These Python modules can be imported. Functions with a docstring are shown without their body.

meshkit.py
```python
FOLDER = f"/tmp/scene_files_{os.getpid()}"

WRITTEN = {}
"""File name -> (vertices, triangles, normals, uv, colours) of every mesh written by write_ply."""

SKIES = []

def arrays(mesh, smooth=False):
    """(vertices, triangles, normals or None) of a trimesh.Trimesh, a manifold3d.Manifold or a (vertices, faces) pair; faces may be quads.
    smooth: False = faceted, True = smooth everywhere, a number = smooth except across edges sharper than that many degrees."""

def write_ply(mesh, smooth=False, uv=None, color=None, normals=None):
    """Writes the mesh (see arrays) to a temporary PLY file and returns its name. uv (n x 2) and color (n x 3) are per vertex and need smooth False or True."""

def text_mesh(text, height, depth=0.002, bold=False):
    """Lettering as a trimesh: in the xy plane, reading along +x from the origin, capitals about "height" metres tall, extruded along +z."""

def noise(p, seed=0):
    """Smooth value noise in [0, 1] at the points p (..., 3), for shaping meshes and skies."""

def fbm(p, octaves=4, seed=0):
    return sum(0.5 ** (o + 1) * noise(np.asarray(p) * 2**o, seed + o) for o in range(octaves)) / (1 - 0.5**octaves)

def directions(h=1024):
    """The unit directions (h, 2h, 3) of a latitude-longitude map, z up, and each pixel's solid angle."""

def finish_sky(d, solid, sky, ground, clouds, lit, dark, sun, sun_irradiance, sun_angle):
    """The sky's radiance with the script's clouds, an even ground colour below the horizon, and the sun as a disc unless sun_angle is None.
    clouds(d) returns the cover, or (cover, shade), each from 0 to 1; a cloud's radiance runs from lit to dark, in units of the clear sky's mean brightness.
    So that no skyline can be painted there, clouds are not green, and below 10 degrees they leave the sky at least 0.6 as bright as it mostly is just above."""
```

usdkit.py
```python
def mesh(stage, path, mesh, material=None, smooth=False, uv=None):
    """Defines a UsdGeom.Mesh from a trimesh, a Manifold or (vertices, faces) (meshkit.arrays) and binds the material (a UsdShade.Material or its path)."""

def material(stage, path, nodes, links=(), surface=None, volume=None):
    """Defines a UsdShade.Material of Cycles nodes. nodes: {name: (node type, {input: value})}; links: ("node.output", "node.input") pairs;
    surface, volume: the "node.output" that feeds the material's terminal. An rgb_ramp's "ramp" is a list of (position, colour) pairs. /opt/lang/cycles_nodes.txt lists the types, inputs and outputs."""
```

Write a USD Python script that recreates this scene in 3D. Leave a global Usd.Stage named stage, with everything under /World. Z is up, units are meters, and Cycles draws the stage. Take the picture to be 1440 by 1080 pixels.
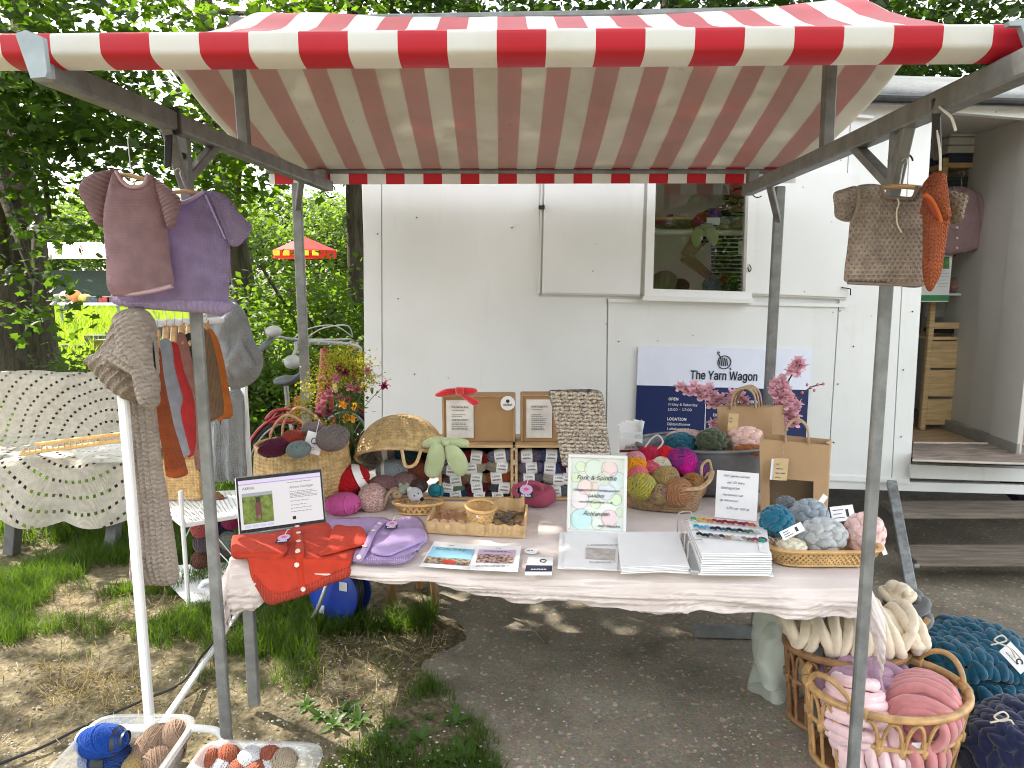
import math, random
import numpy as np, trimesh, shapely, usdkit, meshkit
from shapely.geometry import Polygon, Point
from scipy.spatial import Delaunay
from pxr import Usd, UsdGeom, UsdLux, UsdShade, Gf, Sdf

stage = Usd.Stage.CreateInMemory()
UsdGeom.SetStageUpAxis(stage, 'Z'); UsdGeom.SetStageMetersPerUnit(stage, 1.0)
UsdGeom.Xform.Define(stage, '/World'); UsdGeom.Scope.Define(stage, '/World/Looks')
# ---------------------------------------------------------------- camera, sky, sun, exposure
F, PITCH, CAMZ = 1034.0, math.radians(8.8), 1.61
EXPOSURE = 1.8
SUN_AZ, SUN_EL = math.radians(-58), math.radians(42)      # azimuth from +y towards +x
SUN_DIR = np.array([math.sin(SUN_AZ) * math.cos(SUN_EL), math.cos(SUN_AZ) * math.cos(SUN_EL), math.sin(SUN_EL)])
cam = UsdGeom.Camera.Define(stage, '/World/camera')
cam.AddTranslateOp().Set(Gf.Vec3d(0, 0, CAMZ)); cam.AddRotateXOp().Set(90 - math.degrees(PITCH))
cam.CreateHorizontalApertureAttr(36.0); cam.CreateVerticalApertureAttr(27.0); cam.CreateFocalLengthAttr(36.0 * F / 1440)
cam.CreateExposureAttr(EXPOSURE)
usdkit.material(stage, '/World/Looks/sky_look', {
    's': ('sky_texture', {'sky_type': 'single_scattering', 'sun_disc': False, 'sun_elevation': SUN_EL, 'sun_rotation': SUN_AZ, 'aerosol_density': 2.2}),
    'tc': ('texture_coordinate', {}), 'n': ('noise_texture', {'scale': 2.2, 'detail': 5, 'roughness': .55}),
    'r': ('rgb_ramp', {'ramp': [(.36, (0, 0, 0)), (.6, (1, 1, 1))]}),
    'm': ('mix', {'color2': (9.5, 9.6, 9.8)}),
    'b': ('background_shader', {'strength': 0.10})},
    [('tc.generated', 'n.vector'), ('n.fac', 'r.fac'), ('r.color', 'm.fac'), ('s.color', 'm.color1'), ('m.color', 'b.color')], surface='b.background')
dome = UsdLux.DomeLight.Define(stage, '/World/sky'); dome.CreateIntensityAttr(1.0)
UsdShade.MaterialBindingAPI.Apply(dome.GetPrim()).Bind(UsdShade.Material.Get(stage, '/World/Looks/sky_look'))
dome.GetPrim().SetCustomDataByKey('kind', 'structure')
sun = UsdLux.DistantLight.Define(stage, '/World/sun')
sun.CreateNormalizeAttr(True); sun.CreateIntensityAttr(1.25); sun.CreateAngleAttr(0.53); sun.CreateColorAttr(Gf.Vec3f(1, .93, .82))
_q = Gf.Rotation(Gf.Vec3d(0, 0, 1), Gf.Vec3d(*map(float, SUN_DIR))).GetQuat()
sun.AddOrientOp().Set(Gf.Quatf(_q))

# ---------------------------------------------------------------- helpers
rng = np.random.default_rng(7)
V3 = lambda *a: np.array(a, float)
_fw, _up = V3(0, math.cos(PITCH), -math.sin(PITCH)), V3(0, math.sin(PITCH), math.cos(PITCH))
def ray(px, py): return _fw + V3(1, 0, 0) * (px - 720) / F + _up * (540 - py) / F
def P(px, py, Y): d = ray(px, py); return V3(0, 0, CAMZ) + d * (Y / d[1])          # the point of the place at that distance
def Z(px, py, z): d = ray(px, py); return V3(0, 0, CAMZ) + d * ((z - CAMZ) / d[2])  # the point of the place at that height
def S(px, py, Y): return Y / ray(px, py)[1] / F                                     # metres per photo pixel there

_names, LOC = {}, {}
def numbered(parent, name):
    k = (parent, name); n = _names[k] = _names.get(k, -1) + 1
    return f'{parent}/{name}' if n == 0 else f'{parent}/{name}_{n:03d}'
def setd(prim, label=None, cat=None, group=None, kind=None):
    for k, v in (('label', label), ('category', cat), ('group', group), ('kind', kind)):
        if v: prim.SetCustomDataByKey(k, v)
def thing(name, label, cat, loc=(0, 0, 0), group=None):
    p = numbered('/World', name); x = UsdGeom.Xform.Define(stage, p)
    x.AddTranslateOp().Set(Gf.Vec3d(*map(float, loc))); LOC[p] = np.array(loc, float)
    setd(x.GetPrim(), label, cat, group); return p
def part(parent, name, m, mt, smooth=30, label=None, uv=None, kind=None):
    """a part (or, below a part, a sub-part): one Mesh; the shape is given in world coordinates"""
    p = numbered(parent, name); loc = LOC[parent]; LOC[p] = loc
    if hasattr(m, 'vertices'): v, f = np.asarray(m.vertices), np.asarray(m.faces)
    else: v, f = m[0], m[1]
    if uv is None and not hasattr(m, 'vertices') and len(m) > 2: uv = m[2]
    if uv is not None and smooth not in (True, False): smooth = True
    pr = usdkit.mesh(stage, p, (np.asarray(v, float) - loc, f), mt, smooth, uv).GetPrim()
    setd(pr, label, kind=kind); return p
def solo(name, m, mt, label=None, cat=None, group=None, kind=None, smooth=30, uv=None, loc=None):
    p = numbered('/World', name)
    if hasattr(m, 'vertices'): v, f = np.asarray(m.vertices, float), np.asarray(m.faces)
    else:
        v, f = np.asarray(m[0], float), m[1]
        if uv is None and len(m) > 2: uv = m[2]
    if uv is not None and smooth not in (True, False): smooth = True
    loc = V3(0, 0, 0) if loc is None else np.array(loc, float); LOC[p] = loc
    g = usdkit.mesh(stage, p, (v - loc, f), mt, smooth, uv); g.AddTranslateOp().Set(Gf.Vec3d(*map(float, loc)))
    setd(g.GetPrim(), label, cat, group, kind); return p

def TM(v, f): return trimesh.Trimesh(np.asarray(v, float), np.asarray(f, int), process=False)
def cat(*ms):
    ms = [m for x in ms for m in (x if isinstance(x, (list, tuple)) and x and hasattr(x[0], 'vertices') else [x])]
    n, V, Fc = 0, [], []
    for m in ms: V.append(m.vertices); Fc.append(np.asarray(m.faces) + n); n += len(m.vertices)
    return TM(np.vstack(V), np.vstack(Fc))
def unit(v): v = np.asarray(v, float); return v / (np.linalg.norm(v) + 1e-12)
def frame_of(d, up=(0, 0, 1)):
    d = unit(d); up = np.asarray(up, float)
    if abs(d @ up) > .98: up = V3(0, 1, 0)
    x = unit(np.cross(up, d)); return x, np.cross(d, x), d
def bev_box(a, b, c, bev=0.0):
    """box a x b x c centred at the origin, edges chamfered"""
    if bev <= 0: return trimesh.creation.box((a, b, c))
    p = []
    for sx in (-1, 1):
        for sy in (-1, 1):
            for sz in (-1, 1):
                for k in range(3):
                    q = np.array([a / 2 - bev, b / 2 - bev, c / 2 - bev]); q[k] += bev; p.append(q * (sx, sy, sz))
    return trimesh.convex.convex_hull(np.array(p))
def put(m, x, y, z, o):
    """places a mesh: its axes become x, y, z, its origin o"""
    R = np.stack([x, y, z], 1); return TM(np.asarray(m.vertices) @ R.T + np.asarray(o), m.faces)
def box(c, size, bev=.003, rz=0, rx=0, ry=0):
    m = bev_box(*size, min(bev, min(size) * .4)); T = trimesh.transformations.euler_matrix(rx, ry, rz, 'sxyz')
    return TM(np.asarray(m.vertices) @ T[:3, :3].T + np.asarray(c, float), m.faces)
def bar(p, q, w, h=None, bev=.003, up=(0, 0, 1), ext=0):
    p, q = np.asarray(p, float), np.asarray(q, float); h = h or w
    x, y, d = frame_of(q - p, up); L = np.linalg.norm(q - p) + 2 * ext
    return put(bev_box(w, h, L, min(bev, min(w, h) * .4)), x, y, d, (p + q) / 2)
def tube(pts, r, sides=8, closed=False, caps=True, flat=None):
    p = np.asarray(pts, float); n = len(p); r = np.broadcast_to(np.asarray(r, float), (n,))
    t = np.roll(p, -1, 0) - np.roll(p, 1, 0) if closed else np.gradient(p, axis=0)
    t /= np.linalg.norm(t, axis=1, keepdims=True) + 1e-12
    a = np.zeros_like(p); a[0] = frame_of(t[0])[0]
    for i in range(1, n):
        v = a[i - 1] - t[i] * (a[i - 1] @ t[i]); a[i] = v / (np.linalg.norm(v) + 1e-12)
    b = np.cross(t, a)
    if closed:   # spread the twist
        e = a[-1] - t[0] * (a[-1] @ t[0]); ang = math.atan2(e @ b[0], e @ a[0]); w = -ang * np.arange(n) / n
        a, b = a * np.cos(w)[:, None] + b * np.sin(w)[:, None], b * np.cos(w)[:, None] - a * np.sin(w)[:, None]
    th = np.arange(sides) * 2 * np.pi / sides
    fb = 1 if flat is None else flat
    v = p[:, None] + r[:, None, None] * (np.cos(th)[None, :, None] * a[:, None] + fb * np.sin(th)[None, :, None] * b[:, None])
    m = n if closed else n - 1
    i, j = np.meshgrid(np.arange(m), np.arange(sides), indexing='ij'); i2, j2 = (i + 1) % n, (j + 1) % sides
    A, B, C, D = i * sides + j, i * sides + j2, i2 * sides + j2, i2 * sides + j
    f = np.concatenate([np.stack([A, B, C], -1).reshape(-1, 3), np.stack([A, C, D], -1).reshape(-1, 3)])
    v = v.reshape(-1, 3)
    if caps and not closed:
        k = len(v); v = np.vstack([v, p[0], p[-1]]); j = np.arange(sides); j2 = (j + 1) % sides; o = (n - 1) * sides
        f = np.vstack([f, np.stack([np.full(sides, k), j2, j], 1), np.stack([np.full(sides, k + 1), o + j, o + j2], 1)])
    return TM(v, f)
def spline(pts, n=24, closed=False):
    p = np.asarray(pts, float); m = len(p)
    if closed: idx = lambda i: i % m; segs = m
    else: idx = lambda i: min(max(i, 0), m - 1); segs = m - 1
    out = []; per = max(2, n // segs)
    for i in range(segs):
        a, b, c, d = p[idx(i - 1)], p[idx(i)], p[idx(i + 1)], p[idx(i + 2)]
        t = np.linspace(0, 1, per, endpoint=False)[:, None]
        out.append(.5 * (2 * b + (c - a) * t + (2 * a - 5 * b + 4 * c - d) * t ** 2 + (3 * b - a - 3 * c + d) * t ** 3))
    if not closed: out.append(p[-1:])
    return np.vstack(out)
def lathe(prof, n=32, o=(0, 0, 0), x=(1, 0, 0), y=(0, 1, 0), z=(0, 0, 1), sx=1, sy=1):
    prof = np.asarray(prof, float); k = len(prof); th = np.arange(n) * 2 * np.pi / n
    v = np.stack([prof[:, None, 0] * np.cos(th) * sx, prof[:, None, 0] * np.sin(th) * sy, np.repeat(prof[:, 1:2], n, 1)], -1).reshape(-1, 3)
    i, j = np.meshgrid(np.arange(k - 1), np.arange(n), indexing='ij'); j2 = (j + 1) % n
    A, B, C, D = i * n + j, i * n + j2, (i + 1) * n + j2, (i + 1) * n + j
    f = np.concatenate([np.stack([A, B, C], -1).reshape(-1, 3), np.stack([A, C, D], -1).reshape(-1, 3)])
    return put(TM(v, f), np.asarray(x, float), np.asarray(y, float), np.asarray(z, float), o)
def grid(fn, nu, nv, uvs=(1, 1)):
    """sheet: fn(u, v) -> points, u and v arrays from 0 to 1; returns (v, f, uv)"""
    u, v = np.meshgrid(np.linspace(0, 1, nu), np.linspace(0, 1, nv), indexing='ij')
    p = fn(u, v).reshape(-1, 3); i, j = np.meshgrid(np.arange(nu - 1), np.arange(nv - 1), indexing='ij')
    A, B, C, D = i * nv + j, (i + 1) * nv + j, (i + 1) * nv + j + 1, i * nv + j + 1
    f = np.concatenate([np.stack([A, B, C], -1).reshape(-1, 3), np.stack([A, C, D], -1).reshape(-1, 3)])
    return p, f, np.stack([u.ravel() * uvs[0], v.ravel() * uvs[1]], 1)
def quad_patch(a, b, c, d, nu, nv, bump=None):
    """bilinear sheet a (0,0) b (1,0) c (1,1) d (0,1); bump(u, v) -> offset vectors"""
    a, b, c, d = (np.asarray(q, float) for q in (a, b, c, d)); L1, L2 = np.linalg.norm(b - a), np.linalg.norm(d - a)
    def fn(u, v):
        U, Vv = u[..., None], v[..., None]
        p = a * (1 - U) * (1 - Vv) + b * U * (1 - Vv) + c * U * Vv + d * (1 - U) * Vv
        return p if bump is None else p + bump(u, v)
    return grid(fn, nu, nv, (L1, L2))
def ellipsoid(c, r, n=2, R=None):
    m = trimesh.creation.icosphere(n); v = np.asarray(m.vertices) * np.asarray(r)
    if R is not None: v = v @ np.asarray(R).T
    return TM(v + np.asarray(c), m.faces)
def fbm(p, s=1, o=4, seed=0): return meshkit.fbm(np.asarray(p) * s, o, seed) - .5
def plane_map(c, r, u, n):
    """photo-free local frame: (x, y) in metres -> point, normal"""
    return lambda q: (np.asarray(c) + q[:, :1] * np.asarray(r) + q[:, 1:2] * np.asarray(u), np.broadcast_to(n, (len(q), 3)))
def pillow(poly, T, fn, res, wrinkle=0, wscale=8, seed=0, edge=.35, back=True, fold=None, uvrot=0):
    """a soft flat thing: outline poly (any 2D units), fn(points) -> (world points, normals); T thickness in metres,
    res = grid step in the outline's units. Both faces bulge and meet at the outline."""
    pg = Polygon(poly).buffer(0); pg = max(getattr(pg, 'geoms', [pg]), key=lambda g: g.area)
    x0, y0, x1, y1 = pg.bounds
    ring = pg.exterior; nb = max(12, int(ring.length / res)); bp = np.array([ring.interpolate(t, normalized=True).coords[0] for t in np.arange(nb) / nb])
    gx, gy = np.meshgrid(np.arange(x0, x1, res), np.arange(y0, y1, res)); gx = gx + (np.arange(gx.shape[0]) % 2)[:, None] * res / 2
    q = np.stack([gx.ravel(), gy.ravel()], 1); sp = shapely.points(q)
    q = q[shapely.contains(pg.buffer(-res * .45), sp)]
    pts = np.vstack([bp, q]); tri = Delaunay(pts).simplices
    ok = shapely.contains(pg.buffer(res * .05), shapely.points(pts[tri].mean(1))); tri = tri[ok]
    a2 = np.cross(pts[tri[:, 1]] - pts[tri[:, 0]], pts[tri[:, 2]] - pts[tri[:, 0]]); tri = tri[np.abs(a2) > 1e-9 * res * res]
    w, nrm = fn(pts)
    a = np.cross(w[tri[:, 1]] - w[tri[:, 0]], w[tri[:, 2]] - w[tri[:, 0]]); flip = (a * nrm[tri[:, 0]]).sum(1) < 0
    tri[flip] = tri[flip][:, ::-1]
    d = shapely.distance(ring, shapely.points(pts)); d[:nb] = 0
    Rr = edge * math.sqrt(pg.area); k = np.clip(d / Rr, 0, 1); h = T * np.sqrt(np.clip(1 - (1 - k) ** 2, 0, 1))
    off = (h / 2)[:, None] * nrm
    wr = 0
    if wrinkle: wr = (wrinkle * 2 * fbm(w, wscale, 3, seed))[:, None] * nrm * np.clip(k * 3, .3, 1)[:, None]
    if fold is not None: wr = wr + fold(pts)[:, None] * nrm
    # metric coordinates along the sheet for the knit
    e = np.linalg.norm(w[tri[:, 0]] - w[tri[:, 1]], axis=1).mean() / (np.linalg.norm(pts[tri[:, 0]] - pts[tri[:, 1]], axis=1).mean() + 1e-9)
    uv = pts * e
    if uvrot: c, s = math.cos(uvrot), math.sin(uvrot); uv = uv @ np.array([[c, -s], [s, c]])
    n = len(pts)
    if not back: return w + off * 2 + wr, tri, uv
    # weld the rim: back vertices of the ring are the front ones
    bi = np.arange(n); bi[nb:] = np.arange(n, 2 * n - nb)
    return np.vstack([w + off + wr, (w - off + wr)[nb:]]), np.vstack([tri, bi[tri][:, ::-1]]), np.vstack([uv, uv[nb:]])
def px_plane(Y, slope=(0, 0), n=(0, -1, 0), c=(0, 0)):
    """photo pixels -> upright sheet at distance Y (+ slope metres per pixel from pixel c)"""
    def fn(q): return np.array([P(x, y, Y + (x - c[0]) * slope[0] + (y - c[1]) * slope[1]) for x, y in q]), np.broadcast_to(unit(n), (len(q), 3))
    return fn
def sub(poly, n=60): return spline(poly, n, closed=True)
def mesh3(m): return TM(m[0], m[1])
def text(s, h, o, r, u, n, depth=.0012, bold=False, center=False, shear=0, wid=None):
    """lettering on a surface: origin o, reading direction r, up u, normal n"""
    m = meshkit.text_mesh(s, h, depth, bold); v = np.array(m.vertices)
    v[:, 0] += shear * v[:, 1]
    if wid: v[:, 0] *= wid / (v[:, 0].max() - v[:, 0].min())
    if center: v[:, 0] -= (v[:, 0].min() + v[:, 0].max()) / 2
    return TM(np.asarray(o) + v[:, :1] * np.asarray(r) + v[:, 1:2] * np.asarray(u) + v[:, 2:] * np.asarray(n), m.faces)
def hand(s, h, o, r, u, n, depth=.0009, seed=0, wid=None):
    """handwriting: letters one by one, slanted and uneven"""
    if wid: h = h * wid / hand_w(s, h)
    g = np.random.default_rng(seed); x, out = 0.0, []
    for ch in s:
        if ch == ' ': x += h * .45; continue
        m = meshkit.text_mesh(ch, h * g.uniform(.92, 1.1), depth); v = np.array(m.vertices); w = v[:, 0].max() + h * .08
        a = g.normal(0, .05); dy = g.normal(0, h * .05)
        v2 = v.copy(); v2[:, 0] = v[:, 0] + (.28 + a) * v[:, 1] + x; v2[:, 1] = v[:, 1] + dy
        out.append(TM(np.asarray(o) + v2[:, :1] * np.asarray(r) + v2[:, 1:2] * np.asarray(u) + v2[:, 2:] * np.asarray(n), m.faces)); x += w
    return cat(out)
def hand_w(s, h): return sum(h * .45 if ch == ' ' else meshkit.text_mesh(ch, h).vertices[:, 0].max() + h * .08 for ch in s) + h * .28
def lines(o, r, u, n, w, ys, th=.0008, fr=None, seed=0):
    """rows of small print too fine to read, as thin bars"""
    g = np.random.default_rng(seed); out = []
    for y in ys:
        x = 0; L = w * g.uniform(.55, 1)
        while x < L:
            k = g.uniform(.05, .14) * w; k = min(k, L - x)
            if k > .006 * w: out.append(put(trimesh.creation.box((k, th * 1.6, .0005)), unit(r), unit(u), unit(n), np.asarray(o) + np.asarray(r) * (x + k / 2) + np.asarray(u) * y + np.asarray(n) * .0006))
            x += k + w * .025
    return cat(out)

# ---------------------------------------------------------------- materials
_mats = {}
def mat(name, nodes, links, surface):
    if name not in _mats: _mats[name] = usdkit.material(stage, '/World/Looks/' + name, nodes, links, surface=surface)
    return _mats[name]
def pm(name, col, rough=.6, var=.12, scale=12, bump=0, bscale=60, metal=0, spec=.5, sheen=0, col2=None, transl=0, coat=0, stretch=(1, 1, 1), bdist=.01, detail=4, world=False, lo=.35, hi=.65):
    """plain surface: two tones through noise, fine relief, optional sheen and light passing through"""
    if name in _mats: return _mats[name]
    c = np.array(col, float); a, b = (np.clip(c * (1 - var), 0, 1), np.clip(c * (1 + var), 0, 1)) if col2 is None else (c, np.array(col2, float))
    N = {'tc': ('geometry', {}) if world else ('texture_coordinate', {}), 'mp': ('mapping', {'scale': stretch}),
         'n': ('noise_texture', {'scale': scale, 'detail': detail, 'roughness': .6}), 'r': ('rgb_ramp', {'ramp': [(lo, tuple(a)), (hi, tuple(b))]}),
         'p': ('principled_bsdf', {'roughness': rough, 'metallic': metal, 'specular_ior_level': spec, 'sheen_weight': sheen, 'sheen_roughness': .5, 'coat_weight': coat, 'coat_roughness': .1})}
    L = [('tc.position' if world else 'tc.object', 'mp.vector'), ('mp.vector', 'n.vector'), ('n.fac', 'r.fac'), ('r.color', 'p.base_color')]
    if bump:
        N['n2'] = ('noise_texture', {'scale': bscale, 'detail': 4, 'roughness': .6}); N['b'] = ('bump', {'strength': bump, 'distance': bdist})
        L += [('mp.vector', 'n2.vector'), ('n2.fac', 'b.height'), ('b.normal', 'p.normal')]
    s = 'p.BSDF'
    if transl:
        N['t'] = ('translucent_bsdf', {}); N['x'] = ('mix_closure', {'fac': transl}); L += [('r.color', 't.color'), ('p.BSDF', 'x.closure1'), ('t.BSDF', 'x.closure2')]; s = 'x.closure'
    return mat(name, N, L, s)
def knit(name, col, st=.006, row=.0045, var=.12, strength=.9, fuzz=.5, rib=0, transl=.0, col2=None, cscale=25, cstretch=(1, 1, 1), garter=False):
    """knitted fabric: V stitches st wide and row high, in metres, on the sheet's own coordinates"""
    if name in _mats: return _mats[name]
    c = np.array(col, float); a, b = (np.clip(c * (1 - var), 0, 1), np.clip(c * (1 + var), 0, 1)) if col2 is None else (c, np.array(col2, float))
    M = lambda op, **k: ('math', {'math_type': op, **k})
    N = {'uv': ('uvmap', {'attribute': 'st'}), 'sp': ('separate_xyz', {}), 'tc': ('texture_coordinate', {}), 'mp': ('mapping', {'scale': cstretch}),
         'n': ('noise_texture', {'scale': cscale, 'detail': 5}), 'r': ('rgb_ramp', {'ramp': [(.35, tuple(a)), (.65, tuple(b))]}),
         'wn': ('noise_texture', {'scale': 60, 'detail': 2}), 'wb': M('multiply_add', value2=st * .9, value3=-st * .45),
         'u0': M('add'), 'u': M('multiply', value2=1 / st), 'fu': M('fraction'), 'ua': M('multiply_add', value2=2, value3=-1), 'ub': M('absolute'),
         'leg0': M('multiply_add', value2=2, value3=-1), 'leg1': M('absolute'), 'leg': M('subtract', value1=1),
         'v': M('multiply', value2=1 / row), 'vs': M('multiply_add', value2=.0 if garter else .55), 'fv': M('fraction'), 'va': M('multiply_add', value2=2, value3=-1), 'vb': M('absolute'), 'vc': M('subtract', value1=1),
         'h': M('multiply_add', value2=.3 if garter else .8), 'n2': ('noise_texture', {'scale': 900, 'detail': 2}), 'hh': M('multiply_add', value2=fuzz),
         'b': ('bump', {'strength': strength, 'distance': .004 if st < .012 else .016}), 'p': ('principled_bsdf', {'roughness': .92, 'specular_ior_level': .15, 'sheen_weight': .12, 'sheen_roughness': .45})}
    L = [('uv.UV', 'sp.vector'), ('tc.object', 'mp.vector'), ('mp.vector', 'n.vector'), ('n.fac', 'r.fac'), ('r.color', 'p.base_color'), ('tc.object', 'wn.vector'), ('wn.fac', 'wb.value1'),
         ('sp.x', 'u0.value1'), ('wb.value', 'u0.value2'), ('u0.value', 'u.value1'), ('u.value', 'fu.value1'), ('fu.value', 'ua.value1'), ('ua.value', 'ub.value1'),
         ('ub.value', 'leg0.value1'), ('leg0.value', 'leg1.value1'), ('leg1.value', 'leg.value2'),
         ('sp.y', 'v.value1'), ('ub.value', 'vs.value1'), ('v.value', 'vs.value3'), ('vs.value', 'fv.value1'), ('fv.value', 'va.value1'), ('va.value', 'vb.value1'), ('vb.value', 'vc.value2'),
         ('leg.value', 'h.value1'), ('vc.value', 'h.value3'), ('tc.object', 'n2.vector'), ('n2.fac', 'hh.value1'), ('h.value', 'hh.value3'), ('hh.value', 'b.height'), ('b.normal', 'p.normal')]
    s = 'p.BSDF'
    if rib:
        N['rb'] = M('sine'); N['ru'] = M('multiply', value2=2 * math.pi / rib); N['h2'] = M('multiply_add', value2=1.1)
        L = [l for l in L if l[1] != 'b.height'] + [('u0.value', 'ru.value1'), ('ru.value', 'rb.value1'), ('rb.value', 'h2.value1'), ('hh.value', 'h2.value3'), ('h2.value', 'b.height')]
    if transl:
        N['t'] = ('translucent_bsdf', {}); N['x'] = ('mix_closure', {'fac': transl}); L += [('r.color', 't.color'), ('p.BSDF', 'x.closure1'), ('t.BSDF', 'x.closure2')]; s = 'x.closure'
    return mat(name, N, L, s)
def wool(name, col, var=.3, scale=30, col2=None):
    if col2 is not None: return pm(name, col, rough=.95, scale=scale, bump=.3, bscale=400, spec=.1, sheen=.12, col2=col2, bdist=.003)
    c = np.array(col, float)   # each wound strand its own tone
    return mat(name, {'g': ('geometry', {}), 'tc': ('texture_coordinate', {}), 'r': ('rgb_ramp', {'ramp': [(0, tuple(c * (1 - var))), (.5, tuple(c)), (1, tuple(np.clip(c * (1 + var), 0, 1)))]}), 'n': ('noise_texture', {'scale': 350, 'detail': 3}), 'b': ('bump', {'strength': .35, 'distance': .003}), 'p': ('principled_bsdf', {'roughness': .95, 'specular_ior_level': .1, 'sheen_weight': .12})},
               [('g.random_per_island', 'r.fac'), ('r.color', 'p.base_color'), ('tc.object', 'n.vector'), ('n.fac', 'b.height'), ('b.normal', 'p.normal')], 'p.BSDF')
def weave(name, col, sx=.01, sy=.01, var=.25, strength=.8):
    """plaited straw: over-and-under checks on the sheet's own coordinates"""
    if name in _mats: return _mats[name]
    c = np.array(col, float); M = lambda op, **k: ('math', {'math_type': op, **k})
    N = {'uv': ('uvmap', {'attribute': 'st'}), 'sp': ('separate_xyz', {}), 'u': M('multiply', value2=math.pi / sx), 'v': M('multiply', value2=math.pi / sy), 'su': M('sine'), 'sv': M('sine'), 'm': M('multiply'), 'ab': M('absolute'),
         'tc': ('texture_coordinate', {}), 'n': ('noise_texture', {'scale': 40, 'detail': 4}), 'n2': ('noise_texture', {'scale': 300, 'detail': 2}), 'hh': M('multiply_add', value2=.5),
         'r': ('rgb_ramp', {'ramp': [(.3, tuple(c * (1 - var))), (.5, tuple(c)), (.7, tuple(np.clip(c * (1 + var), 0, 1)))]}),
         'b': ('bump', {'strength': strength, 'distance': .006}), 'p': ('principled_bsdf', {'roughness': .6, 'specular_ior_level': .35})}
    L = [('uv.UV', 'sp.vector'), ('sp.x', 'u.value1'), ('sp.y', 'v.value1'), ('u.value', 'su.value1'), ('v.value', 'sv.value1'), ('su.value', 'm.value1'), ('sv.value', 'm.value2'), ('tc.object', 'n.vector'), ('tc.object', 'n2.vector'),
         ('n.fac', 'r.fac'), ('r.color', 'p.base_color'), ('m.value', 'ab.value1'), ('n2.fac', 'hh.value1'), ('ab.value', 'hh.value3'), ('hh.value', 'b.height'), ('b.normal', 'p.normal')]
    return mat(name, N, L, 'p.BSDF')
def leafmat(name, ramp, transl=.45, rough=.5, tint=(2.1, 2.2, .55)):
    if name in _mats: return _mats[name]
    n = len(ramp)
    return mat(name, {'g': ('geometry', {}), 'r': ('rgb_ramp', {'ramp': [(i / (n - 1), c) for i, c in enumerate(ramp)]}), 'p': ('principled_bsdf', {'roughness': rough, 'specular_ior_level': .35}), 't': ('translucent_bsdf', {}),
                      'y': ('mix', {'mix_type': 'multiply', 'fac': 1.0, 'color2': tint}), 'x': ('mix_closure', {'fac': transl})},
               [('g.random_per_island', 'r.fac'), ('r.color', 'p.base_color'), ('r.color', 'y.color1'), ('y.color', 't.color'), ('p.BSDF', 'x.closure1'), ('t.BSDF', 'x.closure2')], 'x.closure')
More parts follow.
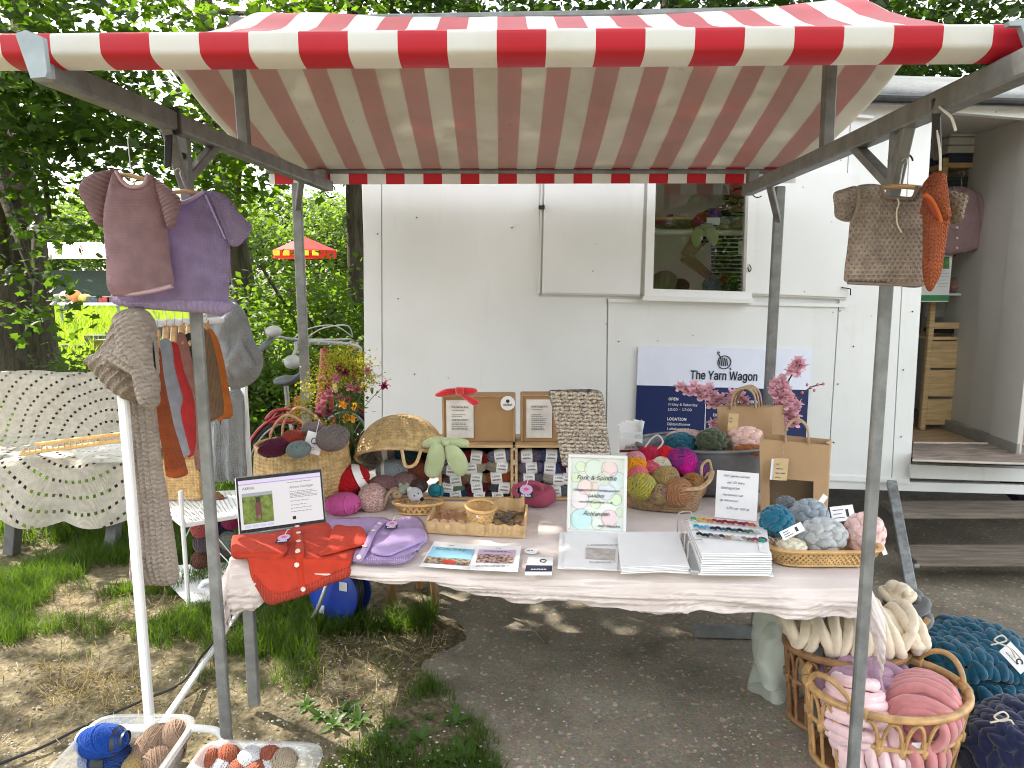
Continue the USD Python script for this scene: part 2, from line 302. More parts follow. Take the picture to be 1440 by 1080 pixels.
def crochet(name, col, cw=.014, ch=.012, hole=.2, var=.15, polar=None, strength=1.0):
    """open crochet: rows of little holes cut through; polar=(cx, cy, ring, n) sets rings of square holes round a point"""
    if name in _mats: return _mats[name]
    c = np.array(col, float); M = lambda op, **k: ('math', {'math_type': op, **k})
    N = {'uv': ('uvmap', {'attribute': 'st'}), 'sp': ('separate_xyz', {}), 'tc': ('texture_coordinate', {}), 'n': ('noise_texture', {'scale': 30, 'detail': 5}), 'r': ('rgb_ramp', {'ramp': [(.3, tuple(c * (1 - var))), (.7, tuple(np.clip(c * (1 + var), 0, 1)))]}),
         'nn': ('noise_texture', {'scale': 220, 'detail': 3}), 'b': ('bump', {'strength': strength, 'distance': .006}), 'p': ('principled_bsdf', {'roughness': .93, 'specular_ior_level': .12, 'sheen_weight': .25}), 't': ('transparent_bsdf', {}), 'x': ('mix_closure', {})}
    L = [('uv.UV', 'sp.vector'), ('tc.object', 'n.vector'), ('tc.object', 'nn.vector'), ('n.fac', 'r.fac'), ('r.color', 'p.base_color'), ('b.normal', 'p.normal'), ('p.BSDF', 'x.closure1'), ('t.BSDF', 'x.closure2')]
    if polar is None:
        N.update(v=M('multiply', value2=1 / ch), fl=M('floor'), od=M('multiply', value2=.5), w=('noise_texture', {'scale': 25, 'detail': 2}), wa=M('multiply_add', value2=.6, value3=-.3), u=M('multiply_add', value2=1 / cw), u2=M('add'), fu=M('fraction'), fv=M('fraction'), a=M('multiply_add', value2=2, value3=-1), bb=M('multiply_add', value2=2, value3=-1), aa=M('absolute'), ba=M('absolute'), mx=M('maximum'), h=M('less_than', value2=hole), hn=M('multiply_add', value2=.35))
        L += [('sp.y', 'v.value1'), ('v.value', 'fl.value1'), ('fl.value', 'od.value1'), ('sp.x', 'u.value1'), ('od.value', 'u.value3'), ('tc.object', 'w.vector'), ('w.fac', 'wa.value1'), ('u.value', 'u2.value1'), ('wa.value', 'u2.value2'), ('u2.value', 'fu.value1'), ('v.value', 'fv.value1'), ('fu.value', 'a.value1'), ('fv.value', 'bb.value1'), ('a.value', 'aa.value1'), ('bb.value', 'ba.value1'), ('aa.value', 'mx.value1'), ('ba.value', 'mx.value2'), ('mx.value', 'h.value1'), ('h.value', 'x.fac'), ('nn.fac', 'hn.value1'), ('mx.value', 'hn.value3'), ('hn.value', 'b.height')]
    else:
        cx, cy, ring, n = polar
        N.update(dx=M('subtract', value2=cx), dy=M('subtract', value2=cy), xx=M('multiply'), yy=M('multiply'), s=M('add'), q=M('sqrt'), rr=M('multiply', value2=1 / ring), fr=M('fraction'), ri=M('floor'), an=M('arctan2'), n1=M('multiply_add', value2=n / 6.2832, value3=0), cn=M('multiply'), ca=M('multiply_add', value2=1.0, value3=.5), fa=M('fraction'), h1=M('less_than', value2=.2), h2=M('less_than', value2=.42), hm=M('multiply'), k=M('multiply', value2=6.2832 / .011), sk=M('sine'), ab=M('absolute'), st=M('multiply', value2=n * 2.0), ss=M('sine'), as_=M('absolute'), hh=M('multiply_add', value2=.4), h3=M('multiply_add', value2=.3))
        L += [('sp.x', 'dx.value1'), ('sp.y', 'dy.value1'), ('dx.value', 'xx.value1'), ('dx.value', 'xx.value2'), ('dy.value', 'yy.value1'), ('dy.value', 'yy.value2'), ('xx.value', 's.value1'), ('yy.value', 's.value2'), ('s.value', 'q.value1'), ('q.value', 'rr.value1'), ('rr.value', 'fr.value1'), ('rr.value', 'ri.value1'), ('dy.value', 'an.value1'), ('dx.value', 'an.value2'), ('an.value', 'n1.value1'), ('ri.value', 'ca.value1'), ('n1.value', 'cn.value1'), ('ca.value', 'cn.value2'), ('cn.value', 'fa.value1'), ('fr.value', 'h1.value1'), ('fa.value', 'h2.value1'), ('h1.value', 'hm.value1'), ('h2.value', 'hm.value2'), ('hm.value', 'x.fac'),
              ('q.value', 'k.value1'), ('k.value', 'sk.value1'), ('sk.value', 'ab.value1'), ('an.value', 'st.value1'), ('st.value', 'ss.value1'), ('ss.value', 'as_.value1'), ('as_.value', 'hh.value1'), ('ab.value', 'hh.value3'), ('nn.fac', 'h3.value1'), ('hh.value', 'h3.value3'), ('h3.value', 'b.height')]
    return mat(name, N, L, 'x.closure')
WHITE = pm('white_paint', (.74, .75, .74), rough=.45, var=.04, scale=3, bump=.05, bscale=30)
PAPER = pm('white_paper', (.82, .82, .83), rough=.7, var=.02)
INK = pm('black_ink', (.02, .02, .025), rough=.6)
GALV = pm('galvanised_steel', (.30, .31, .32), rough=.45, var=.3, scale=22, metal=.75, bump=.12, bscale=40)
BLACK = pm('black_plastic', (.015, .015, .017), rough=.4)
WOODL = pm('pale_pine', (.58, .40, .21), rough=.55, var=.22, scale=6, stretch=(1, 1, 10), bump=.1, bscale=20)
# ================================================================ ground
def ground_h(x, y):
    p = np.stack([x, y, 0 * x], -1); far = np.clip((np.hypot(x, y) - 14) / 30, 0, 1)
    return (fbm(p, .9, 4, 3) * .07 + fbm(p, 6, 3, 4) * .018) * (1 - far) - .012
xs = np.unique(np.concatenate([np.linspace(-4, 4, 140), np.linspace(-16, 16, 90), np.sinh(np.linspace(-5.2, 5.2, 60)) * 4.5]))
ys = np.unique(np.concatenate([np.linspace(1, 7, 130), np.linspace(-12, 24, 100), np.sinh(np.linspace(-5.2, 5.2, 60)) * 4.5]))
gx, gy = np.meshgrid(xs, ys, indexing='ij'); gz = ground_h(gx, gy)
i, j = np.meshgrid(np.arange(len(xs) - 1), np.arange(len(ys) - 1), indexing='ij'); n = len(ys)
A, B, C, D = i * n + j, (i + 1) * n + j, (i + 1) * n + j + 1, i * n + j + 1
gf = np.concatenate([np.stack([A, B, C], -1).reshape(-1, 3), np.stack([A, C, D], -1).reshape(-1, 3)])
SOIL = mat('soil_and_turf', {
    'g': ('geometry', {}), 'n': ('noise_texture', {'scale': 1.3, 'detail': 6, 'roughness': .65}), 'n2': ('noise_texture', {'scale': 38, 'detail': 5}), 'n3': ('noise_texture', {'scale': 190, 'detail': 3}),
    'sp': ('separate_xyz', {}), 'far': ('map_range', {'from_min': 3.6, 'from_max': 5.5, 'clamp': True}), 'ad': ('math', {'math_type': 'multiply_add', 'value2': .9, 'value3': -.28, 'use_clamp': True}),
    'mx': ('math', {'math_type': 'maximum'}),
    'so': ('rgb_ramp', {'ramp': [(.25, (.085, .065, .04)), (.5, (.17, .135, .09)), (.75, (.26, .215, .15))]}), 'gr': ('rgb_ramp', {'ramp': [(.3, (.045, .06, .018)), (.7, (.10, .13, .035))]}),
    'm': ('mix', {}), 'ov': ('mix', {'mix_type': 'overlay', 'fac': .5}), 'p': ('principled_bsdf', {'roughness': .95, 'specular_ior_level': .1}), 'b': ('bump', {'strength': .9, 'distance': .02})},
    [('g.position', 'n.vector'), ('g.position', 'n2.vector'), ('g.position', 'n3.vector'), ('g.position', 'sp.vector'), ('sp.y', 'far.value'), ('n.fac', 'ad.value1'), ('far.result', 'mx.value1'), ('ad.value', 'mx.value2'),
     ('n2.fac', 'so.fac'), ('n2.fac', 'gr.fac'), ('so.color', 'm.color1'), ('gr.color', 'm.color2'), ('mx.value', 'm.fac'), ('m.color', 'ov.color1'), ('n3.color', 'ov.color2'), ('m.color', 'p.base_color'), ('n2.fac', 'b.height'), ('b.normal', 'p.normal')], 'p.BSDF')
solo('ground', (np.stack([gx, gy, gz], -1).reshape(-1, 3), gf), SOIL, kind='structure', smooth=True)
# worn concrete, right half
CONC = mat('worn_concrete', {
    'g': ('geometry', {}), 'n': ('noise_texture', {'scale': 2.2, 'detail': 7, 'roughness': .65}), 'v': ('voronoi_texture', {'scale': 75}), 'n2': ('noise_texture', {'scale': 85, 'detail': 5, 'roughness': .75}),
    'r': ('rgb_ramp', {'ramp': [(.28, (.13, .112, .085)), (.5, (.24, .208, .16)), (.72, (.32, .28, .215))]}), 'rv': ('rgb_ramp', {'ramp': [(0, (.55, .55, .55)), (.5, (.5, .5, .5)), (.93, (.47, .47, .47)), (.985, (.95, .93, .9))]}), 'sc': ('separate_color', {}),
    'ov': ('mix', {'mix_type': 'overlay', 'fac': 1.0}), 'o2': ('mix', {'mix_type': 'overlay', 'fac': .9}), 'p': ('principled_bsdf', {'roughness': .88, 'specular_ior_level': .2}), 'b': ('bump', {'strength': .8, 'distance': .008})},
    [('g.position', 'n.vector'), ('g.position', 'v.vector'), ('g.position', 'n2.vector'), ('n.fac', 'r.fac'), ('v.color', 'sc.color'), ('sc.r', 'rv.fac'), ('r.color', 'ov.color1'), ('n2.color', 'ov.color2'),
     ('ov.color', 'o2.color1'), ('rv.color', 'o2.color2'), ('o2.color', 'p.base_color'), ('n2.fac', 'b.height'), ('b.normal', 'p.normal')], 'p.BSDF')
edge = [Z(*q, 0)[:2] for q in [(640, 1400), (650, 1180), (690, 1080), (655, 1010), (590, 950), (600, 915), (650, 885), (600, 858), (590, 835)]]
edge = spline(np.array(edge), 340); edge = edge + .13 * np.stack([fbm(np.c_[edge, edge[:, :1]], 11, 5, 1), fbm(np.c_[edge, edge[:, :1]], 11, 5, 2)], 1)
pav = Polygon(np.vstack([edge, [[-.35, 3.9], [-.6, 6.4], [9, 6.4], [9, -3], [-.1, -3]]])).buffer(0)
q = np.stack(np.meshgrid(np.arange(-.8, 9, .09), np.arange(-3, 6.4, .09)), -1).reshape(-1, 2); q = q[shapely.contains(pav.buffer(-.03), shapely.points(q))]
pts = np.vstack([np.array(pav.exterior.coords)[:-1], q]); tri = Delaunay(pts).simplices; tri = tri[shapely.contains(pav, shapely.points(pts[tri].mean(1)))]
zz = np.maximum(ground_h(pts[:, 0], pts[:, 1]) + .006, .004 + .006 * fbm(np.c_[pts, pts[:, :1]], 3, 3, 9)); nb = len(pav.exterior.coords) - 1; zz[:nb] = ground_h(pts[:nb, 0], pts[:nb, 1]) - .012
solo('concrete_pavement', (np.c_[pts, zz], tri), CONC, kind='structure', smooth=True)

# ================================================================ grass
def blades(x, y, z, h, lean, w, seed):
    g = np.random.default_rng(seed); n = len(x); a = g.uniform(0, 2 * np.pi, n); b = g.uniform(0, 2 * np.pi, n)
    sx, sy = np.cos(a) * w / 2, np.sin(a) * w / 2; dx, dy = np.cos(b) * lean * h, np.sin(b) * lean * h; k = np.sqrt(np.clip(1 - lean ** 2 * .6, .1, 1))
    v = np.stack([np.stack([x - sx, y - sy, z - .01], -1), np.stack([x + sx, y + sy, z - .01], -1), np.stack([x - sx * .8 + dx * .35, y - sy * .8 + dy * .35, z + h * .6 * k], -1),
                  np.stack([x + sx * .8 + dx * .35, y + sy * .8 + dy * .35, z + h * .6 * k], -1), np.stack([x + dx, y + dy, z + h * k], -1)], 1).reshape(-1, 3)
    o = (np.arange(n) * 5)[:, None, None]; f = (np.array([[0, 1, 3], [0, 3, 2], [2, 3, 4]])[None] + o).reshape(-1, 3)
    return v, f
GRASS = leafmat('grass_blades', [(.06, .105, .02), (.10, .155, .028), (.145, .205, .04), (.20, .23, .07), (.28, .25, .11)], .45)
MEADOW = leafmat('meadow_blades', [(.15, .21, .03), (.22, .28, .05), (.30, .34, .07), (.38, .38, .14)], .5)
STRAW = leafmat('dry_straw', [(.32, .24, .12), (.45, .36, .20), (.55, .46, .28), (.25, .18, .10)], .15)
zone = Polygon([Z(*q, 0)[:2] for q in [(-60, 690), (120, 672), (330, 690), (430, 800), (620, 850), (600, 900), (540, 935), (620, 960), (700, 1040), (715, 1110), (480, 1110), (400, 1005), (330, 985), (250, 958), (140, 945), (-60, 905)]])
bare = [Polygon([Z(*q, 0)[:2] for q in r]) for r in ([(90, 838), (235, 838), (250, 868), (180, 880), (90, 866)], [(440, 895), (600, 885), (640, 915), (560, 985), (455, 975)], [(350, 1000), (420, 985), (480, 1040), (430, 1090), (300, 1060)])]
def scatter(n, x0, x1, y0, y1, seed, thr=0., zone=None, fs=2.2):
    g = np.random.default_rng(seed); p = np.stack([g.uniform(x0, x1, n), g.uniform(y0, y1, n)], 1); k = fbm(np.c_[p, p[:, :1] * 0], fs, 3, seed) + g.normal(0, .06, n) > thr
    if zone is not None: k &= shapely.contains(zone, shapely.points(p))
    return p[k], g
p, g = scatter(190000, -2.8, .3, 1.9, 4.6, 11, -.01, zone, 3.2); w = np.ones(len(p), bool)
for b in bare: w &= ~(shapely.contains(b, shapely.points(p)) & (g.uniform(0, 1, len(p)) < .93))
p = p[w]; h = g.uniform(.025, .09, len(p)) * (.6 + 1.2 * np.clip(fbm(np.c_[p, p[:, :1] * 0], 3, 2, 5) + .5, 0, 1)) * np.clip((p[:, 1] - 1.2) / 1.5, .45, 1)
v1 = blades(p[:, 0], p[:, 1], ground_h(p[:, 0], p[:, 1]), h, g.uniform(.1, .95, len(p)), g.uniform(.002, .0045, len(p)), 1)
p, g = scatter(90000, -9, -.75, 4.2, 11, 12, -.25); k = ~((p[:, 0] > -1.0) & (p[:, 1] < 6.4)); p = p[k]
v2 = blades(p[:, 0], p[:, 1], ground_h(p[:, 0], p[:, 1]), g.uniform(.05, .2, len(p)), g.uniform(.1, .9, len(p)), g.uniform(.004, .009, len(p)), 2)
solo('grass', cat(TM(*v1), TM(*v2)), GRASS, 'green grass growing in tufts on the soil around the stall', 'grass', kind='stuff', smooth=False)
p, g = scatter(70000, -24, 2, 10.5, 34, 13, -.3); k = (p[:, 0] > -.95 * p[:, 1]); p = p[k]
v3 = blades(p[:, 0], p[:, 1], ground_h(p[:, 0], p[:, 1]), g.uniform(.15, .55, len(p)), g.uniform(.1, .7, len(p)), g.uniform(.012, .028, len(p)), 3)
solo('meadow_grass', v3, MEADOW, 'sunlit tall meadow grass beyond the tree trunks', 'grass', kind='stuff', smooth=False)
def straws(polys, n, seed, l=(.012, .055)):
    g = np.random.default_rng(seed); out = []
    for r in polys:
        pg = Polygon([Z(*q, 0)[:2] for q in r]); x0, y0, x1, y1 = pg.bounds; p = np.stack([g.uniform(x0, x1, n * 3), g.uniform(y0, y1, n * 3)], 1); out.append(p[shapely.contains(pg, shapely.points(p))][:n])
    p = np.vstack(out); m = len(p); L = g.uniform(*l, m); a = g.uniform(0, 2 * np.pi, m); w = g.uniform(.0008, .002, m); z = ground_h(p[:, 0], p[:, 1]) + g.uniform(.006, .03, m); dz = g.normal(0, .012, m)
    d = np.stack([np.cos(a), np.sin(a)], 1); s = np.stack([-np.sin(a), np.cos(a)], 1)
    v = np.stack([np.c_[p - d * L[:, None] / 2 - s * w[:, None], z - dz], np.c_[p - d * L[:, None] / 2 + s * w[:, None], z - dz + .002], np.c_[p + d * L[:, None] / 2 + s * w[:, None], z + dz], np.c_[p + d * L[:, None] / 2 - s * w[:, None], z + dz + .002]], 1).reshape(-1, 3)
    o = (np.arange(m) * 4)[:, None, None]; return v, (np.array([[0, 1, 2], [0, 2, 3]])[None] + o).reshape(-1, 3)
solo('straw', straws([[(60, 830), (300, 820), (300, 900), (60, 890)], [(50, 930), (210, 945), (215, 1000), (60, 990)], [(0, 850), (330, 850), (340, 1060), (0, 1060)], [(430, 880), (640, 880), (560, 1000), (430, 1000)]], 420, 4), STRAW, 'dry straw and stalks scattered on bare soil beside the white clothes rack', 'straw', kind='stuff', smooth=False)
g = np.random.default_rng(31); q = np.array([Z(x, y, 0)[:2] for x, y in np.c_[g.uniform(420, 1300, 900), g.uniform(860, 1110, 900)]] + [Z(x, y, 0)[:2] for x, y in np.c_[g.uniform(-20, 480, 700), g.uniform(930, 1110, 700)]])
peb = [ellipsoid((x, y, .004), (s, s * .8, s * .55), 1) for (x, y), s in zip(q, g.uniform(.002, .006, len(q)))]
solo('gravel', cat(peb), pm('pebbles', (.30, .28, .24), rough=.8, var=.5, scale=3, world=True), 'small loose stones lying on the concrete and soil', 'gravel', kind='stuff')
# broad-leaved weeds in the turf by the concrete
WEED = leafmat('weed_leaf', [(.07, .14, .03), (.11, .20, .04), (.16, .26, .06)], .4)
def leafblade(o, d, L, w, up=.3, n=5, curl=.5, blunt=.9):
    d = unit(d); s = unit(np.cross(d, (0, 0, 1))); out = []
    for t in np.linspace(0, 1, n):
        c = o + d * L * t + V3(0, 0, 1) * (up * L * t - curl * L * t * t); k = w * math.sin(math.pi * min(.98, .08 + t * blunt)) ** .8
        out += [c - s * k / 2 + V3(0, 0, .15 * k), c, c + s * k / 2 + V3(0, 0, .15 * k)]
    f = []
    for i in range(n - 1):
        a = i * 3
        for k in (0, 1): f += [[a + k, a + k + 1, a + k + 4], [a + k, a + k + 4, a + k + 3]]
    return TM(out, f)
g = np.random.default_rng(8)
for k, (px, py, s) in enumerate([(432, 985, .8), (490, 990, .9), (505, 1005, 1), (560, 1012, .9), (470, 1012, .8), (592, 1032, 1), (640, 1010, 1), (655, 1060, 1.1), (620, 1062, 1), (675, 1075, 1), (530, 1030, .7), (600, 1000, .6), (450, 1000, .7), (560, 1050, .8)]):
    o = Z(px, py, 0); o[2] = ground_h(*o[:2]); a0 = g.uniform(0, 6); m = g.integers(6, 10)
    mm = cat([leafblade(o, (math.cos(a), math.sin(a), 0), s * g.uniform(.05, .085), s * g.uniform(.018, .032), g.uniform(.4, 1.1), 5, g.uniform(.3, .7)) for a in a0 + np.arange(m) * 2.4])
    t = thing('weed', 'broad-leaved green weed in the turf strip beside the concrete', 'weed', o, 'broad-leaved weeds beside the concrete'); part(t, 'leaves', mm, WEED, True)

# ================================================================ trees
BARK = mat('bark', {'g': ('geometry', {}), 'mp': ('mapping', {'scale': (9, 9, 1.6)}), 'n': ('noise_texture', {'scale': 2.2, 'detail': 7, 'roughness': .7}), 'r': ('rgb_ramp', {'ramp': [(.3, (.035, .03, .022)), (.6, (.10, .085, .06)), (.8, (.13, .13, .09))]}),
                    'b': ('bump', {'strength': 1, 'distance': .05}), 'p': ('principled_bsdf', {'roughness': .95, 'specular_ior_level': .1})},
           [('g.position', 'mp.vector'), ('mp.vector', 'n.vector'), ('n.fac', 'r.fac'), ('r.color', 'p.base_color'), ('n.fac', 'b.height'), ('b.normal', 'p.normal')], 'p.BSDF')
L_MAPLE = leafmat('maple_leaf', [(.04, .075, .016), (.06, .105, .02), (.08, .14, .026), (.11, .17, .035)], .55)
L_BUSH = leafmat('bush_leaf', [(.07, .12, .02), (.11, .18, .03), (.16, .24, .04), (.24, .30, .07)], .55)
L_DARK = leafmat('dark_leaf', [(.025, .05, .014), (.035, .07, .018), (.05, .085, .022)], .4)
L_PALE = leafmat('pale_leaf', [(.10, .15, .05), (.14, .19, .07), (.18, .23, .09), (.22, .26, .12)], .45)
LOBED = np.array([[0, 0, 0], [.42, .12, .05], [.30, .42, .07], [.62, .52, .04], [.27, .72, .02], [0, 1.05, -.06], [-.27, .72, .02], [-.62, .52, .04], [-.30, .42, .07], [-.42, .12, .05]]), np.array([[0, 1, 2], [0, 2, 8], [0, 8, 9], [2, 3, 4], [2, 4, 6], [4, 5, 6], [2, 6, 8], [6, 7, 8]])
KITE = np.array([[0, 0, 0], [.36, .42, .07], [0, 1, -.05], [-.36, .42, .07]]), np.array([[0, 1, 2], [0, 2, 3]])
def leaves(c, size, seed, shape=KITE, flat=.55):
    """c: n x 3 places; leaves hang and face mostly upwards"""
    g = np.random.default_rng(seed); n = len(c); z = g.normal(0, 1, (n, 3)) * flat; z[:, 2] += 1; z /= np.linalg.norm(z, axis=1, keepdims=True)
    y = g.normal(0, 1, (n, 3)); y[:, 2] -= .5; y -= z * (y * z).sum(1, keepdims=True); y /= np.linalg.norm(y, axis=1, keepdims=True); x = np.cross(y, z)
    s = size * g.uniform(.6, 1.25, n)[:, None, None]; b = shape[0]
    v = c[:, None] + s * (b[None, :, :1] * x[:, None] + b[None, :, 1:2] * y[:, None] + b[None, :, 2:] * z[:, None])
    f = shape[1][None] + (np.arange(n) * len(b))[:, None, None]
    return v.reshape(-1, 3), f.reshape(-1, 3)
def sprays(c, r, n, m, seed, spread=.3, flat=.35, hollow=.0):
    """n sprays of m leaves through an ellipsoid c, r"""
    g = np.random.default_rng(seed); d = g.normal(0, 1, (n, 3)); d /= np.linalg.norm(d, axis=1, keepdims=True); q = np.asarray(c) + d * np.asarray(r) * (hollow + (1 - hollow) * g.uniform(0, 1, (n, 1)) ** (1 / 2.2))
    o = g.normal(0, 1, (n, m, 3)) * spread * g.uniform(.6, 1.3, (n, 1, 1)); o[..., 2] *= flat
    return (q[:, None] + o).reshape(-1, 3)
def trunk(pts, r, seed, sides=14):
    p = spline(np.array(pts), 40); rr = np.interp(np.linspace(0, 1, len(p)), np.linspace(0, 1, len(r)), r); m = tube(p, rr, sides); v = np.asarray(m.vertices)
    v += (fbm(v * (2, 2, .5), 2.2, 3, seed) * .35 * rr.mean())[:, None] * unit(V3(1, -1, 0)); return TM(v, m.faces)
def limbs(a, clusters, r0, seed):
    g = np.random.default_rng(seed); out = []
    for c in clusters:
        c = np.asarray(c, float); s = a(g.uniform(.35, .95)); mid = (s + c) / 2 + g.normal(0, .25, 3); mid[2] += .2
        out.append(tube(spline([s, mid, c], 12), np.linspace(r0, r0 * .2, 13)[:len(spline([s, mid, c], 12))], 6))
    return cat(out)
def tree(label, pts, r, clusters, lm, size, seed, shape=KITE, group=None, nlimb=8, spread=.3, name='tree'):
    o = np.array(pts[0], float); t = thing(name, label, 'tree', o, group); part(t, 'trunk', trunk(pts, r, seed), BARK, True)
    sp = spline(np.array(pts), 40); a = lambda k: sp[int(k * (len(sp) - 1))]
    part(t, 'branches', limbs(a, [c[0] for c in clusters][:nlimb], max(.02, r[-1] * .5), seed), BARK, True)
    part(t, 'crown', leaves(np.vstack([sprays(c[0], c[1], c[2], c[3], seed + i, spread) for i, c in enumerate(clusters)]), size, seed, shape), lm, False)
    return t
CL = lambda px, py, Y, rx, ry, rz, n, m=26: (P(px, py, Y), (rx, ry, rz), n, m)
# large maple at the left edge: its crown hangs over the stall
tree('thick old maple at the left edge with dark leaves hanging over the stall', [(-6.35, 9.2, -.2), (-6.3, 9.2, .6), (-6.25, 9.2, 2.5), (-6.5, 9.2, 5), (-6.7, 9.3, 9)], [.95, .52, .42, .38, .2],
     [CL(90, 150, 6.5, .8, .9, .7, 34), CL(60, 230, 6.2, .7, .7, .5, 16), CL(70, 310, 6.6, .3, .4, .25, 5), CL(60, 10, 6, 1.0, 1, .5, 26), CL(190, 40, 6.5, .8, .8, .4, 10), CL(45, 390, 6.8, .22, .3, .2, 3), CL(50, 440, 7, .2, .3, .25, 5), CL(240, 210, 7.2, .7, .7, .5, 16),
      CL(20, 120, 5.6, .9, .9, .6, 40), CL(-150, 100, 6, 1.4, 1.2, 1.2, 60), ((-4.0, 5.3, 5.2), (1.9, 1.7, .8), 62, 26), ((-7.5, 8.0, 6.5), (2.4, 2.4, 1.8), 26, 26), ((-4.9, 5.4, 7.3), (2.4, 2.1, .8), 150, 26), ((-6.4, 6.3, 9), (2.3, 2.1, .9), 130, 26), ((-5.6, 4.4, 4.3), (1.3, 1.2, .8), 30, 26), ((-1.6, 2.6, 6.3), (2.6, 2.4, .8), 270, 26), ((1.8, 3.2, 6.6), (2.4, 2.4, .8), 250, 26), ((.2, .6, 6.4), (2.8, 1.6, .7), 150, 26)], L_MAPLE, .09, 21, LOBED, nlimb=14, spread=.26)
tree('slim dark-trunked tree behind the purple sweater', [P(352, 500, 10.5) * (1, 1, 0) - V3(0, 0, .1), P(348, 440, 10.5), P(330, 330, 10.5), P(305, 200, 10.5), P(288, 30, 10.5), P(285, -80, 10.5)], [.30, .17, .15, .13, .12, .1],
     [CL(330, 150, 8.3, 1.1, .6, .9, 14), CL(250, 110, 8.4, .9, .6, .6, 6), CL(400, 70, 8.3, 1.1, .6, .8, 16), CL(300, 245, 8.3, .7, .5, .45, 10), CL(470, 130, 8.2, .8, .6, .8, 12), CL(335, 280, 8.4, .4, .4, .25, 5), CL(250, 0, 8.4, .9, .7, .5, 6), CL(440, 0, 8.4, 1.2, .8, .7, 18)], L_BUSH, .12, 22, LOBED)
tree('straight tree trunk standing close behind the corner of the white wagon', [P(508, 520, 9) * (1, 1, 0) - V3(0, 0, .1), P(506, 480, 9), P(500, 300, 9), P(498, 100, 9), P(500, -60, 9)], [.16, .12, .11, .10, .08],
     [CL(470, 180, 9, 1.0, .8, .6, 22), CL(560, 40, 9.2, 1.3, 1, .9, 50), CL(440, 225, 9.3, .6, .5, .3, 10), ((-1.6, 9, 6.8), (1.8, 1.6, 1.2), 60, 26)], L_DARK, .12, 23, LOBED)
for k, (x, y, h, lab) in enumerate([(-.6, 11.5, 7.6, 'dark tree rising behind the striped canopy, nearest the slim trunk'), (2.2, 10.5, 8.0, 'dark bushy tree behind the middle of the striped canopy'), (5.2, 11, 7.6, 'dark tree showing above the grey wagon roof'), (8.5, 11.5, 7.4, 'rounded dark tree at the right above the wagon roof')]):
    tree(lab, [(x, y, -.1), (x + .1, y, 2), (x - .1, y, 4), (x, y, h - 1)], [.28, .22, .16, .08], [((x, y - .3, h * .62), (1.9, 1.6, 1.6), 80, 26), ((x - .9, y - .9, h * .5), (1.4, 1.2, 1.2), 50, 26), ((x + .9, y - .8, h * .55), (1.4, 1.2, 1.3), 50, 26), ((x + .2, y - .6, h * .86), (1.5, 1.3, 1.1), 50, 26), ((x, y - 1.2, h * .34), (1.6, .9, .9), 40, 26)], L_DARK, .15, 40 + k)
def bush(label, c, r, n, lm, size, seed, m=30, name='bush', spread=.2, group=None):
    c = np.array(c, float); t = thing(name, label, 'bush', (c[0], c[1], 0), group); g = np.random.default_rng(seed)
    part(t, 'stems', cat([tube(spline([V3(c[0], c[1], -.05) + V3(*g.normal(0, .12, 2), 0), (V3(c[0], c[1], 0) + c) / 2 + g.normal(0, .2, 3), c + g.normal(0, .5, 3) * r], 8), .018, 5) for _ in range(7)]), BARK, True)
    part(t, 'crown', leaves(sprays(c, r, n, m, seed, spread, .5), size, seed), lm, False)
bush('bright green bush behind the bicycle, below the red parasol', P(440, 430, 8.0) * (1, 1, 0) + V3(0, 0, 1.0), (.85, .6, .75), 95, L_BUSH, .085, 51)
bush('sunlit bush between the slim dark tree and the trunk by the wagon', P(430, 330, 9.6) * (1, 1, 0) + V3(0, 0, .95), (1.1, .6, .75), 62, L_BUSH, .10, 52)
bush('low leafy bush at the foot of the slim dark tree', P(372, 520, 6.6) * (1, 1, 0) + V3(0, 0, .42), (.5, .45, .45), 100, L_BUSH, .07, 53)
bush('leafy ground bush behind the red bicycle', P(460, 520, 6.8) * (1, 1, 0) + V3(0, 0, .45), (.7, .45, .5), 120, L_BUSH, .07, 54)
bush('small leafy shoots beside the foot of the thick maple', P(120, 510, 8.4) * (1, 1, 0) + V3(0, 0, .3), (.5, .4, .35), 60, L_MAPLE, .07, 55)
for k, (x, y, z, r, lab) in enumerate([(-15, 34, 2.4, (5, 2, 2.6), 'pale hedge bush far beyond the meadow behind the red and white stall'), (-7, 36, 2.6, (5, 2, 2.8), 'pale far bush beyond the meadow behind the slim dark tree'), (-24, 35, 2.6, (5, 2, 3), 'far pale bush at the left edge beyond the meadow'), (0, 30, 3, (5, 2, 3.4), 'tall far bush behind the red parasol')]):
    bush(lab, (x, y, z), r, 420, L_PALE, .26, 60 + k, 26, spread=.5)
for k, (x, y, lab) in enumerate([(-13, 44, 'tall far tree at the end of the meadow, left of the others'), (-22, 42, 'far tree at the left end of the meadow'), (-4, 43, 'far tree at the right end of the meadow')]):
    tree(lab, [(x, y, 0), (x, y, 3), (x + .3, y, 5.5)], [.35, .28, .15], [((x, y, 4.2), (4, 2.5, 2.2), 160, 26), ((x - 2, y, 3.5), (3, 2, 1.6), 90, 26), ((x + 2.5, y, 3.6), (3, 2, 1.8), 90, 26)], L_PALE, .35, 70 + k, spread=.6)
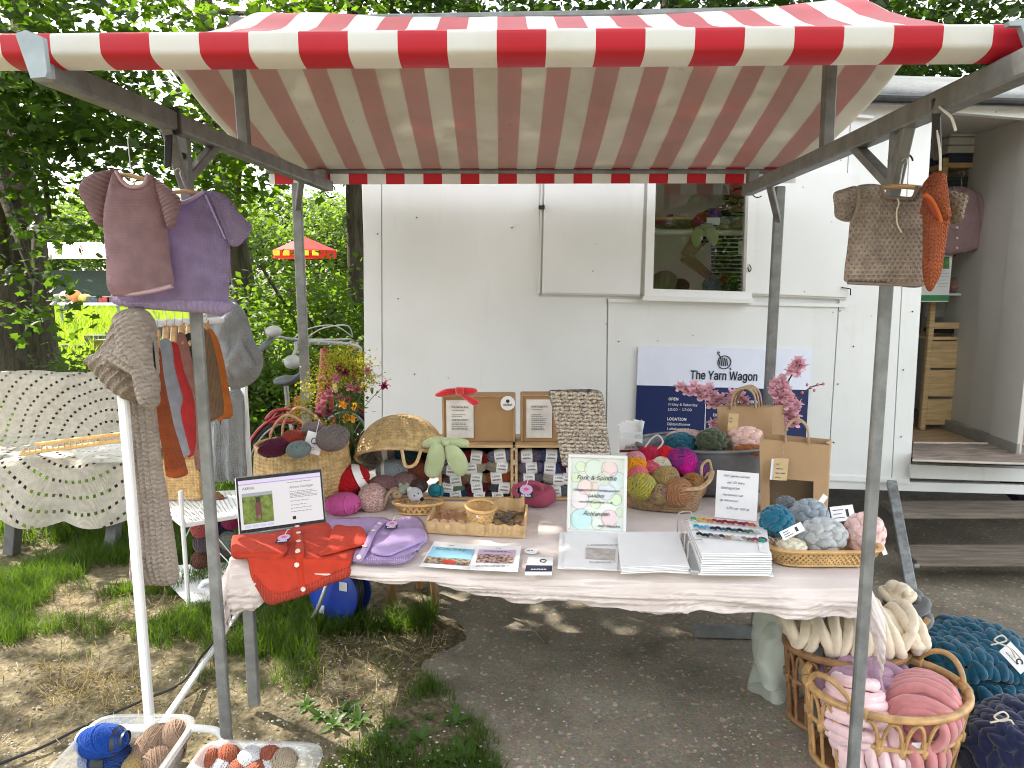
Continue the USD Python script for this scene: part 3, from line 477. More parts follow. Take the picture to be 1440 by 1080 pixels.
# trees behind the photographer: seen mirrored in the wagon's window pane, and shading the forecourt
for k, (x, y, h, lab) in enumerate([(3.4, -6.5, 8, 'tree mirrored in the wagon window with a grey trunk'), (-.5, -8, 8.5, 'broad tree opposite the stall, out of the picture'), (6.5, -8.5, 8, 'tree opposite the wagon door, out of the picture'), (-5.5, -9, 8, 'tree opposite the maple, out of the picture')]):
    tree(lab, [(x, y, -.1), (x, y, 2), (x + .1, y, 4.5), (x, y, h - 1)], [.3, .24, .18, .08], [((x, y, h * .6), (2.4, 1.9, 2.3), 150, 26), ((x - 1, y + .5, h * .4), (1.7, 1.2, 1.4), 90, 26), ((x + 1.1, y + .4, h * .42), (1.7, 1.2, 1.5), 90, 26)], L_BUSH, .19, 80 + k)
for k, x in enumerate((.8, 2.6, 4.6)):
    bush(['bush mirrored at the left of the wagon window', 'bush mirrored at the right of the wagon window', 'bush opposite the wagon door, out of the picture'][k], (x, -5.2, 1.4), (1.3, .9, 1.6), 340, L_BUSH, .12, 90 + k)

# ================================================================ wagon
WY = 4.1
WPAINT = mat('wagon_paint', {'g': ('geometry', {}), 'n': ('noise_texture', {'scale': 1.6, 'detail': 5}), 'mp': ('mapping', {'scale': (14, 1, 1.2)}), 'n2': ('noise_texture', {'scale': 1.0, 'detail': 6, 'roughness': .7}), 'sp': ('voronoi_texture', {'scale': 9}), 'spr': ('rgb_ramp', {'ramp': [(0, (.35, .3, .26)), (.035, (.45, .4, .35)), (.05, (1, 1, 1)), (1, (1, 1, 1))]}),
    'r': ('rgb_ramp', {'ramp': [(.3, (.68, .695, .685)), (.7, (.77, .785, .785))]}), 'r2': ('rgb_ramp', {'ramp': [(.28, (.90, .88, .83)), (.42, (1, 1, 1)), (1, (1, 1, 1))]}), 'm': ('mix', {'mix_type': 'multiply', 'fac': .6}), 'm2': ('mix', {'mix_type': 'multiply', 'fac': .8}),
    'b': ('bump', {'strength': .15, 'distance': .01}), 'n3': ('noise_texture', {'scale': 7, 'detail': 3}), 'p': ('principled_bsdf', {'roughness': .42, 'specular_ior_level': .4})},
    [('g.position', 'n.vector'), ('g.position', 'mp.vector'), ('mp.vector', 'n2.vector'), ('g.position', 'sp.vector'), ('g.position', 'n3.vector'), ('n.fac', 'r.fac'), ('n2.fac', 'r2.fac'), ('sp.distance', 'spr.fac'), ('r.color', 'm.color1'), ('r2.color', 'm.color2'), ('m.color', 'm2.color1'), ('spr.color', 'm2.color2'), ('m2.color', 'p.base_color'), ('n3.fac', 'b.height'), ('b.normal', 'p.normal')], 'p.BSDF')
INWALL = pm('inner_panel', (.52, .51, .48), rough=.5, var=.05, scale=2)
DARKM = pm('dark_chassis', (.03, .03, .03), rough=.8, var=.4)
def wpt(px, py, dy=0): q = P(px, py, WY); return V3(q[0], WY + dy, q[2])
def slab(poly, y0, th, holes=(), bev=0):
    """an upright board: outline in photo pixels on the wagon side, front face at y0"""
    pg = Polygon([wpt(*q)[[0, 2]] for q in poly], [[wpt(*q)[[0, 2]] for q in h] for h in holes])
    m = trimesh.creation.extrude_polygon(pg, th, engine='earcut'); v = np.asarray(m.vertices)
    return TM(np.c_[v[:, 0], y0 + v[:, 2], v[:, 1]], m.faces[:, ::-1])
W = thing('wagon', 'white painted wooden site wagon with grey roof, open door and one window', 'wagon', (0, WY, 0))
wt = lambda x: 112 + (x - 510) * .027     # top of the side, in photo pixels
wb = lambda x: 657 + (x - 510) * .0275    # bottom
WIN = [(920, 214), (1054, 217), (1047, 413), (916, 409)]
part(W, 'wall_frame', slab([(511, wt(511)), (1313, wt(1313)), (1279, wb(1279)), (514, wb(514))], WY + .012, .05, [WIN]), WPAINT, False)
def seam_panel(pl, holes=(), name='wall_panel', y=WY, th=.012): return part(W, name, slab(pl, y, th, holes), WPAINT, False)
seam_panel([(510, wt(510)), (535.5, wt(535)), (537, 658), (513, 657)]); seam_panel([(537, wt(537)), (761, wt(761)), (757, 417), (853.5, 419.5), (851, 666), (538.5, 658)])
seam_panel([(763, wt(763)), (1198, wt(1198)), (1180, 419), (1055.5, 414), (1062, 214), (913, 211), (907, 413), (759, 412)]); seam_panel([(855.5, 424), (1178.5, 428), (1163, 674), (853, 666)]); seam_panel([(1199.5, wt(1199)), (1282, wt(1282)), (1253, 677), (1164.5, 674)]); seam_panel([(1283.5, wt(1283)), (1313, wt(1313)), (1279, 678), (1254.5, 677)])
# shutters, window frame
part(W, 'shutter', slab([(766, 236), (906, 239), (899, 414), (762, 411)], WY - .022, .021), WPAINT, False); part(W, 'shutter', slab([(1059, 240), (1196, 244), (1190, 418), (1049, 412)], WY - .022, .021), WPAINT, False)
wf = part(W, 'window', slab([(911, 205), (1063, 208), (1055, 420), (905, 416)], WY - .03, .06, [[(922, 216), (1052, 219), (1046, 410), (917, 406)]]), WHITE, False)
part(wf, 'sill', slab([(903, 416), (1056, 420), (1055.5, 426), (902, 422)], WY - .05, .06), WHITE, False)
GLASS = mat('window_glass', {'f': ('fresnel', {'IOR': 1.6}), 't': ('transparent_bsdf', {'color': (.93, .95, .94)}), 'g': ('glossy_bsdf', {'roughness': .0, 'color': (1, 1, 1)}), 'x': ('mix_closure', {})}, [('f.fac', 'x.fac'), ('t.BSDF', 'x.closure1'), ('g.BSDF', 'x.closure2')], 'x.closure')
part(wf, 'pane', slab([(921, 215), (1053, 218), (1047, 411), (916, 407)], WY + .02, .004), GLASS, False)
for pl in ([(762.5, 411), (899, 414), (899, 416.5), (762.5, 413.5)], [(1049, 412), (1190, 418), (1190, 421), (1049, 415)], [(760.5, 240), (763.5, 240), (759.5, 412), (756.5, 412)], [(855, 420), (1190, 427), (1190, 432), (855, 425)], [(1166, 668), (1278, 673), (1278, 680), (1165, 675)]):
    part(W, 'batten', slab(pl, WY - .010, .012), WHITE, False)
HW = pm('old_hardware', (.05, .045, .04), rough=.5, metal=.6)
part(W, 'latch', cat(box(wpt(761, 292, -.02), (.03, .03, .02)), box(wpt(764, 292, -.035), (.012, .02, .025))), HW); part(W, 'hook', tube([wpt(1180, 404, -.03), wpt(1192, 406, -.035), wpt(1192, 415, -.035)], .0035, 6), HW)
part(W, 'hook', tube(spline([wpt(1051, 372, -.035), wpt(1053, 378, -.04), wpt(1050, 382, -.04), wpt(1049, 376, -.035)], 16), .003, 6), HW)
part(W, 'screw_heads', cat([ellipsoid(wpt(x, y, -.003), (.004, .003, .004), 1) for x, y in [(586, 306), (531, 329), (720, 320), (560, 420), (1175, 285), (1145, 286), (1200, 487), (1181, 437), (1178, 540), (1172, 622), (1270, 520), (1283, 438), (1267, 614), (870, 480), (880, 600), (630, 560), (583, 526)]]), HW, kind='stuff')
# lintel, threshold, corner strip, roof, floor, far walls
part(W, 'lintel', slab([(1305, 138), (1560, 160), (1560, 178), (1304, 157)], WY - .03, .05), WPAINT, False); part(W, 'door_rail', slab([(1276, 134), (1560, 152), (1560, 163), (1276, 145)], WY - .06, .028), pm('pale_rail', (.6, .68, .74), rough=.35, var=.08), False)
part(W, 'gutter', slab([(1150, 131), (1276, 136), (1276, 144), (1150, 139)], WY - .045, .03), WHITE, False)
part(W, 'drip_strip', slab([(1170, 160), (1225, 164), (1225, 168), (1170, 164)], WY - .03, .03), WHITE, False)
part(W, 'threshold', slab([(1278, 652), (1600, 664), (1600, 682), (1278, 671)], WY - .02, .06), WPAINT, False); part(W, 'skirt', slab([(1160, 675), (1600, 686), (1600, 700), (1160, 687)], WY + .0, .03), WHITE, False)
rp = np.array([(4.02, 2.50), (4.06, 2.56), (4.2, 2.63), (4.4, 2.71), (4.7, 2.79), (5.1, 2.85), (5.6, 2.78), (6.15, 2.5)]); rp = spline(np.c_[rp, rp[:, :1] * 0], 40)[:, :2]
v, f, uv = grid(lambda u, vv: np.stack([-.9 + u * 6.2, np.interp(vv, np.linspace(0, 1, len(rp)), rp[:, 0]), np.interp(vv, np.linspace(0, 1, len(rp)), rp[:, 1]) - .022 * (u * 6.2 - 2.5)], -1), 30, 40)
part(W, 'roof', cat(TM(v, f), TM(v - (0, 0, .03), f[:, ::-1])), pm('roof_felt', (.15, .16, .165), rough=.8, var=.25, scale=3, bump=.3, bscale=40, world=True), True)
part(W, 'roof_edge', tube([(-.9, 4.015, 2.56), (5.3, 4.015, 2.42)], .018, 8), DARKM)
part(W, 'back_wall', cat(box((3.1, 6.1, 1.55), (4.3, .04, 2.2)), box((.05, 6.1, .9), (1.8, .04, .9)), box((.05, 6.1, 2.4), (1.8, .04, .5))), INWALL); part(W, 'end_wall', box((-.80, 5.1, 1.5), (.04, 1.94, 2.2)), WPAINT)
ftop = .565
pl = [part(W, 'floor_board', box((2.2, 4.20 + .145 * k, ftop - .012), (6.0, .142, .024), .002), pm('floor_boards', (.40, .27, .16), rough=.35, var=.25, scale=5, stretch=(1, 8, 1)), False) for k in range(13)]
part(W, 'chassis', cat(box((2.2, 5.1, .49), (5.9, 1.9, .10)), bar((-.7, 4.5, .38), (5, 4.5, .38), .1), bar((-.7, 5.7, .38), (5, 5.7, .38), .1)), DARKM)
part(W, 'wheel', cat(lathe([(0, -.1), (.26, -.1), (.32, -.07), (.32, .07), (.26, .1), (0, .1)], 28, (.4, 4.75, .31), (1, 0, 0), (0, 0, 1), (0, -1, 0))), BLACK); part(W, 'wheel', lathe([(0, -.1), (.26, -.1), (.32, -.07), (.32, .07), (.26, .1), (0, .1)], 28, (3.6, 4.75, .31), (1, 0, 0), (0, 0, 1), (0, -1, 0)), BLACK)
# partition with upright seams, closet wall behind the shelf
for k in range(5): part(W, 'partition_panel', box((2.885 + .015 * k, 4.20 + .25 * k, 1.5), (.03, .246, 1.9), .002), INWALL, False)
part(W, 'partition_skirting', box((2.875, 4.62, .60), (.02, 1.1, .07)), pm('grey_skirting', (.25, .24, .22)), False)
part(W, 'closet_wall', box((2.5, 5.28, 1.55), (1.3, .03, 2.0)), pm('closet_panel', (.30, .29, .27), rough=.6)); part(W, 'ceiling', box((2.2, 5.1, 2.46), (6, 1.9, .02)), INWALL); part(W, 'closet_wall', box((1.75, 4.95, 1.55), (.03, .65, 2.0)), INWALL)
# steps
ST = thing('wagon_steps', 'grey steel wagon steps with two weathered wooden treads', 'steps', Z(1290, 868, 0))
STEP = pm('weathered_plank', (.17, .14, .11), rough=.85, var=.3, scale=5, stretch=(1, 8, 8), bump=.3, bscale=30)
a, b = wpt(1250, 676, -.03), Z(1288, 868, 0)
part(ST, 'stringer', bar(a, b, .05, .035), GALV); part(ST, 'stringer', bar(a + (1.15, 0, 0), b + (1.15, 0, 0), .05, .035), GALV)
def tread(px, py, Y, w):
    q = P(px, py, Y); part(ST, 'tread', box(q + (w / 2, .12, -.018), (w, .22, .035), .004), STEP); part(ST, 'bracket', bar(q + (-.0, .0, -.03), q + (.02, .2, -.03), .03, .02), GALV)
tread(1268, 722, 3.86, 1.12); tread(1290, 789, 3.55, 1.15)
# ================================================================ market stall
STEEL = pm('stall_steel', (.20, .205, .20), rough=.5, var=.2, scale=16, metal=.45, bump=.15, bscale=50)
ML = thing('stall_frame', 'grey galvanised market stall frame of posts, arms and roof rails', 'stall frame', (0, 2.9, 0))
fl, fr = Z(320, 1052, 0), Z(1195.6, 1137, 0); fl[2] = fr[2] = -.02
tl, tr = P(256, 172, 2.31), P(1263, 168, 2.02); rl, rr = P(417, 258, 3.64), P(1097, 262, 3.54)
for a, b, w, h in ((fl, tl, .036, .024), (fr, tr, .034, .02), (V3(rl[0], rl[1], -.02), rl, .045, .03), (V3(rr[0], rr[1], -.02), rr, .045, .03)): part(ML, 'post', bar(a, b, w, h, .004), STEEL, False)
al0, al1, ar0, ar1 = P(58, 96, 1.62), P(462, 262, 3.86), P(1478, 76, 1.38), P(1050, 268, 3.78)
part(ML, 'side_arm', bar(al0, al1, .05, .052, .005), STEEL, False); part(ML, 'side_arm', bar(ar0, ar1, .05, .052, .005), STEEL, False)
on = lambda a, b, t: a + (b - a) * t
for a, b, p, s in ((al0, al1, tl, 1), (ar0, ar1, tr, 1)):   # knee braces
    part(ML, 'brace', bar(on(a, b, .235), p - (0, 0, .20), .03, .03), STEEL, False); part(ML, 'brace', bar(on(a, b, .40), p - (0, 0, .17), .03, .03), STEEL, False)
    part(ML, 'bolts', cat([ellipsoid(q, (.012, .034, .012), 1) for q in (on(a, b, .30), on(a, b, .62), p - (0, 0, .1))]), HW, kind='stuff')
part(ML, 'brace', bar(rl - (0, 0, .12), on(al0, al1, .8), .028), STEEL, False); part(ML, 'brace', bar(rr - (0, 0, .16), on(ar0, ar1, .82), .028), STEEL, False)
rgl, rgr = P(331, 24, 2.86), P(1171, 8, 2.74)
part(ML, 'ridge_strut', bar(P(345, 216, 2.86), rgl, .04), STEEL, False); part(ML, 'ridge_strut', bar(P(1162, 207, 2.74), rgr, .04), STEEL, False)
part(ML, 'ridge_rail', tube([rgl - (0, 0, .02), rgr - (0, 0, .02)], .02, 10), STEEL); part(ML, 'front_rail', tube([P(-170, 77, 1.655), P(1620, 56, 1.535)], .021, 10), STEEL); part(ML, 'rear_rail', tube([P(375, 241, 3.87), P(1122, 241, 3.80)], .012, 10), STEEL)
HOOK = pm('grey_hook', (.27, .31, .33), rough=.4, metal=.3, var=.15)
def plate(px, Y, th=.012):
    m = trimesh.creation.extrude_polygon(Polygon([P(x, y, Y)[[0, 2]] for x, y in px]), th, engine='earcut'); v = np.asarray(m.vertices); return TM(np.c_[v[:, 0], Y + v[:, 2], v[:, 1]], m.faces[:, ::-1])
part(ML, 'rail_hook', plate([(21, 47), (36, 42), (60, 52), (66, 100), (64, 108), (43, 110)], 1.53, .014), HOOK, False)
part(ML, 'rail_hook', plate([(1418, 30), (1445, 24), (1470, 20), (1475, 90), (1455, 90), (1436, 36), (1420, 36)], 1.47, .014), HOOK, False)
part(ML, 'rail_hook', box(P(452, 250, 3.83), (.05, .05, .08)), STEEL); part(ML, 'rail_hook', box(P(1058, 252, 3.74), (.05, .05, .08)), STEEL)
# black band and cable rings hanging off the arms
for lab, c, Y, r in (('thin black cable loop hanging from the right arm near the rear post', (1070, 266), 3.68, .035), ('thin black cable loop hanging beside the right front post top', (1272, 226), 2.3, .025), ('thin dark cable loop hanging at the rear end of the left arm', (463, 268), 3.85, .03)):
    o = P(*c, Y); solo('cable_loop', tube([o + (r * math.cos(a), .01 * a, r * math.sin(a)) for a in np.linspace(0, 5.4, 20)], .003, 5), BLACK, lab, 'cable loop', loc=o, smooth=True)
solo('strap', cat(box(on(al0, al1, .25), (.058, .02, .075), .004), bar(on(al0, al1, .245) + (0, 0, -.03), on(al0, al1, .235) + (0, 0, -.13), .022, .006)), BLACK, 'short black strap tied round the left roof arm', 'strap')

# ---------------------------------------------------------------- canopy
UL, UR = -10.8, 17.3
def fX(u, t): return P(594 + 69.7 * u, 70, 1.55)[0]
def sect(u):
    """points across the roof at stripe coordinate u: (v, point)"""
    t = (u - UL) / (UR - UL); Yf = 1.60 + (1.50 - 1.60) * ((594 + 69.7 * u) / 1440); xf = (594 + 69.7 * u - 720) / F; zo = .0085 * ((594 + 69.7 * u) - 720) / 1440
    xr = P(660.7 + 26.5 * u, 250, 3.85)[0]; Yr = 3.87 - .07 * t
    depth = Yf * math.cos(PITCH) - .44 * math.sin(PITCH); xF = xf * depth
    tL, tR = .13, .90
    zr = np.interp(t, [0, .06, tL, .3, .55, .78, tR, .95, 1], [2.36, 2.44, 2.53, 2.505, 2.50, 2.51, 2.545, 2.46, 2.38]); Yg = 2.86 - .12 * t; xg = xF * .45 + xr * .55
    zf = 2.088 - 1.5 * zo - .006
    return [(xF, Yf + .060, zf - .056), (xF, Yf + .044, zf - .055), (xF, Yf + .018, zf - .049), (xF, Yf + .001, zf - .037), (xF, Yf, zf - .02), (xF, Yf + .001, zf - .002), (xF, Yf + .008, zf + .003), (xF, Yf + .05, zf + .016), (xF * .75 + xg * .25, Yf * .75 + Yg * .25, zf * .75 + zr * .25 - .035), (xF * .5 + xg * .5, Yf * .5 + Yg * .5, zf * .5 + zr * .5 - .04), (xF * .25 + xg * .75, Yf * .25 + Yg * .75, zf * .25 + zr * .75 - .025), (xg, Yg, zr),
            (xg * .75 + xr * .25, Yg * .75 + Yr * .25, zr * .75 + 2.11 * .25 - .012), (xg * .5 + xr * .5, Yg * .5 + Yr * .5, zr * .5 + 2.11 * .5 - .02), (xg * .25 + xr * .75, Yg * .25 + Yr * .75, zr * .25 + 2.11 * .75 - .014), (xr, Yr - .025, 2.124), (xr, Yr + .012, 2.122), (xr, Yr + .024, 2.10), (xr, Yr + .026, 2.045)]
us = np.arange(UL, UR + .01, .25); CV = np.array([sect(u) for u in us])       # nu x k x 3
k = CV.shape[1]; vv = np.concatenate([np.linspace(0, 7, 22), np.linspace(7, 15, 42)[1:], np.linspace(15, k - 1, 10)[1:]])
from scipy.interpolate import PchipInterpolator
CV = PchipInterpolator(np.arange(k), CV, axis=1)(vv)
wr = fbm(CV.reshape(-1, 3), 2.2, 4, 17).reshape(CV.shape[:2]) * .028 + fbm(CV.reshape(-1, 3) * (1, 4, 1), 5, 3, 18).reshape(CV.shape[:2]) * .010
CV[..., 2] += wr * ((vv > 8) & (vv < 14.6))[None]; CV[..., 1] += fbm(CV.reshape(-1, 3), 3.2, 3, 19).reshape(CV.shape[:2]) * .008 * (vv <= 8)[None]
nu, nv = CV.shape[:2]; i, j = np.meshgrid(np.arange(nu - 1), np.arange(nv - 1), indexing='ij'); A, B, C, D = i * nv + j, (i + 1) * nv + j, (i + 1) * nv + j + 1, i * nv + j + 1
cf = np.concatenate([np.stack([A, B, C], -1).reshape(-1, 3), np.stack([A, C, D], -1).reshape(-1, 3)]); cuv = np.stack([np.repeat(us[:, None], nv, 1), np.repeat(vv[None], nu, 0)], -1).reshape(-1, 2)
def striped(name, red, white, rough, transl, spots=0.0, coat=0):
    M = lambda op, **kk: ('math', {'math_type': op, **kk})
    N = {'uv': ('uvmap', {'attribute': 'st'}), 'sp': ('separate_xyz', {}), 'a': M('multiply_add', value2=.5, value3=.25 + 20), 'f': M('fraction'), 'l': M('less_than', value2=.5), 'g': ('geometry', {}), 'n': ('noise_texture', {'scale': 2.5, 'detail': 6, 'roughness': .7}), 'n2': ('noise_texture', {'scale': 14, 'detail': 5, 'roughness': .7}),
         'd': ('rgb_ramp', {'ramp': [(.3, (.8, .77, .68)), (.55, (1, 1, 1))]}), 'd2': ('rgb_ramp', {'ramp': [(.66, (1, 1, 1)), (.74, (1 - spots, 1 - spots, 1 - spots))]}), 'm': ('mix', {'color1': white, 'color2': red}), 'm2': ('mix', {'mix_type': 'multiply', 'fac': .6}), 'm3': ('mix', {'mix_type': 'multiply', 'fac': 1.0}),
         'b': ('bump', {'strength': .12, 'distance': .004}), 'p': ('principled_bsdf', {'roughness': rough, 'coat_weight': coat, 'coat_roughness': .25}), 't': ('translucent_bsdf', {}), 'x': ('mix_closure', {'fac': transl})}
    return mat(name, N, [('uv.UV', 'sp.vector'), ('sp.x', 'a.value1'), ('a.value', 'f.value1'), ('f.value', 'l.value1'), ('l.value', 'm.fac'), ('g.position', 'n.vector'), ('g.position', 'n2.vector'), ('n.fac', 'd.fac'), ('n2.fac', 'd2.fac'), ('m.color', 'm2.color1'), ('d.color', 'm2.color2'), ('m2.color', 'm3.color1'), ('d2.color', 'm3.color2'),
                         ('m3.color', 'p.base_color'), ('m3.color', 't.color'), ('n2.fac', 'b.height'), ('b.normal', 'p.normal'), ('p.BSDF', 'x.closure1'), ('t.BSDF', 'x.closure2')], 'x.closure')
CAN = thing('canopy', 'red and white striped tarpaulin roof stretched over the stall', 'canopy', (0, 2.7, 2.1))
part(CAN, 'outer_sheet', (CV.reshape(-1, 3), cf), striped('stripes_outer', (.56, .012, .03), (.78, .78, .75), .42, .14, .1, 0), True, uv=cuv)
m_in = [a for a in range(nv) if 6.9 < vv[a] < 15.4]; CI = CV[:, m_in] - (0, 0, .005); ni = len(m_in)
i, j = np.meshgrid(np.arange(nu - 1), np.arange(ni - 1), indexing='ij'); A, B, C, D = i * ni + j, (i + 1) * ni + j, (i + 1) * ni + j + 1, i * ni + j + 1
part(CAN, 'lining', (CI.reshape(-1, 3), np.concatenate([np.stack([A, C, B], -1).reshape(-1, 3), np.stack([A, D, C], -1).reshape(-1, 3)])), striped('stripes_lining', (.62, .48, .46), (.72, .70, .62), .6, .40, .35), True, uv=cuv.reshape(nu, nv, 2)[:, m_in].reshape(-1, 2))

# ---------------------------------------------------------------- table and cloth
T = .63
FL, FR = Z(322, 788, T), Z(1222, 816, T); dx_ = unit((FR - FL) * (1, 1, 0)); dy_ = V3(-dx_[1], dx_[0], 0); DEP = 1.08
TB = thing('trestle_table', 'long low table of boards on grey steel trestles under the cloth', 'table', (FL + FR) / 2 * (1, 1, 0))
Lt = np.linalg.norm(FR - FL)
for q in range(5): part(TB, 'board', put(bev_box(Lt - .04, DEP / 5 - .006, .025, .003), dx_, dy_, V3(0, 0, 1), FL + dx_ * Lt / 2 + dy_ * (.02 + DEP / 5 * (q + .5)) - (0, 0, .02)), pm('grey_boards', (.25, .23, .20), rough=.8, var=.2, scale=4), False)
for s in (-.005, .955):
    o = FL + dx_ * Lt * s; 
    for e in (.14, .86): part(TB, 'leg', bar((o + dy_ * DEP * e) * (1, 1, 0), (o + dy_ * DEP * e) - (0, 0, .05), .04, .03), STEEL, False)
    part(TB, 'crossbar', bar(o + dy_ * .05 - (0, 0, .055), o + dy_ * (DEP - .05) - (0, 0, .055), .035), STEEL, False)
part(TB, 'rail', bar(FL + dx_ * .1 + dy_ * .1 - (0, 0, .06), FR - dx_ * .1 + dy_ * .1 - (0, 0, .06), .035), STEEL, False)
part(TB, 'foot', bar(Z(975, 887, .03), Z(1075, 890, .03), .05, .04), STEEL, False)
LINEN = mat('linen', {'g': ('geometry', {}), 'mp': ('mapping', {'scale': (1, 1, 1)}), 'n': ('noise_texture', {'scale': 5, 'detail': 6}), 'w': ('noise_texture', {'scale': 600, 'detail': 1}), 'mp2': ('mapping', {'scale': (5, 60, 60)}), 'n2': ('noise_texture', {'scale': 1.4, 'detail': 4}), 'r': ('rgb_ramp', {'ramp': [(.3, (.62, .535, .51)), (.7, (.75, .67, .645))]}),
    'a': ('math', {'math_type': 'multiply_add', 'value2': .3}), 'b': ('bump', {'strength': .7, 'distance': .004}), 'p': ('principled_bsdf', {'roughness': .9, 'specular_ior_level': .15, 'sheen_weight': .2})},
    [('g.position', 'n.vector'), ('g.position', 'w.vector'), ('g.position', 'mp2.vector'), ('mp2.vector', 'n2.vector'), ('n.fac', 'r.fac'), ('r.color', 'p.base_color'), ('w.fac', 'a.value1'), ('n2.fac', 'a.value3'), ('a.value', 'b.height'), ('b.normal', 'p.normal')], 'p.BSDF')
def cloth(u, v):
    """u along the table from -.06 to 1.06, v from the hem (0) over the front edge (.22) to the back"""
    uu = -.05 + u * 1.11; s = Lt * uu
    hang = np.interp(uu, [-.06, .04, .1, .2, .3, .45, .6, .8, .95, 1.02, 1.06], [.22, .17, .06, .04, .06, .10, .125, .13, .125, .14, .22]) + .010 * np.sin(u * 31) + .006 * np.sin(u * 67 + 1)
    vf = np.clip(v / .25, 0, 1); over = v < .25
    d = np.where(over, -.012 - .018 * np.sin(np.pi * (1 - vf)) * 1, (v - .25) / .75 * (DEP + .03)); z = np.where(over, T + .006 - hang * (1 - vf) ** 1, T + .008)
    d = np.where(over, d * np.minimum(1, (1 - vf) * 6 + .0), d)
    side = np.clip(-uu, 0, 1) + np.clip(uu - 1, 0, 1); z = z - np.where(side > 0, .018 + side * Lt * .9, 0) * 1.0
    p = FL + dx_ * (s - np.where(uu < 0, uu * Lt * .55, 0) - np.where(uu > 1, (uu - 1) * Lt * .55, 0))[..., None] + dy_ * d[..., None]; p[..., 2] = z
    q = np.stack([s * 2.0, d * 3 + (1 - vf) * .9 * over * hang * 14, 0 * s], -1); w = fbm(q, 2.6, 4, 5) * .010 + fbm(q * (1, 5, 1), 2.2, 3, 6) * .008 * (over * 2 + .4)
    p[..., 2] += np.where(over, 0, np.abs(w) * 1.0); p -= dy_ * (np.where(over, w * 2.2 * (1 - vf), 0))[..., None]
    return p
vq = np.concatenate([np.linspace(0, .25, 26), np.linspace(.25, 1, 60)[1:]])
uq = np.linspace(0, 1, 260); U, Vq = np.meshgrid(uq, vq, indexing='ij'); p = cloth(U, Vq).reshape(-1, 3); nv = len(vq); i, j = np.meshgrid(np.arange(len(uq) - 1), np.arange(nv - 1), indexing='ij'); A, B, C, D = i * nv + j, (i + 1) * nv + j, (i + 1) * nv + j + 1, i * nv + j + 1
f = np.concatenate([np.stack([A, B, C], -1).reshape(-1, 3), np.stack([A, C, D], -1).reshape(-1, 3)])
solo('tablecloth', cat(TM(p, f), TM(p - (0, 0, .002), f[:, ::-1])), LINEN, 'pale pinkish linen cloth covering the long stall table', 'tablecloth', smooth=True)
hem = cloth(uq[:, None] * np.ones((1, 1)), np.zeros((260, 1)))[:, 0]
# ================================================================ soft things: generators
def seg(a, b, n=12): a, b = np.asarray(a, float), np.asarray(b, float); return a + (b - a) * np.linspace(0, 1, n)[:, None]
HANG = pm('hanger_wood', (.50, .31, .14), rough=.4, var=.2, scale=20, stretch=(1, 4, 4), coat=.2); WIRE = pm('wire', (.5, .5, .5), rough=.3, metal=.8)
def hanger(label, L, R, Y, top, sag=4, group=None, str_=None):
    """wooden clothes hanger between photo points L and R with a wire hook up to top"""
    m = ((L[0] + R[0]) / 2, (L[1] + R[1]) / 2); o = P(m[0], m[1], Y); t = thing('hanger', label, 'hanger', o, group)
    part(t, 'bar', tube(spline([P(L[0], L[1] + sag, Y), P(*m, Y), P(R[0], R[1] + sag, Y)], 16), .0085, 8, flat=.75), HANG, True)
    part(t, 'hook', tube(spline([P(m[0], m[1], Y), P(m[0] + (top[0] - m[0]) * .7, top[1] + 10, Y), P(top[0] + 4, top[1] + 5, Y), P(top[0] + 1, top[1], Y), P(top[0] - 4, top[1] + 4, Y)], 20), .0018, 6), WIRE, True)
def garment(name, label, c, Y, pieces, group=None, loc=None, extra=()):
    """pieces: (part, outline in photo pixels, distance, thickness, material, slope, rotate stitches)"""
    o = P(*np.mean(pieces[0][1], 0), Y); t = thing(name, label, c, o, group)
    for q in pieces:
        nm, poly, y, th, mt = q[:5]; sl = q[5] if len(q) > 5 else (0, 0); rot = q[6] if len(q) > 6 else 0; wk = q[7] if len(q) > 7 else .006
        cc = np.mean(poly, 0); m = pillow(sub(poly, 120) if not (len(q) > 8 and q[8]) else poly, th, px_plane(y, sl, (-.15 - sl[0] * 300, -1, .1), cc), 2.6, wk, 7, int(abs(cc[0])), uvrot=rot)
        part(t, nm, m, mt, True)
    for nm, m, mt in extra: part(t, nm, m, mt, True)
    return t
def band(pts, Y, r, mt=None): return tube(spline([P(*p, Y) for p in pts], 40), r, 7)
K_PINK = knit('knit_dusty_pink', (.64, .43, .48), .0052, .0042, transl=.25); K_PINKR = knit('knit_dusty_pink_ridged', (.62, .415, .46), .03, .012, strength=1.0, garter=True, transl=.2)
K_PUR = knit('knit_mauve', (.56, .45, .73), .0075, .006, strength=1, transl=.25); K_PURR = knit('knit_mauve_rib', (.56, .45, .73), .0075, .006, rib=.016, transl=.1)
garment('knitted_sweater', 'dusty pink short-sleeved knitted baby top on a wooden hanger, front of the pair', 'sweater', 2.16,
        [('body', [(163, 240), (172, 256), (185, 264), (202, 261), (208, 246), (218, 252), (232, 300), (236, 326), (240, 370), (243, 403), (210, 411), (157, 414), (150, 360), (146, 318), (148, 290), (156, 255)], 2.16, .06, K_PINK, (.0002, 0)),
         ('sleeve', [(163, 239), (130, 245), (113, 266), (124, 294), (138, 317), (147, 317), (152, 290), (160, 255)], 2.165, .05, K_PINKR, (.0006, 0), .5), ('sleeve', [(208, 246), (230, 258), (254, 282), (250, 305), (244, 321), (235, 320), (228, 296), (216, 258)], 2.165, .05, K_PINKR, (-.0008, 0), -.5)],
        extra=[('neckband', band([(163, 240), (172, 255), (185, 263), (202, 260), (208, 246)], 2.145, .006), wool('wool_dusty_pink', (.62, .415, .46))), ('hem', band([(157, 412), (185, 413), (215, 409), (242, 402)], 2.155, .007), wool('wool_dusty_pink', (.62, .415, .46)))])
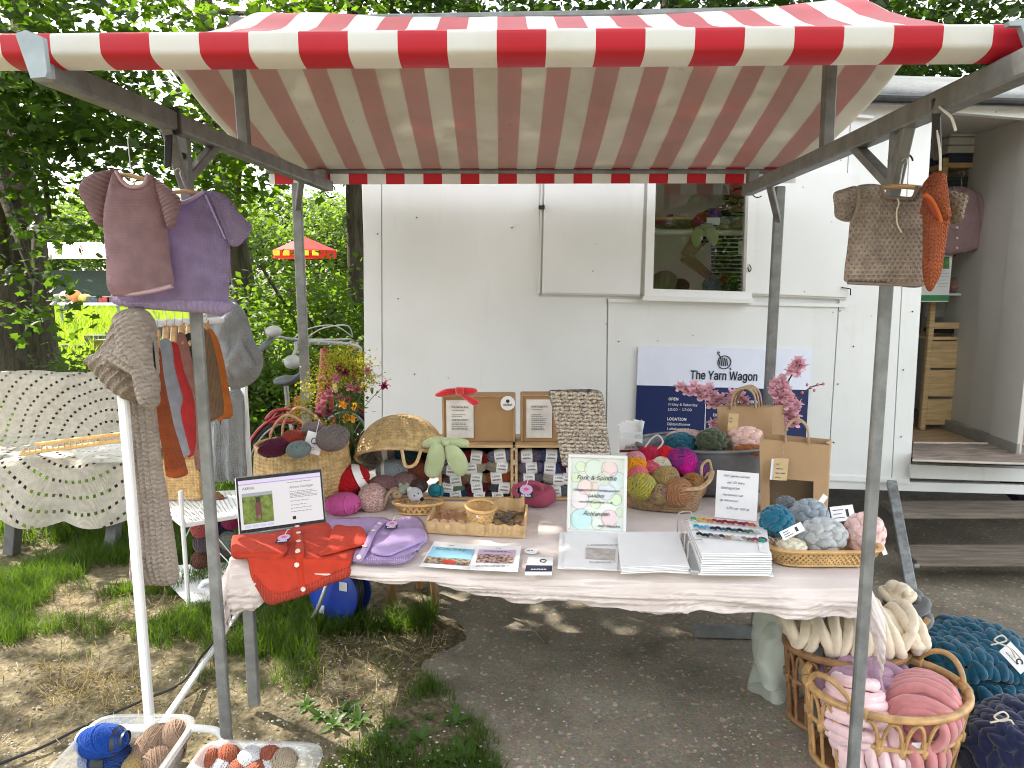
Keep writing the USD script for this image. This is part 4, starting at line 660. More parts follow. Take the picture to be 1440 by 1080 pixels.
hanger('wooden hanger of the dusty pink top, hung by a string from the left roof arm', (160, 243), (210, 252), 2.17, (178, 188), 3)
garment('knitted_sweater', 'mauve short-sleeved knitted top with ribbed hem, behind the dusty pink one', 'sweater', 2.36,
        [('body', [(240, 282), (256, 285), (268, 281), (286, 269), (300, 290), (312, 320), (323, 344), (321, 422), (314, 436), (173, 424), (178, 380), (190, 320)], 2.225, .06, K_PUR, (.0002, 0)), ('sleeve', [(286, 269), (313, 272), (332, 292), (352, 320), (344, 334), (334, 345), (323, 344), (312, 318), (298, 286)], 2.23, .05, K_PUR, (-.0006, 0), -.7),
         ('hem', [(172, 418), (321, 424), (313, 444), (290, 441), (173, 431)], 2.217, .04, K_PURR, (0, 0), 0, .004), ('cuff', [(345, 312), (353, 321), (334, 346), (326, 337)], 2.225, .045, K_PURR, (0, 0), 1.0, .004)],
        extra=[('neckband', band([(240, 283), (256, 285), (268, 281), (287, 269)], 2.205, .006), wool('wool_mauve', (.56, .45, .73))), ('raglan_seam', tube(spline([P(x, y, 2.195) for x, y in [(289, 274), (296, 290), (306, 312), (317, 336)]], 20), .003, 5), wool('wool_mauve', (.56, .45, .73)))])
hanger('wooden hanger of the mauve top, hooked on the left front post', (240, 268), (286, 270), 2.235, (250, 236), 3)

# ---------------------------------------------------------------- white clothes rack
RACKW = pm('rack_white', (.78, .79, .80), rough=.35, var=.03)
r0, r1 = Z(213, 1044, .02), V3(Z(213, 1044, 0)[0] + .02, 3.5, .02); r1[0] = P(352, 700, 3.5)[0]
RK = thing('clothes_rack', 'white tubular clothes rack beside the left front post', 'clothes rack', (r0 + r1) / 2 * (1, 1, 0))
t0, t1 = V3(r0[0], r0[1], 1.44), V3(r1[0], r1[1], 1.38)
part(RK, 'upright', bar(r0, t0, .029, .026, .005), RACKW, False); part(RK, 'upright', bar(r1, t1, .028, .025, .005), RACKW, False)
part(RK, 'hanging_rail', tube([t0, t1], .014, 10), RACKW); part(RK, 'base_rail', tube([r0 + (0, .02, .01), r1 + (0, 0, .01)], .0125, 10), RACKW)
for o, s in ((r0, .24), (r1, .27)):
    part(RK, 'foot', tube(spline([o + (-s, -.02, 0), o + (-s, 0, .025), o + (-s + .05, 0, .05), o + (0, 0, .052), o + (s - .05, 0, .05), o + (s, 0, .025), o + (s, -.02, 0)], 40), .0125, 10), RACKW)
# scarf over the near end
K_SCARF = knit('knit_oatmeal_cable', (.66, .55, .46), .026, .015, strength=1.0, fuzz=.8, var=.1)
def roll(pts, r, Y, mt): return tube(spline([P(x, y, Y + d) for x, y, d in pts], 40), r, 12)
def uvtube(p, r, sides=16, ru=1.0):
    m = tube(p, r, sides, caps=False); n = len(p); L = np.concatenate([[0], np.cumsum(np.linalg.norm(np.diff(p, axis=0), axis=1))]); r = np.broadcast_to(r, (n,))
    uv = np.stack([np.tile(np.arange(sides) / sides, n) * 2 * math.pi * float(np.mean(r)) * ru, np.repeat(L, sides)], 1); return np.asarray(m.vertices), np.asarray(m.faces), uv
SC = thing('cable_scarf', 'oatmeal chunky cable scarf knotted over the near end of the clothes rack', 'scarf', P(205, 650, 2.3))
part(SC, 'hanging_end', pillow(sub([(163, 500), (178, 470), (205, 480), (215, 530), (226, 620), (240, 720), (252, 790), (248, 820), (215, 822), (186, 816), (188, 760), (186, 700), (182, 640), (182, 580)], 100), .07, px_plane(2.29, (.0003, 0), (-.2, -1, .1)), 2.2, .004, 9, 3, fold=lambda q: .010 * np.abs(np.sin((q[:, 0] - (q[:, 1] - 500) * .10) * .42))), K_SCARF, True)
for poly, y, th, ph in (([(206, 442), (190, 433), (172, 441), (160, 470), (147, 492), (130, 500), (129, 513), (146, 532), (166, 553), (190, 564), (212, 545), (215, 490)], 2.30, .15, .9), ([(168, 452), (192, 433), (211, 446), (217, 500), (219, 566), (203, 570), (190, 530), (174, 500)], 2.21, .11, -.5), ([(150, 492), (172, 482), (196, 492), (207, 515), (196, 530), (172, 520), (152, 516)], 2.20, .09, 2.2)):
    part(SC, 'fold', pillow(sub(poly, 90), th, px_plane(y, (0, 0), (-.2, -1, .15)), 2.0, .004, 6, int(y * 100), fold=lambda q: .005 * np.sin((q[:, 0] * math.cos(ph) + q[:, 1] * math.sin(ph)) * .55), uvrot=ph), K_SCARF, True)
# garments on the rail, near to far
def railed(label, poly, Y, mt, top, slope=.0025, th=.05, name='baby_sweater', cuff=None, coltop=(0, 0)):
    t = garment(name, label, 'sweater', Y, [('body', poly, Y, th, mt, (slope, 0), .1)], 'small sweaters on the white clothes rack')
    q = P(*top, Y); h = thing('hanger', 'hanger of the ' + label.split(',')[0].replace(' on the white rack', '').replace(' mostly hidden behind the left front post', ''), 'hanger', q, 'pale hangers on the white clothes rack')
    part(h, 'bar', bar(P(top[0] + 2, top[1] + 32, Y - .03), P(top[0] + 4, top[1] + 2, Y + .02), .022, .012, .004), HANG, False)
    part(h, 'hook', tube(spline([P(top[0] + 4, top[1] + 2, Y), P(top[0] + 4, top[1] - 14, Y), P(top[0] - 3, top[1] - 24, Y), P(top[0] - 9, top[1] - 22, Y)], 16), .0018, 6), WIRE, True); return t
K_RUST = knit('knit_rust', (.38, .085, .02), .007, .006); K_LB = knit('knit_pale_blue', (.42, .48, .56), .005, .004); K_RED = knit('knit_scarlet', (.62, .02, .02), .005, .004); K_PB = knit('knit_rosewood', (.36, .20, .16), .007, .006, fuzz=.9); K_BR = knit('knit_brown_rib', (.26, .165, .09), .006, .005, rib=.013); K_OR = knit('knit_orange', (.72, .20, .02), .006, .005, rib=0); K_BK = knit('knit_black', (.02, .02, .025), .006, .005)
railed('orange ribbed sweater, farthest on the white rack', [(290, 470), (300, 466), (312, 500), (321, 550), (326, 585), (312, 590), (311, 599), (306, 588), (296, 590), (290, 540)], 3.02, K_OR, (286, 448)); railed('brown ribbed sweater on the white rack, before the orange one', [(280, 468), (288, 462), (296, 475), (306, 520), (313, 578), (300, 590), (292, 592), (283, 540)], 2.93, K_BR, (281, 452))
railed('black sweater mostly hidden behind the left front post', [(262, 478), (272, 476), (282, 540), (284, 600), (272, 560)], 2.84, K_BK, (262, 455)); railed('rosewood brown sweater on the white rack beside the post', [(249, 474), (258, 470), (268, 505), (276, 560), (284, 640), (278, 660), (266, 580), (256, 520)], 2.76, K_PB, (252, 452))
railed('scarlet red sweater on the white rack', [(238, 486), (248, 484), (256, 520), (270, 560), (274, 610), (270, 640), (262, 638), (252, 590), (242, 530)], 2.68, K_RED, (241, 456)); railed('pale blue sweater on the white rack between the rust and the scarlet ones', [(226, 482), (238, 480), (244, 520), (255, 560), (252, 580), (262, 625), (266, 638), (256, 640), (240, 600), (228, 530)], 2.60, K_LB, (230, 456))
railed('rust knitted sweater with a folded cuff, nearest on the white rack', [(213, 494), (222, 490), (228, 530), (240, 590), (252, 630), (260, 655), (259, 664), (238, 668), (232, 640), (222, 580)], 2.5, K_RUST, (217, 462))
part('/World/baby_sweater_006', 'cuff', band([(236, 664), (248, 666), (261, 662)], 2.49, .016), wool('wool_rust', (.38, .085, .02)))
# pale blue-grey shawl over the far end
K_SHAWL = knit('knit_grey_blue', (.58, .63, .67), .012, .009, strength=1.0, var=.1)
SH = thing('shawl', 'pale grey-blue knitted shawl knotted over the far end of the clothes rack', 'shawl', P(325, 560, 3.4))
part(SH, 'hanging_end', pillow(sub([(296, 560), (318, 545), (340, 555), (345, 620), (348, 672), (325, 676), (298, 672), (294, 620)], 80), .08, px_plane(3.42, (0, 0), (-.2, -1, 0)), 2.4, .01, 6, 4, fold=lambda q: .012 * np.sin(q[:, 0] * .33)), K_SHAWL, True)
part(SH, 'front_fold', pillow(sub([(288, 448), (310, 430), (328, 425), (338, 440), (344, 480), (352, 505), (354, 520), (335, 534), (318, 540), (312, 500), (300, 470)], 80), .10, px_plane(3.30, (0, 0), (-.2, -1, .1)), 2.4, .008, 6, 5, fold=lambda q: .016 * np.sin((q[:, 0] + q[:, 1] * .6) * .16)), K_SHAWL, True)
for pts, r in (([(320, 432, .05), (334, 450, .0), (345, 485, 0), (356, 508, .03), (346, 528, .02), (322, 536, .0)], .045), ([(296, 450, .0), (312, 480, -.07), (325, 510, -.08), (338, 525, -.06)], .038)):
    part(SH, 'fold', uvtube(spline([P(x, y, 3.36 + d) for x, y, d in pts], 50), r), K_SHAWL, True)

# ---------------------------------------------------------------- white shelf unit behind the rack
SU = thing('shelf_unit', 'low white metal shelf unit with perforated shelf behind the clothes rack', 'shelf unit', Z(257, 860, 0))
a = Z(257, 860, 0); zs = .435; sl_, sr_ = P(212, 705, 3.55), None
fl_, fr_, br_, bl_ = Z(257, 737, zs), Z(345, 722, zs), Z(335, 690, zs), Z(222, 690, zs); bl_ = Z(205, 696, zs)
PERF = mat('perforated_white', {'uv': ('uvmap', {'attribute': 'st'}), 'v': ('voronoi_texture', {'scale': 38, 'randomness': 0., 'dimensions': '2D'}), 'l': ('math', {'math_type': 'less_than', 'value2': .22}), 'p': ('principled_bsdf', {'base_color': (.78, .79, .78), 'roughness': .4}), 't': ('transparent_bsdf', {}), 'x': ('mix_closure', {})},
    [('uv.UV', 'v.vector'), ('v.distance', 'l.value1'), ('l.value', 'x.fac'), ('p.BSDF', 'x.closure1'), ('t.BSDF', 'x.closure2')], 'x.closure')
part(SU, 'shelf', quad_patch(bl_, fl_, fr_, br_, 12, 12), PERF, True)
for u, v in ((bl_, fl_), (fl_, fr_), (fr_, br_), (br_, bl_)): part(SU, 'shelf_rim', bar(u - (0, 0, .008), v - (0, 0, .008), .008, .022), RACKW, False)
for q in (fl_, bl_, br_, fr_): part(SU, 'post', tube([q * (1, 1, 0), q + (0, 0, .16 if q is fl_ else .9 if q is br_ else .1)], .011, 8), RACKW)
lo = V3(0, 0, -.40)
part(SU, 'lower_shelf', quad_patch(bl_ + lo, fl_ + lo, fr_ + lo, br_ + lo, 2, 2), RACKW, True); part(SU, 'lower_rim', tube([fl_ + lo, fr_ + lo], .011, 8), RACKW)
for u, v in ((fl_ + lo * .2, br_ + (0, 0, .3)), (bl_ + (0, 0, .1), fr_ + lo * .9), (fl_ + (0, 0, .15), fr_ + lo * .8)): part(SU, 'wire_brace', tube([u, v], .003, 5), RACKW)
BAMB = weave('bamboo_weave', (.52, .33, .14), .014, .014)
q = P(262, 662, 3.72); solo('bamboo_box', (lambda m: (m[0], m[1], m[2]))(grid(lambda u, v: np.stack([q[0] + .10 * np.clip(np.cos(u * 6.283) * 1.4, -1, 1), q[1] + .08 * np.clip(np.sin(u * 6.283) * 1.4, -1, 1), zs + .01 + v * .21], -1), 40, 12, (.6, .21))), BAMB, 'square woven bamboo box on the white perforated shelf', 'bamboo box', loc=q, smooth=True)
# ---------------------------------------------------------------- bench with crochet blanket
BN = thing('bench', 'grey wooden bench under the cream crochet blanket', 'bench', Z(60, 770, 0)); GREYW = pm('grey_wood', (.14, .14, .135), rough=.8, var=.3, scale=6, bump=.2)
bx0, bx1, by = P(-60, 650, 4.1)[0], P(190, 650, 4.1)[0], 4.1
part(BN, 'seat', box(((bx0 + bx1) / 2, by + .2, .50), (bx1 - bx0, .42, .04)), GREYW); part(BN, 'backrest', box(((bx0 + bx1) / 2, by + .53, .74), (bx1 - bx0, .03, .38), rx=-.12), GREYW)
for x in (P(28, 700, 4.1)[0], bx1 - .1):
    for y in (by, by + .4): part(BN, 'leg', bar(V3(x - .07, y - .02, -.02), V3(x, y + .02, .49), .06, .075), GREYW, False)
CRO = crochet('cream_crochet', (.62, .57, .47), polar=(0, 0, .085, 12.5), strength=.9)
def blanket(u, v):
    """u across, v from the scalloped hem up over the seat and the back"""
    x = bx0 - .05 + u * (bx1 - bx0 + .08); s = v * 1.42
    sc = .045 * np.abs(np.sin(u * 9.5 + .4)) * np.clip(1 - v * 3, 0, 1) + .03
    y = np.interp(s, [0, .12, .30, .36, .66, .74, 1.22, 1.42], [by - .10, by - .08, by - .04, by + .0, by + .36, by + .42, by + .50, by + .56]); z = np.interp(s, [0, .30, .36, .66, .74, 1.18, 1.24, 1.42], [.24, .51, .545, .54, .585, .96, .985, .90])
    p = np.stack([x, y, z - sc * np.clip(1 - v * 4, 0, 1)], -1); w = fbm(np.stack([x, s, 0 * x], -1), 3.5, 3, 8)
    p[..., 2] += w * .045 - .05 * np.clip(v - .8, 0, 1) * (np.abs(u - .5) * 2) ** 2 * 4 * .3; p[..., 1] += -.05 * np.sin(u * 19) * np.clip(.3 - v, 0, 1) + fbm(p, 4, 2, 3) * .05; return p
nu_, nv_ = 110, 110; bp, bf, buv = grid(blanket, nu_, nv_); U, Vg = buv[:, 0], buv[:, 1]; W_ = bx1 - bx0 + .08
buv = np.stack([(U - .66) * W_, (Vg * 1.42 - .66) * 1.0], 1)
solo('crochet_blanket', (bp, bf, buv), CRO, 'cream crochet blanket with rings of holes spread over the bench', 'blanket', smooth=True, loc=(bx0 + .5, by, .5))
LOOM = pm('loom_wood', (.60, .36, .13), rough=.5, var=.15)
a, b = P(30, 638, 4.02), P(180, 618, 3.95); LM = thing('peg_loom', 'orange-brown wooden peg loom lying across the crochet blanket', 'loom', (a + b) / 2)
part(LM, 'rail', bar(a, b, .028, .02), LOOM, False); part(LM, 'rail', bar(a + (.02, .10, .03), b + (0, .10, .02), .02, .02), LOOM, False)
for k in np.linspace(.04, .97, 18): part(LM, 'peg', bar(on(a, b, k) + (0, -.012, -.005), on(a, b, k) + (0, -.012, .03), .008, .006), LOOM, False)
CLEAR = mat('clear_plastic', {'t': ('transparent_bsdf', {'color': (.93, .94, .93)}), 'd': ('principled_bsdf', {'base_color': (.75, .77, .76), 'roughness': .25}), 'x': ('mix_closure', {'fac': .30})}, [('t.BSDF', 'x.closure1'), ('d.BSDF', 'x.closure2')], 'x.closure')
def tub(o, a, b, h, x, y, z, th=.0, lip=.018, rnd=.5, taper=.85):
    """open plastic tray: corner-rounded rim a x b, height h"""
    th_ = np.linspace(0, 2 * np.pi, 65)[:-1]; c, s = np.cos(th_), np.sin(th_); sup = (np.abs(c) ** 6 + np.abs(s) ** 6) ** (-1 / 6); ring = np.stack([c * sup * a / 2, s * sup * b / 2], 1)
    lev = [(taper * .9, 0), (taper, .008), (1, h - .006), (1 + lip / a * 2, h), (1 + lip / a * 2.2, h - .012)]
    v = np.vstack([np.c_[ring * k, np.full(64, zz)] for k, zz in lev]); f = []
    for i in range(len(lev) - 1):
        j = np.arange(64); j2 = (j + 1) % 64; f += [np.stack([i * 64 + j, i * 64 + j2, (i + 1) * 64 + j2], 1), np.stack([i * 64 + j, (i + 1) * 64 + j2, (i + 1) * 64 + j], 1)]
    v = np.vstack([v, [0, 0, 0]]); j = np.arange(64); f.append(np.stack([np.full(64, len(v) - 1), (j + 1) % 64, j], 1)); return put(TM(v, np.vstack(f)), np.asarray(x, float), np.asarray(y, float), np.asarray(z, float), o)
ux, uy, uz = V3(1, 0, 0), V3(0, 1, 0), V3(0, 0, 1)
o = P(150, 652, 4.02); solo('plastic_tray', tub(o + (0, .1, .0), .42, .22, .07, unit((1, -.15, .05)), unit((.15, 1, 0)), uz), CLEAR, 'clear plastic tray with wool on the crochet blanket', 'tray', loc=o, smooth=True)
# ================================================================ yarn makers
def strands(c, r, R, n, seed, w=.05, segs=34, sides=4, fam=7, spread=.42):
    n = int(n * .8); w = max(w * 1.35, .07)
    """wound yarn: n loops laid side by side in families over an ellipsoid (radii r, axes R)"""
    g = np.random.default_rng(seed); out = []; r = np.asarray(r, float); t = np.linspace(0, 2 * np.pi, segs, endpoint=False); per = max(1, n // fam)
    for k in range(fam):
        a = g.uniform(0, 2 * np.pi); tilt = g.uniform(.75, 1.15) if k % 3 else g.uniform(.2, .6); nrm = unit(V3(math.cos(tilt) * 1.0, math.sin(tilt) * math.cos(a), math.sin(tilt) * math.sin(a))); x, y, _ = frame_of(nrm)
        for i in range(per):
            s = (i / max(1, per - 1) - .5) * 2 * spread + g.normal(0, .02); q = math.sqrt(max(.05, 1 - s * s)); lift = 1 + .05 * k / fam + g.normal(0, .016)
            p = (nrm * s + q * (np.cos(t)[:, None] * x + np.sin(t)[:, None] * y)) * r * lift; out.append(tube(p @ np.asarray(R).T + c, w * r.min(), sides, closed=True))
    out.append(ellipsoid(c, r * .97, 2, R)); return cat(out)
def axes(d, up=(0, 0, 1)): x, y, z = frame_of(d, up); return np.stack([z, x, y], 1)     # columns: long axis first
BANDM = pm('label_band', (.80, .80, .80), rough=.55, var=.03)
def ball(label, c, r, col, seed, d=(1, 0, .1), n=56, group='balls of yarn on the stall table', w=.06, mt=None, fam=7, name='yarn_ball', lab=None, spread=.42, segs=30):
    """one ball of yarn; lab=(offset, half width, colour) adds a paper band round it"""
    r = np.broadcast_to(np.asarray(r, float), (3,)).copy(); R = axes(unit(d)); t = thing(name, label, 'yarn ball', c, group)
    part(t, 'yarn', strands(np.asarray(c, float), r, R, n, seed, w, segs, 4, fam, spread), mt or wool('wool_%d_%d_%d' % tuple(int(q * 99) for q in col), col), True)
    if lab: part(t, 'paper_band', paper_band(c, r, R, *lab[:2]), lab[2], True)
    return t
def paper_band(c, r, R, off, hw):
    x = np.linspace(off - hw, off + hw, 7); th = np.linspace(0, 2 * np.pi, 33)[:-1]; k = np.sqrt(np.clip(1 - (x / r[0]) ** 2, .2, 1)) * 1.2
    v = np.stack([np.repeat(x[:, None], 32, 1), k[:, None] * r[1] * np.cos(th), k[:, None] * r[2] * np.sin(th)], -1).reshape(-1, 3)
    i, j = np.meshgrid(np.arange(6), np.arange(32), indexing='ij'); j2 = (j + 1) % 32; f = np.concatenate([np.stack([i * 32 + j, i * 32 + j2, (i + 1) * 32 + j2], -1).reshape(-1, 3), np.stack([i * 32 + j, (i + 1) * 32 + j2, (i + 1) * 32 + j], -1).reshape(-1, 3)])
    return TM(v @ R.T + c, f[:, ::-1])
def pxball(label, px, py, z, rx, ry, col, seed, d=(1, 0, .1), Y=None, sq=1.0, **k):
    """a ball whose middle shows at photo pixel px, py; rx, ry its half sizes there in pixels; z = height of its middle or Y its distance"""
    c = P(px, py, Y) if Y else Z(px, py, z); s = S(px, py, c[1]); return ball(label, c, (rx * s, min(rx, ry) * s * sq, ry * s), col, seed, d, **k)
def lobe(L, w, h): m = trimesh.creation.icosphere(2); v = np.asarray(m.vertices) * (L / 2, w / 2, h / 2); v[:, 1] *= 1 - .25 * (v[:, 0] / (L / 2)); return v, np.asarray(m.faces)
ROV = {}
def roving(name, col, var=.12):
    return pm('roving_' + name, col, rough=.95, var=var, scale=60, bump=.5, bscale=90, spec=.08, sheen=.4, bdist=.006, stretch=(1, 1, 1))
def plait(c, r, seed, rows=4, k=1.0, R=None, flat=1.0):
    """braided wool top wound into a ball: fat lobes in V pairs round an ellipsoid"""
    g = np.random.default_rng(seed); r = np.broadcast_to(np.asarray(r, float), (3,)); V, Fc, n = [], [], 0; ax = unit(V3(g.normal(0, .3), -.6, 1)) if R is None else np.asarray(R); x, y, z = frame_of(ax)
    for q in range(rows + 1):
        la = -1.1 + q * 2.35 / rows; m = max(3, int(round(8.0 * math.cos(la) * k)))
        for i in range(m):
            for s in (-1, 1):
                a = 2 * np.pi * (i + .5 * (s > 0)) / m + q * .9; b = la + s * .26 + g.normal(0, .04); p = math.cos(b) * (math.cos(a) * x + math.sin(a) * y) + math.sin(b) * z
                e = unit(np.cross(z, p)); no = unit(np.cross(p, e)); th = s * .7 + g.normal(0, .12); dd = e * math.cos(th) + no * math.sin(th); sd = np.cross(p, dd)
                lv, lf = lobe(1.0, .62 + g.uniform(-.06, .06), .55); w = (lv[:, :1] * dd + lv[:, 1:2] * sd + lv[:, 2:] * p) * .62 + p * .78; V.append(w * r + c); Fc.append(lf + n); n += len(lv)
    core = ellipsoid(c, r * .8, 2); V.append(core.vertices); Fc.append(core.faces + n); return TM(np.vstack(V), np.vstack(Fc))
def braid(label, px, py, Y, rx, ry, nm, col, seed, z=None, group='braided wool tops', **k):
    c = P(px, py, Y) if z is None else Z(px, py, z); s = S(px, py, c[1]); t = thing('wool_braid', label, 'wool braid', c, group); part(t, 'plait', plait(c, (rx * s, min(rx, ry) * s, ry * s), seed, **k), roving(nm, col), True); return t
def vstitch(fn, nu, nv, L, w, h, seed):
    """giant knit: V stitches on a surface fn(u, v) -> point; rows along v"""
    g = np.random.default_rng(seed); V, Fc, n = [], [], 0; e = .01
    for i in range(nu):
        for j in range(nv):
            u, v = (i + .5) / nu, (j + .5) / nv; p = fn(u, v); du, dv = unit(fn(u + e, v) - fn(u - e, v)), unit(fn(u, v + e) - fn(u, v - e)); no = unit(np.cross(du, dv)); du = np.cross(dv, no)
            for s in (-1, 1):
                a = .45 * s + g.normal(0, .1); dd = dv * math.cos(a) + du * math.sin(a); sd = np.cross(no, dd); lv, lf = lobe(L * g.uniform(.92, 1.1), w * g.uniform(.9, 1.1), h)
                V.append(p + du * s * w * .40 + no * g.normal(0, h * .08) + lv[:, :1] * dd + lv[:, 1:2] * sd + lv[:, 2:] * no); Fc.append(lf + n); n += len(lv)
    return TM(np.vstack(V), np.vstack(Fc))
# ================================================================ on the table
TZ = T + .012
ALU = pm('aluminium', (.55, .56, .58), rough=.3, metal=.8, var=.03)
# laptop: the screen is lit from inside
def screenmat(name, col, e): return mat(name, {'p': ('principled_bsdf', {'base_color': (.02, .02, .02), 'roughness': .25, 'emission_color': col, 'emission_strength': e})}, [], 'p.BSDF')
a, b = Z(336, 752, TZ + .012), Z(459, 735, TZ + .012); r = unit(b - a); nb = unit(np.cross(r, uz)); 
if nb[1] > 0: nb = -nb
u = unit(uz - nb * .28); n_ = unit(np.cross(r, u)); wd = np.linalg.norm(b - a); hg = wd * .66
LP = thing('laptop', 'open silver laptop showing a shop page with a photo, behind the red cardigan', 'laptop', (a + b) / 2)
part(LP, 'base', put(bev_box(wd, .22, .014, .004), r, -nb, uz, (a + b) / 2 + nb * .11 - (0, 0, .006)), ALU, False)
sc = part(LP, 'lid', put(bev_box(wd, hg, .008, .003), r, u, n_, (a + b) / 2 + u * hg / 2), ALU, False)
SO = a + n_ * .005
def on_s(x, y): return SO + r * wd * x + u * hg * y
def rect(x0, y0, x1, y1, k): return TM(np.array([on_s(x0, y0), on_s(x1, y0), on_s(x1, y1), on_s(x0, y1)]) + n_ * .0008 * k, [[0, 1, 2], [0, 2, 3]])
part(sc, 'bezel', rect(.01, .015, .99, .985, 0), BLACK, False); part(sc, 'screen', rect(.03, .07, .97, .93, 1), screenmat('screen_page', (.42, .40, .41), .55), False)
part(sc, 'browser_bar', cat(rect(.03, .865, .97, .93, 2), ), screenmat('screen_bar', (.40, .36, .46), .55), False); part(sc, 'purple_line', rect(.03, .85, .97, .865, 2), screenmat('screen_purple', (.22, .14, .35), .6), False)
part(sc, 'photo', rect(.06, .16, .40, .70, 2), mat('screen_photo', {'g': ('geometry', {}), 'n': ('noise_texture', {'scale': 45, 'detail': 4}), 'r': ('rgb_ramp', {'ramp': [(.3, (.03, .05, .01)), (.5, (.09, .12, .02)), (.7, (.14, .17, .04))]}), 'p': ('principled_bsdf', {'base_color': (.02, .02, .02), 'roughness': .25, 'emission_strength': .6})}, [('g.position', 'n.vector'), ('n.fac', 'r.fac'), ('r.color', 'p.emission_color')], 'p.BSDF'), False)
part(sc, 'photo_figure', cat(rect(.20, .30, .27, .52, 3), rect(.205, .20, .225, .31, 3), rect(.25, .20, .268, .31, 3)), screenmat('screen_maroon', (.10, .03, .03), .5), False); part(sc, 'photo_hair', rect(.21, .52, .262, .62, 3), screenmat('screen_dark', (.02, .02, .015), .5), False); part(sc, 'photo_sky', rect(.06, .64, .40, .70, 3), screenmat('screen_grey', (.22, .23, .26), .5), False)
part(sc, 'thumbnails', cat(*[rect(.07 + .085 * k, .09, .14 + .085 * k, .14, 2) for k in range(4)]), screenmat('screen_lilac', (.33, .31, .42), .55), False, kind='stuff')
part(sc, 'page_print', cat(text('AMMA', .010, on_s(.07, .76) + n_ * .002, r, u, n_, .0004), text('Amma Cardigan', .0085, on_s(.60, .70) + n_ * .002, r, u, n_, .0004), lines(on_s(.60, .0) + n_ * .001, r, u, n_, wd * .33, [hg * q for q in (.64, .61, .585, .56, .535, .47, .40, .34, .28)], .0010), lines(on_s(.58, 0) + n_ * .001, r, u, n_, wd * .34, [hg * .81], .0012), put(trimesh.creation.box((.012, .012, .0006)), r, u, n_, on_s(.63, .17) + n_ * .002)), INK, False)

# ---- cardigans: they lie on the cloth and hang over its front edge
def tableish(lift=.0, hang=.022):
    e = lambda x: np.interp(x, [FL[0], FR[0]], [FL[1], FR[1]]) - hang
    def fn(q):
        W, Nn = [], []
        for x, y in q:
            p = Z(x, y, TZ + lift); ye = e(p[0])
            if p[1] >= ye + .05: W.append(p); Nn.append((0, 0, 1))
            elif p[1] >= ye: k = (ye + .05 - p[1]) / .05; W.append(p); Nn.append((0, -k, 1))
            else:
                v = P(x, y, ye - .004); k = np.clip((TZ + lift - v[2]) / .04, 0, 1); W.append(v); Nn.append((0, -1, .8 * (1 - k)))
        Nn = np.array(Nn, float); return np.array(W), Nn / np.linalg.norm(Nn, axis=1, keepdims=True)
    return fn
def cardigan(name, label, body, sleeves, mt, mrib, placket, buttons, bm, seed, tagpos, woolm, lift0=0.0):
    t = thing(name, label, 'cardigan', Z(*np.mean(body, 0), TZ))
    part(t, 'body', pillow(sub(body, 150), .014, tableish(.010 + lift0), 2.6, .006, 9, seed, edge=.25), mt, True)
    for k, s in enumerate(sleeves): part(t, 'sleeve', pillow(sub(s, 110), .020, tableish(.022 + lift0), 2.4, .006, 14, seed + 1 + k, edge=.35), mt, True)
    fn = tableish(.022 + lift0); pl, nn = fn(spline(np.array(placket, float), 60)); part(t, 'button_band', (lambda m: m)(tube(pl + nn * .004, .013, 8, flat=.5)), woolm, True)
    for x, y in buttons:
        p, n = fn(np.array([(x, y)], float)); p, n = p[0] + n[0] * .012, n[0]; x_, y_, z_ = frame_of(n); bt = part(t, 'button', lathe([(0, .003), (.004, .0025), (.0065, .0045), (.0085, .0035), (.0085, 0), (0, 0)], 16, p, x_, y_, z_), bm, True)
    return t
K_CRED = knit('knit_coral_red', (.66, .055, .022), .0055, .0045, var=.08, strength=.6); K_CREDR = knit('knit_coral_red_rib', (.66, .055, .022), .005, .005, rib=.010); K_LIL = knit('knit_lilac', (.56, .41, .74), .005, .004, var=.08, strength=.6); K_LILR = knit('knit_lilac_rib', (.56, .41, .74), .005, .005, rib=.010)
PEARL = pm('shell_button', (.72, .62, .54), rough=.2, var=.1, coat=.4)
CL2 = cardigan('baby_cardigan', 'lilac knitted baby cardigan lying flat on the cloth beside the red one', [(456, 729), (490, 728), (535, 727), (552, 732), (568, 727), (591, 729), (601, 757), (592, 768), (583, 782), (566, 793), (540, 794), (512, 793), (498, 790), (480, 778), (462, 750)], [[(556, 745), (590, 742), (600, 757), (585, 766), (562, 776), (545, 782), (523, 778), (524, 770), (540, 760)]], K_LIL, K_LILR, [(540, 733), (528, 745), (520, 758), (514, 773), (505, 788)], [(534, 741), (525, 751), (513, 773), (506, 785)], PEARL, 61, None, wool('wool_lilac', (.56, .41, .74)))
CR2 = cardigan('baby_cardigan', 'coral red knitted baby cardigan hanging over the front edge of the table', [(400, 745), (414, 742), (428, 738), (440, 735), (458, 734), (480, 739), (505, 750), (500, 775), (491, 800), (491, 811), (460, 822), (430, 836), (400, 845), (380, 850), (366, 836), (354, 815), (349, 792), (345, 770), (370, 752)], [[(326, 757), (334, 752), (370, 750), (395, 752), (404, 770), (402, 777), (388, 790), (352, 786), (327, 784)], [(470, 740), (490, 740), (508, 741), (515, 752), (519, 764), (490, 772), (452, 782), (449, 777), (460, 768)]], K_CRED, K_CREDR, [(416, 744), (421, 765), (422, 785), (424, 800), (428, 826), (431, 832)], [(418, 745), (420, 754), (420, 766), (420, 778), (419, 793), (428, 826)], PEARL, 62, None, wool('wool_coral_red', (.66, .055, .022)), .004)
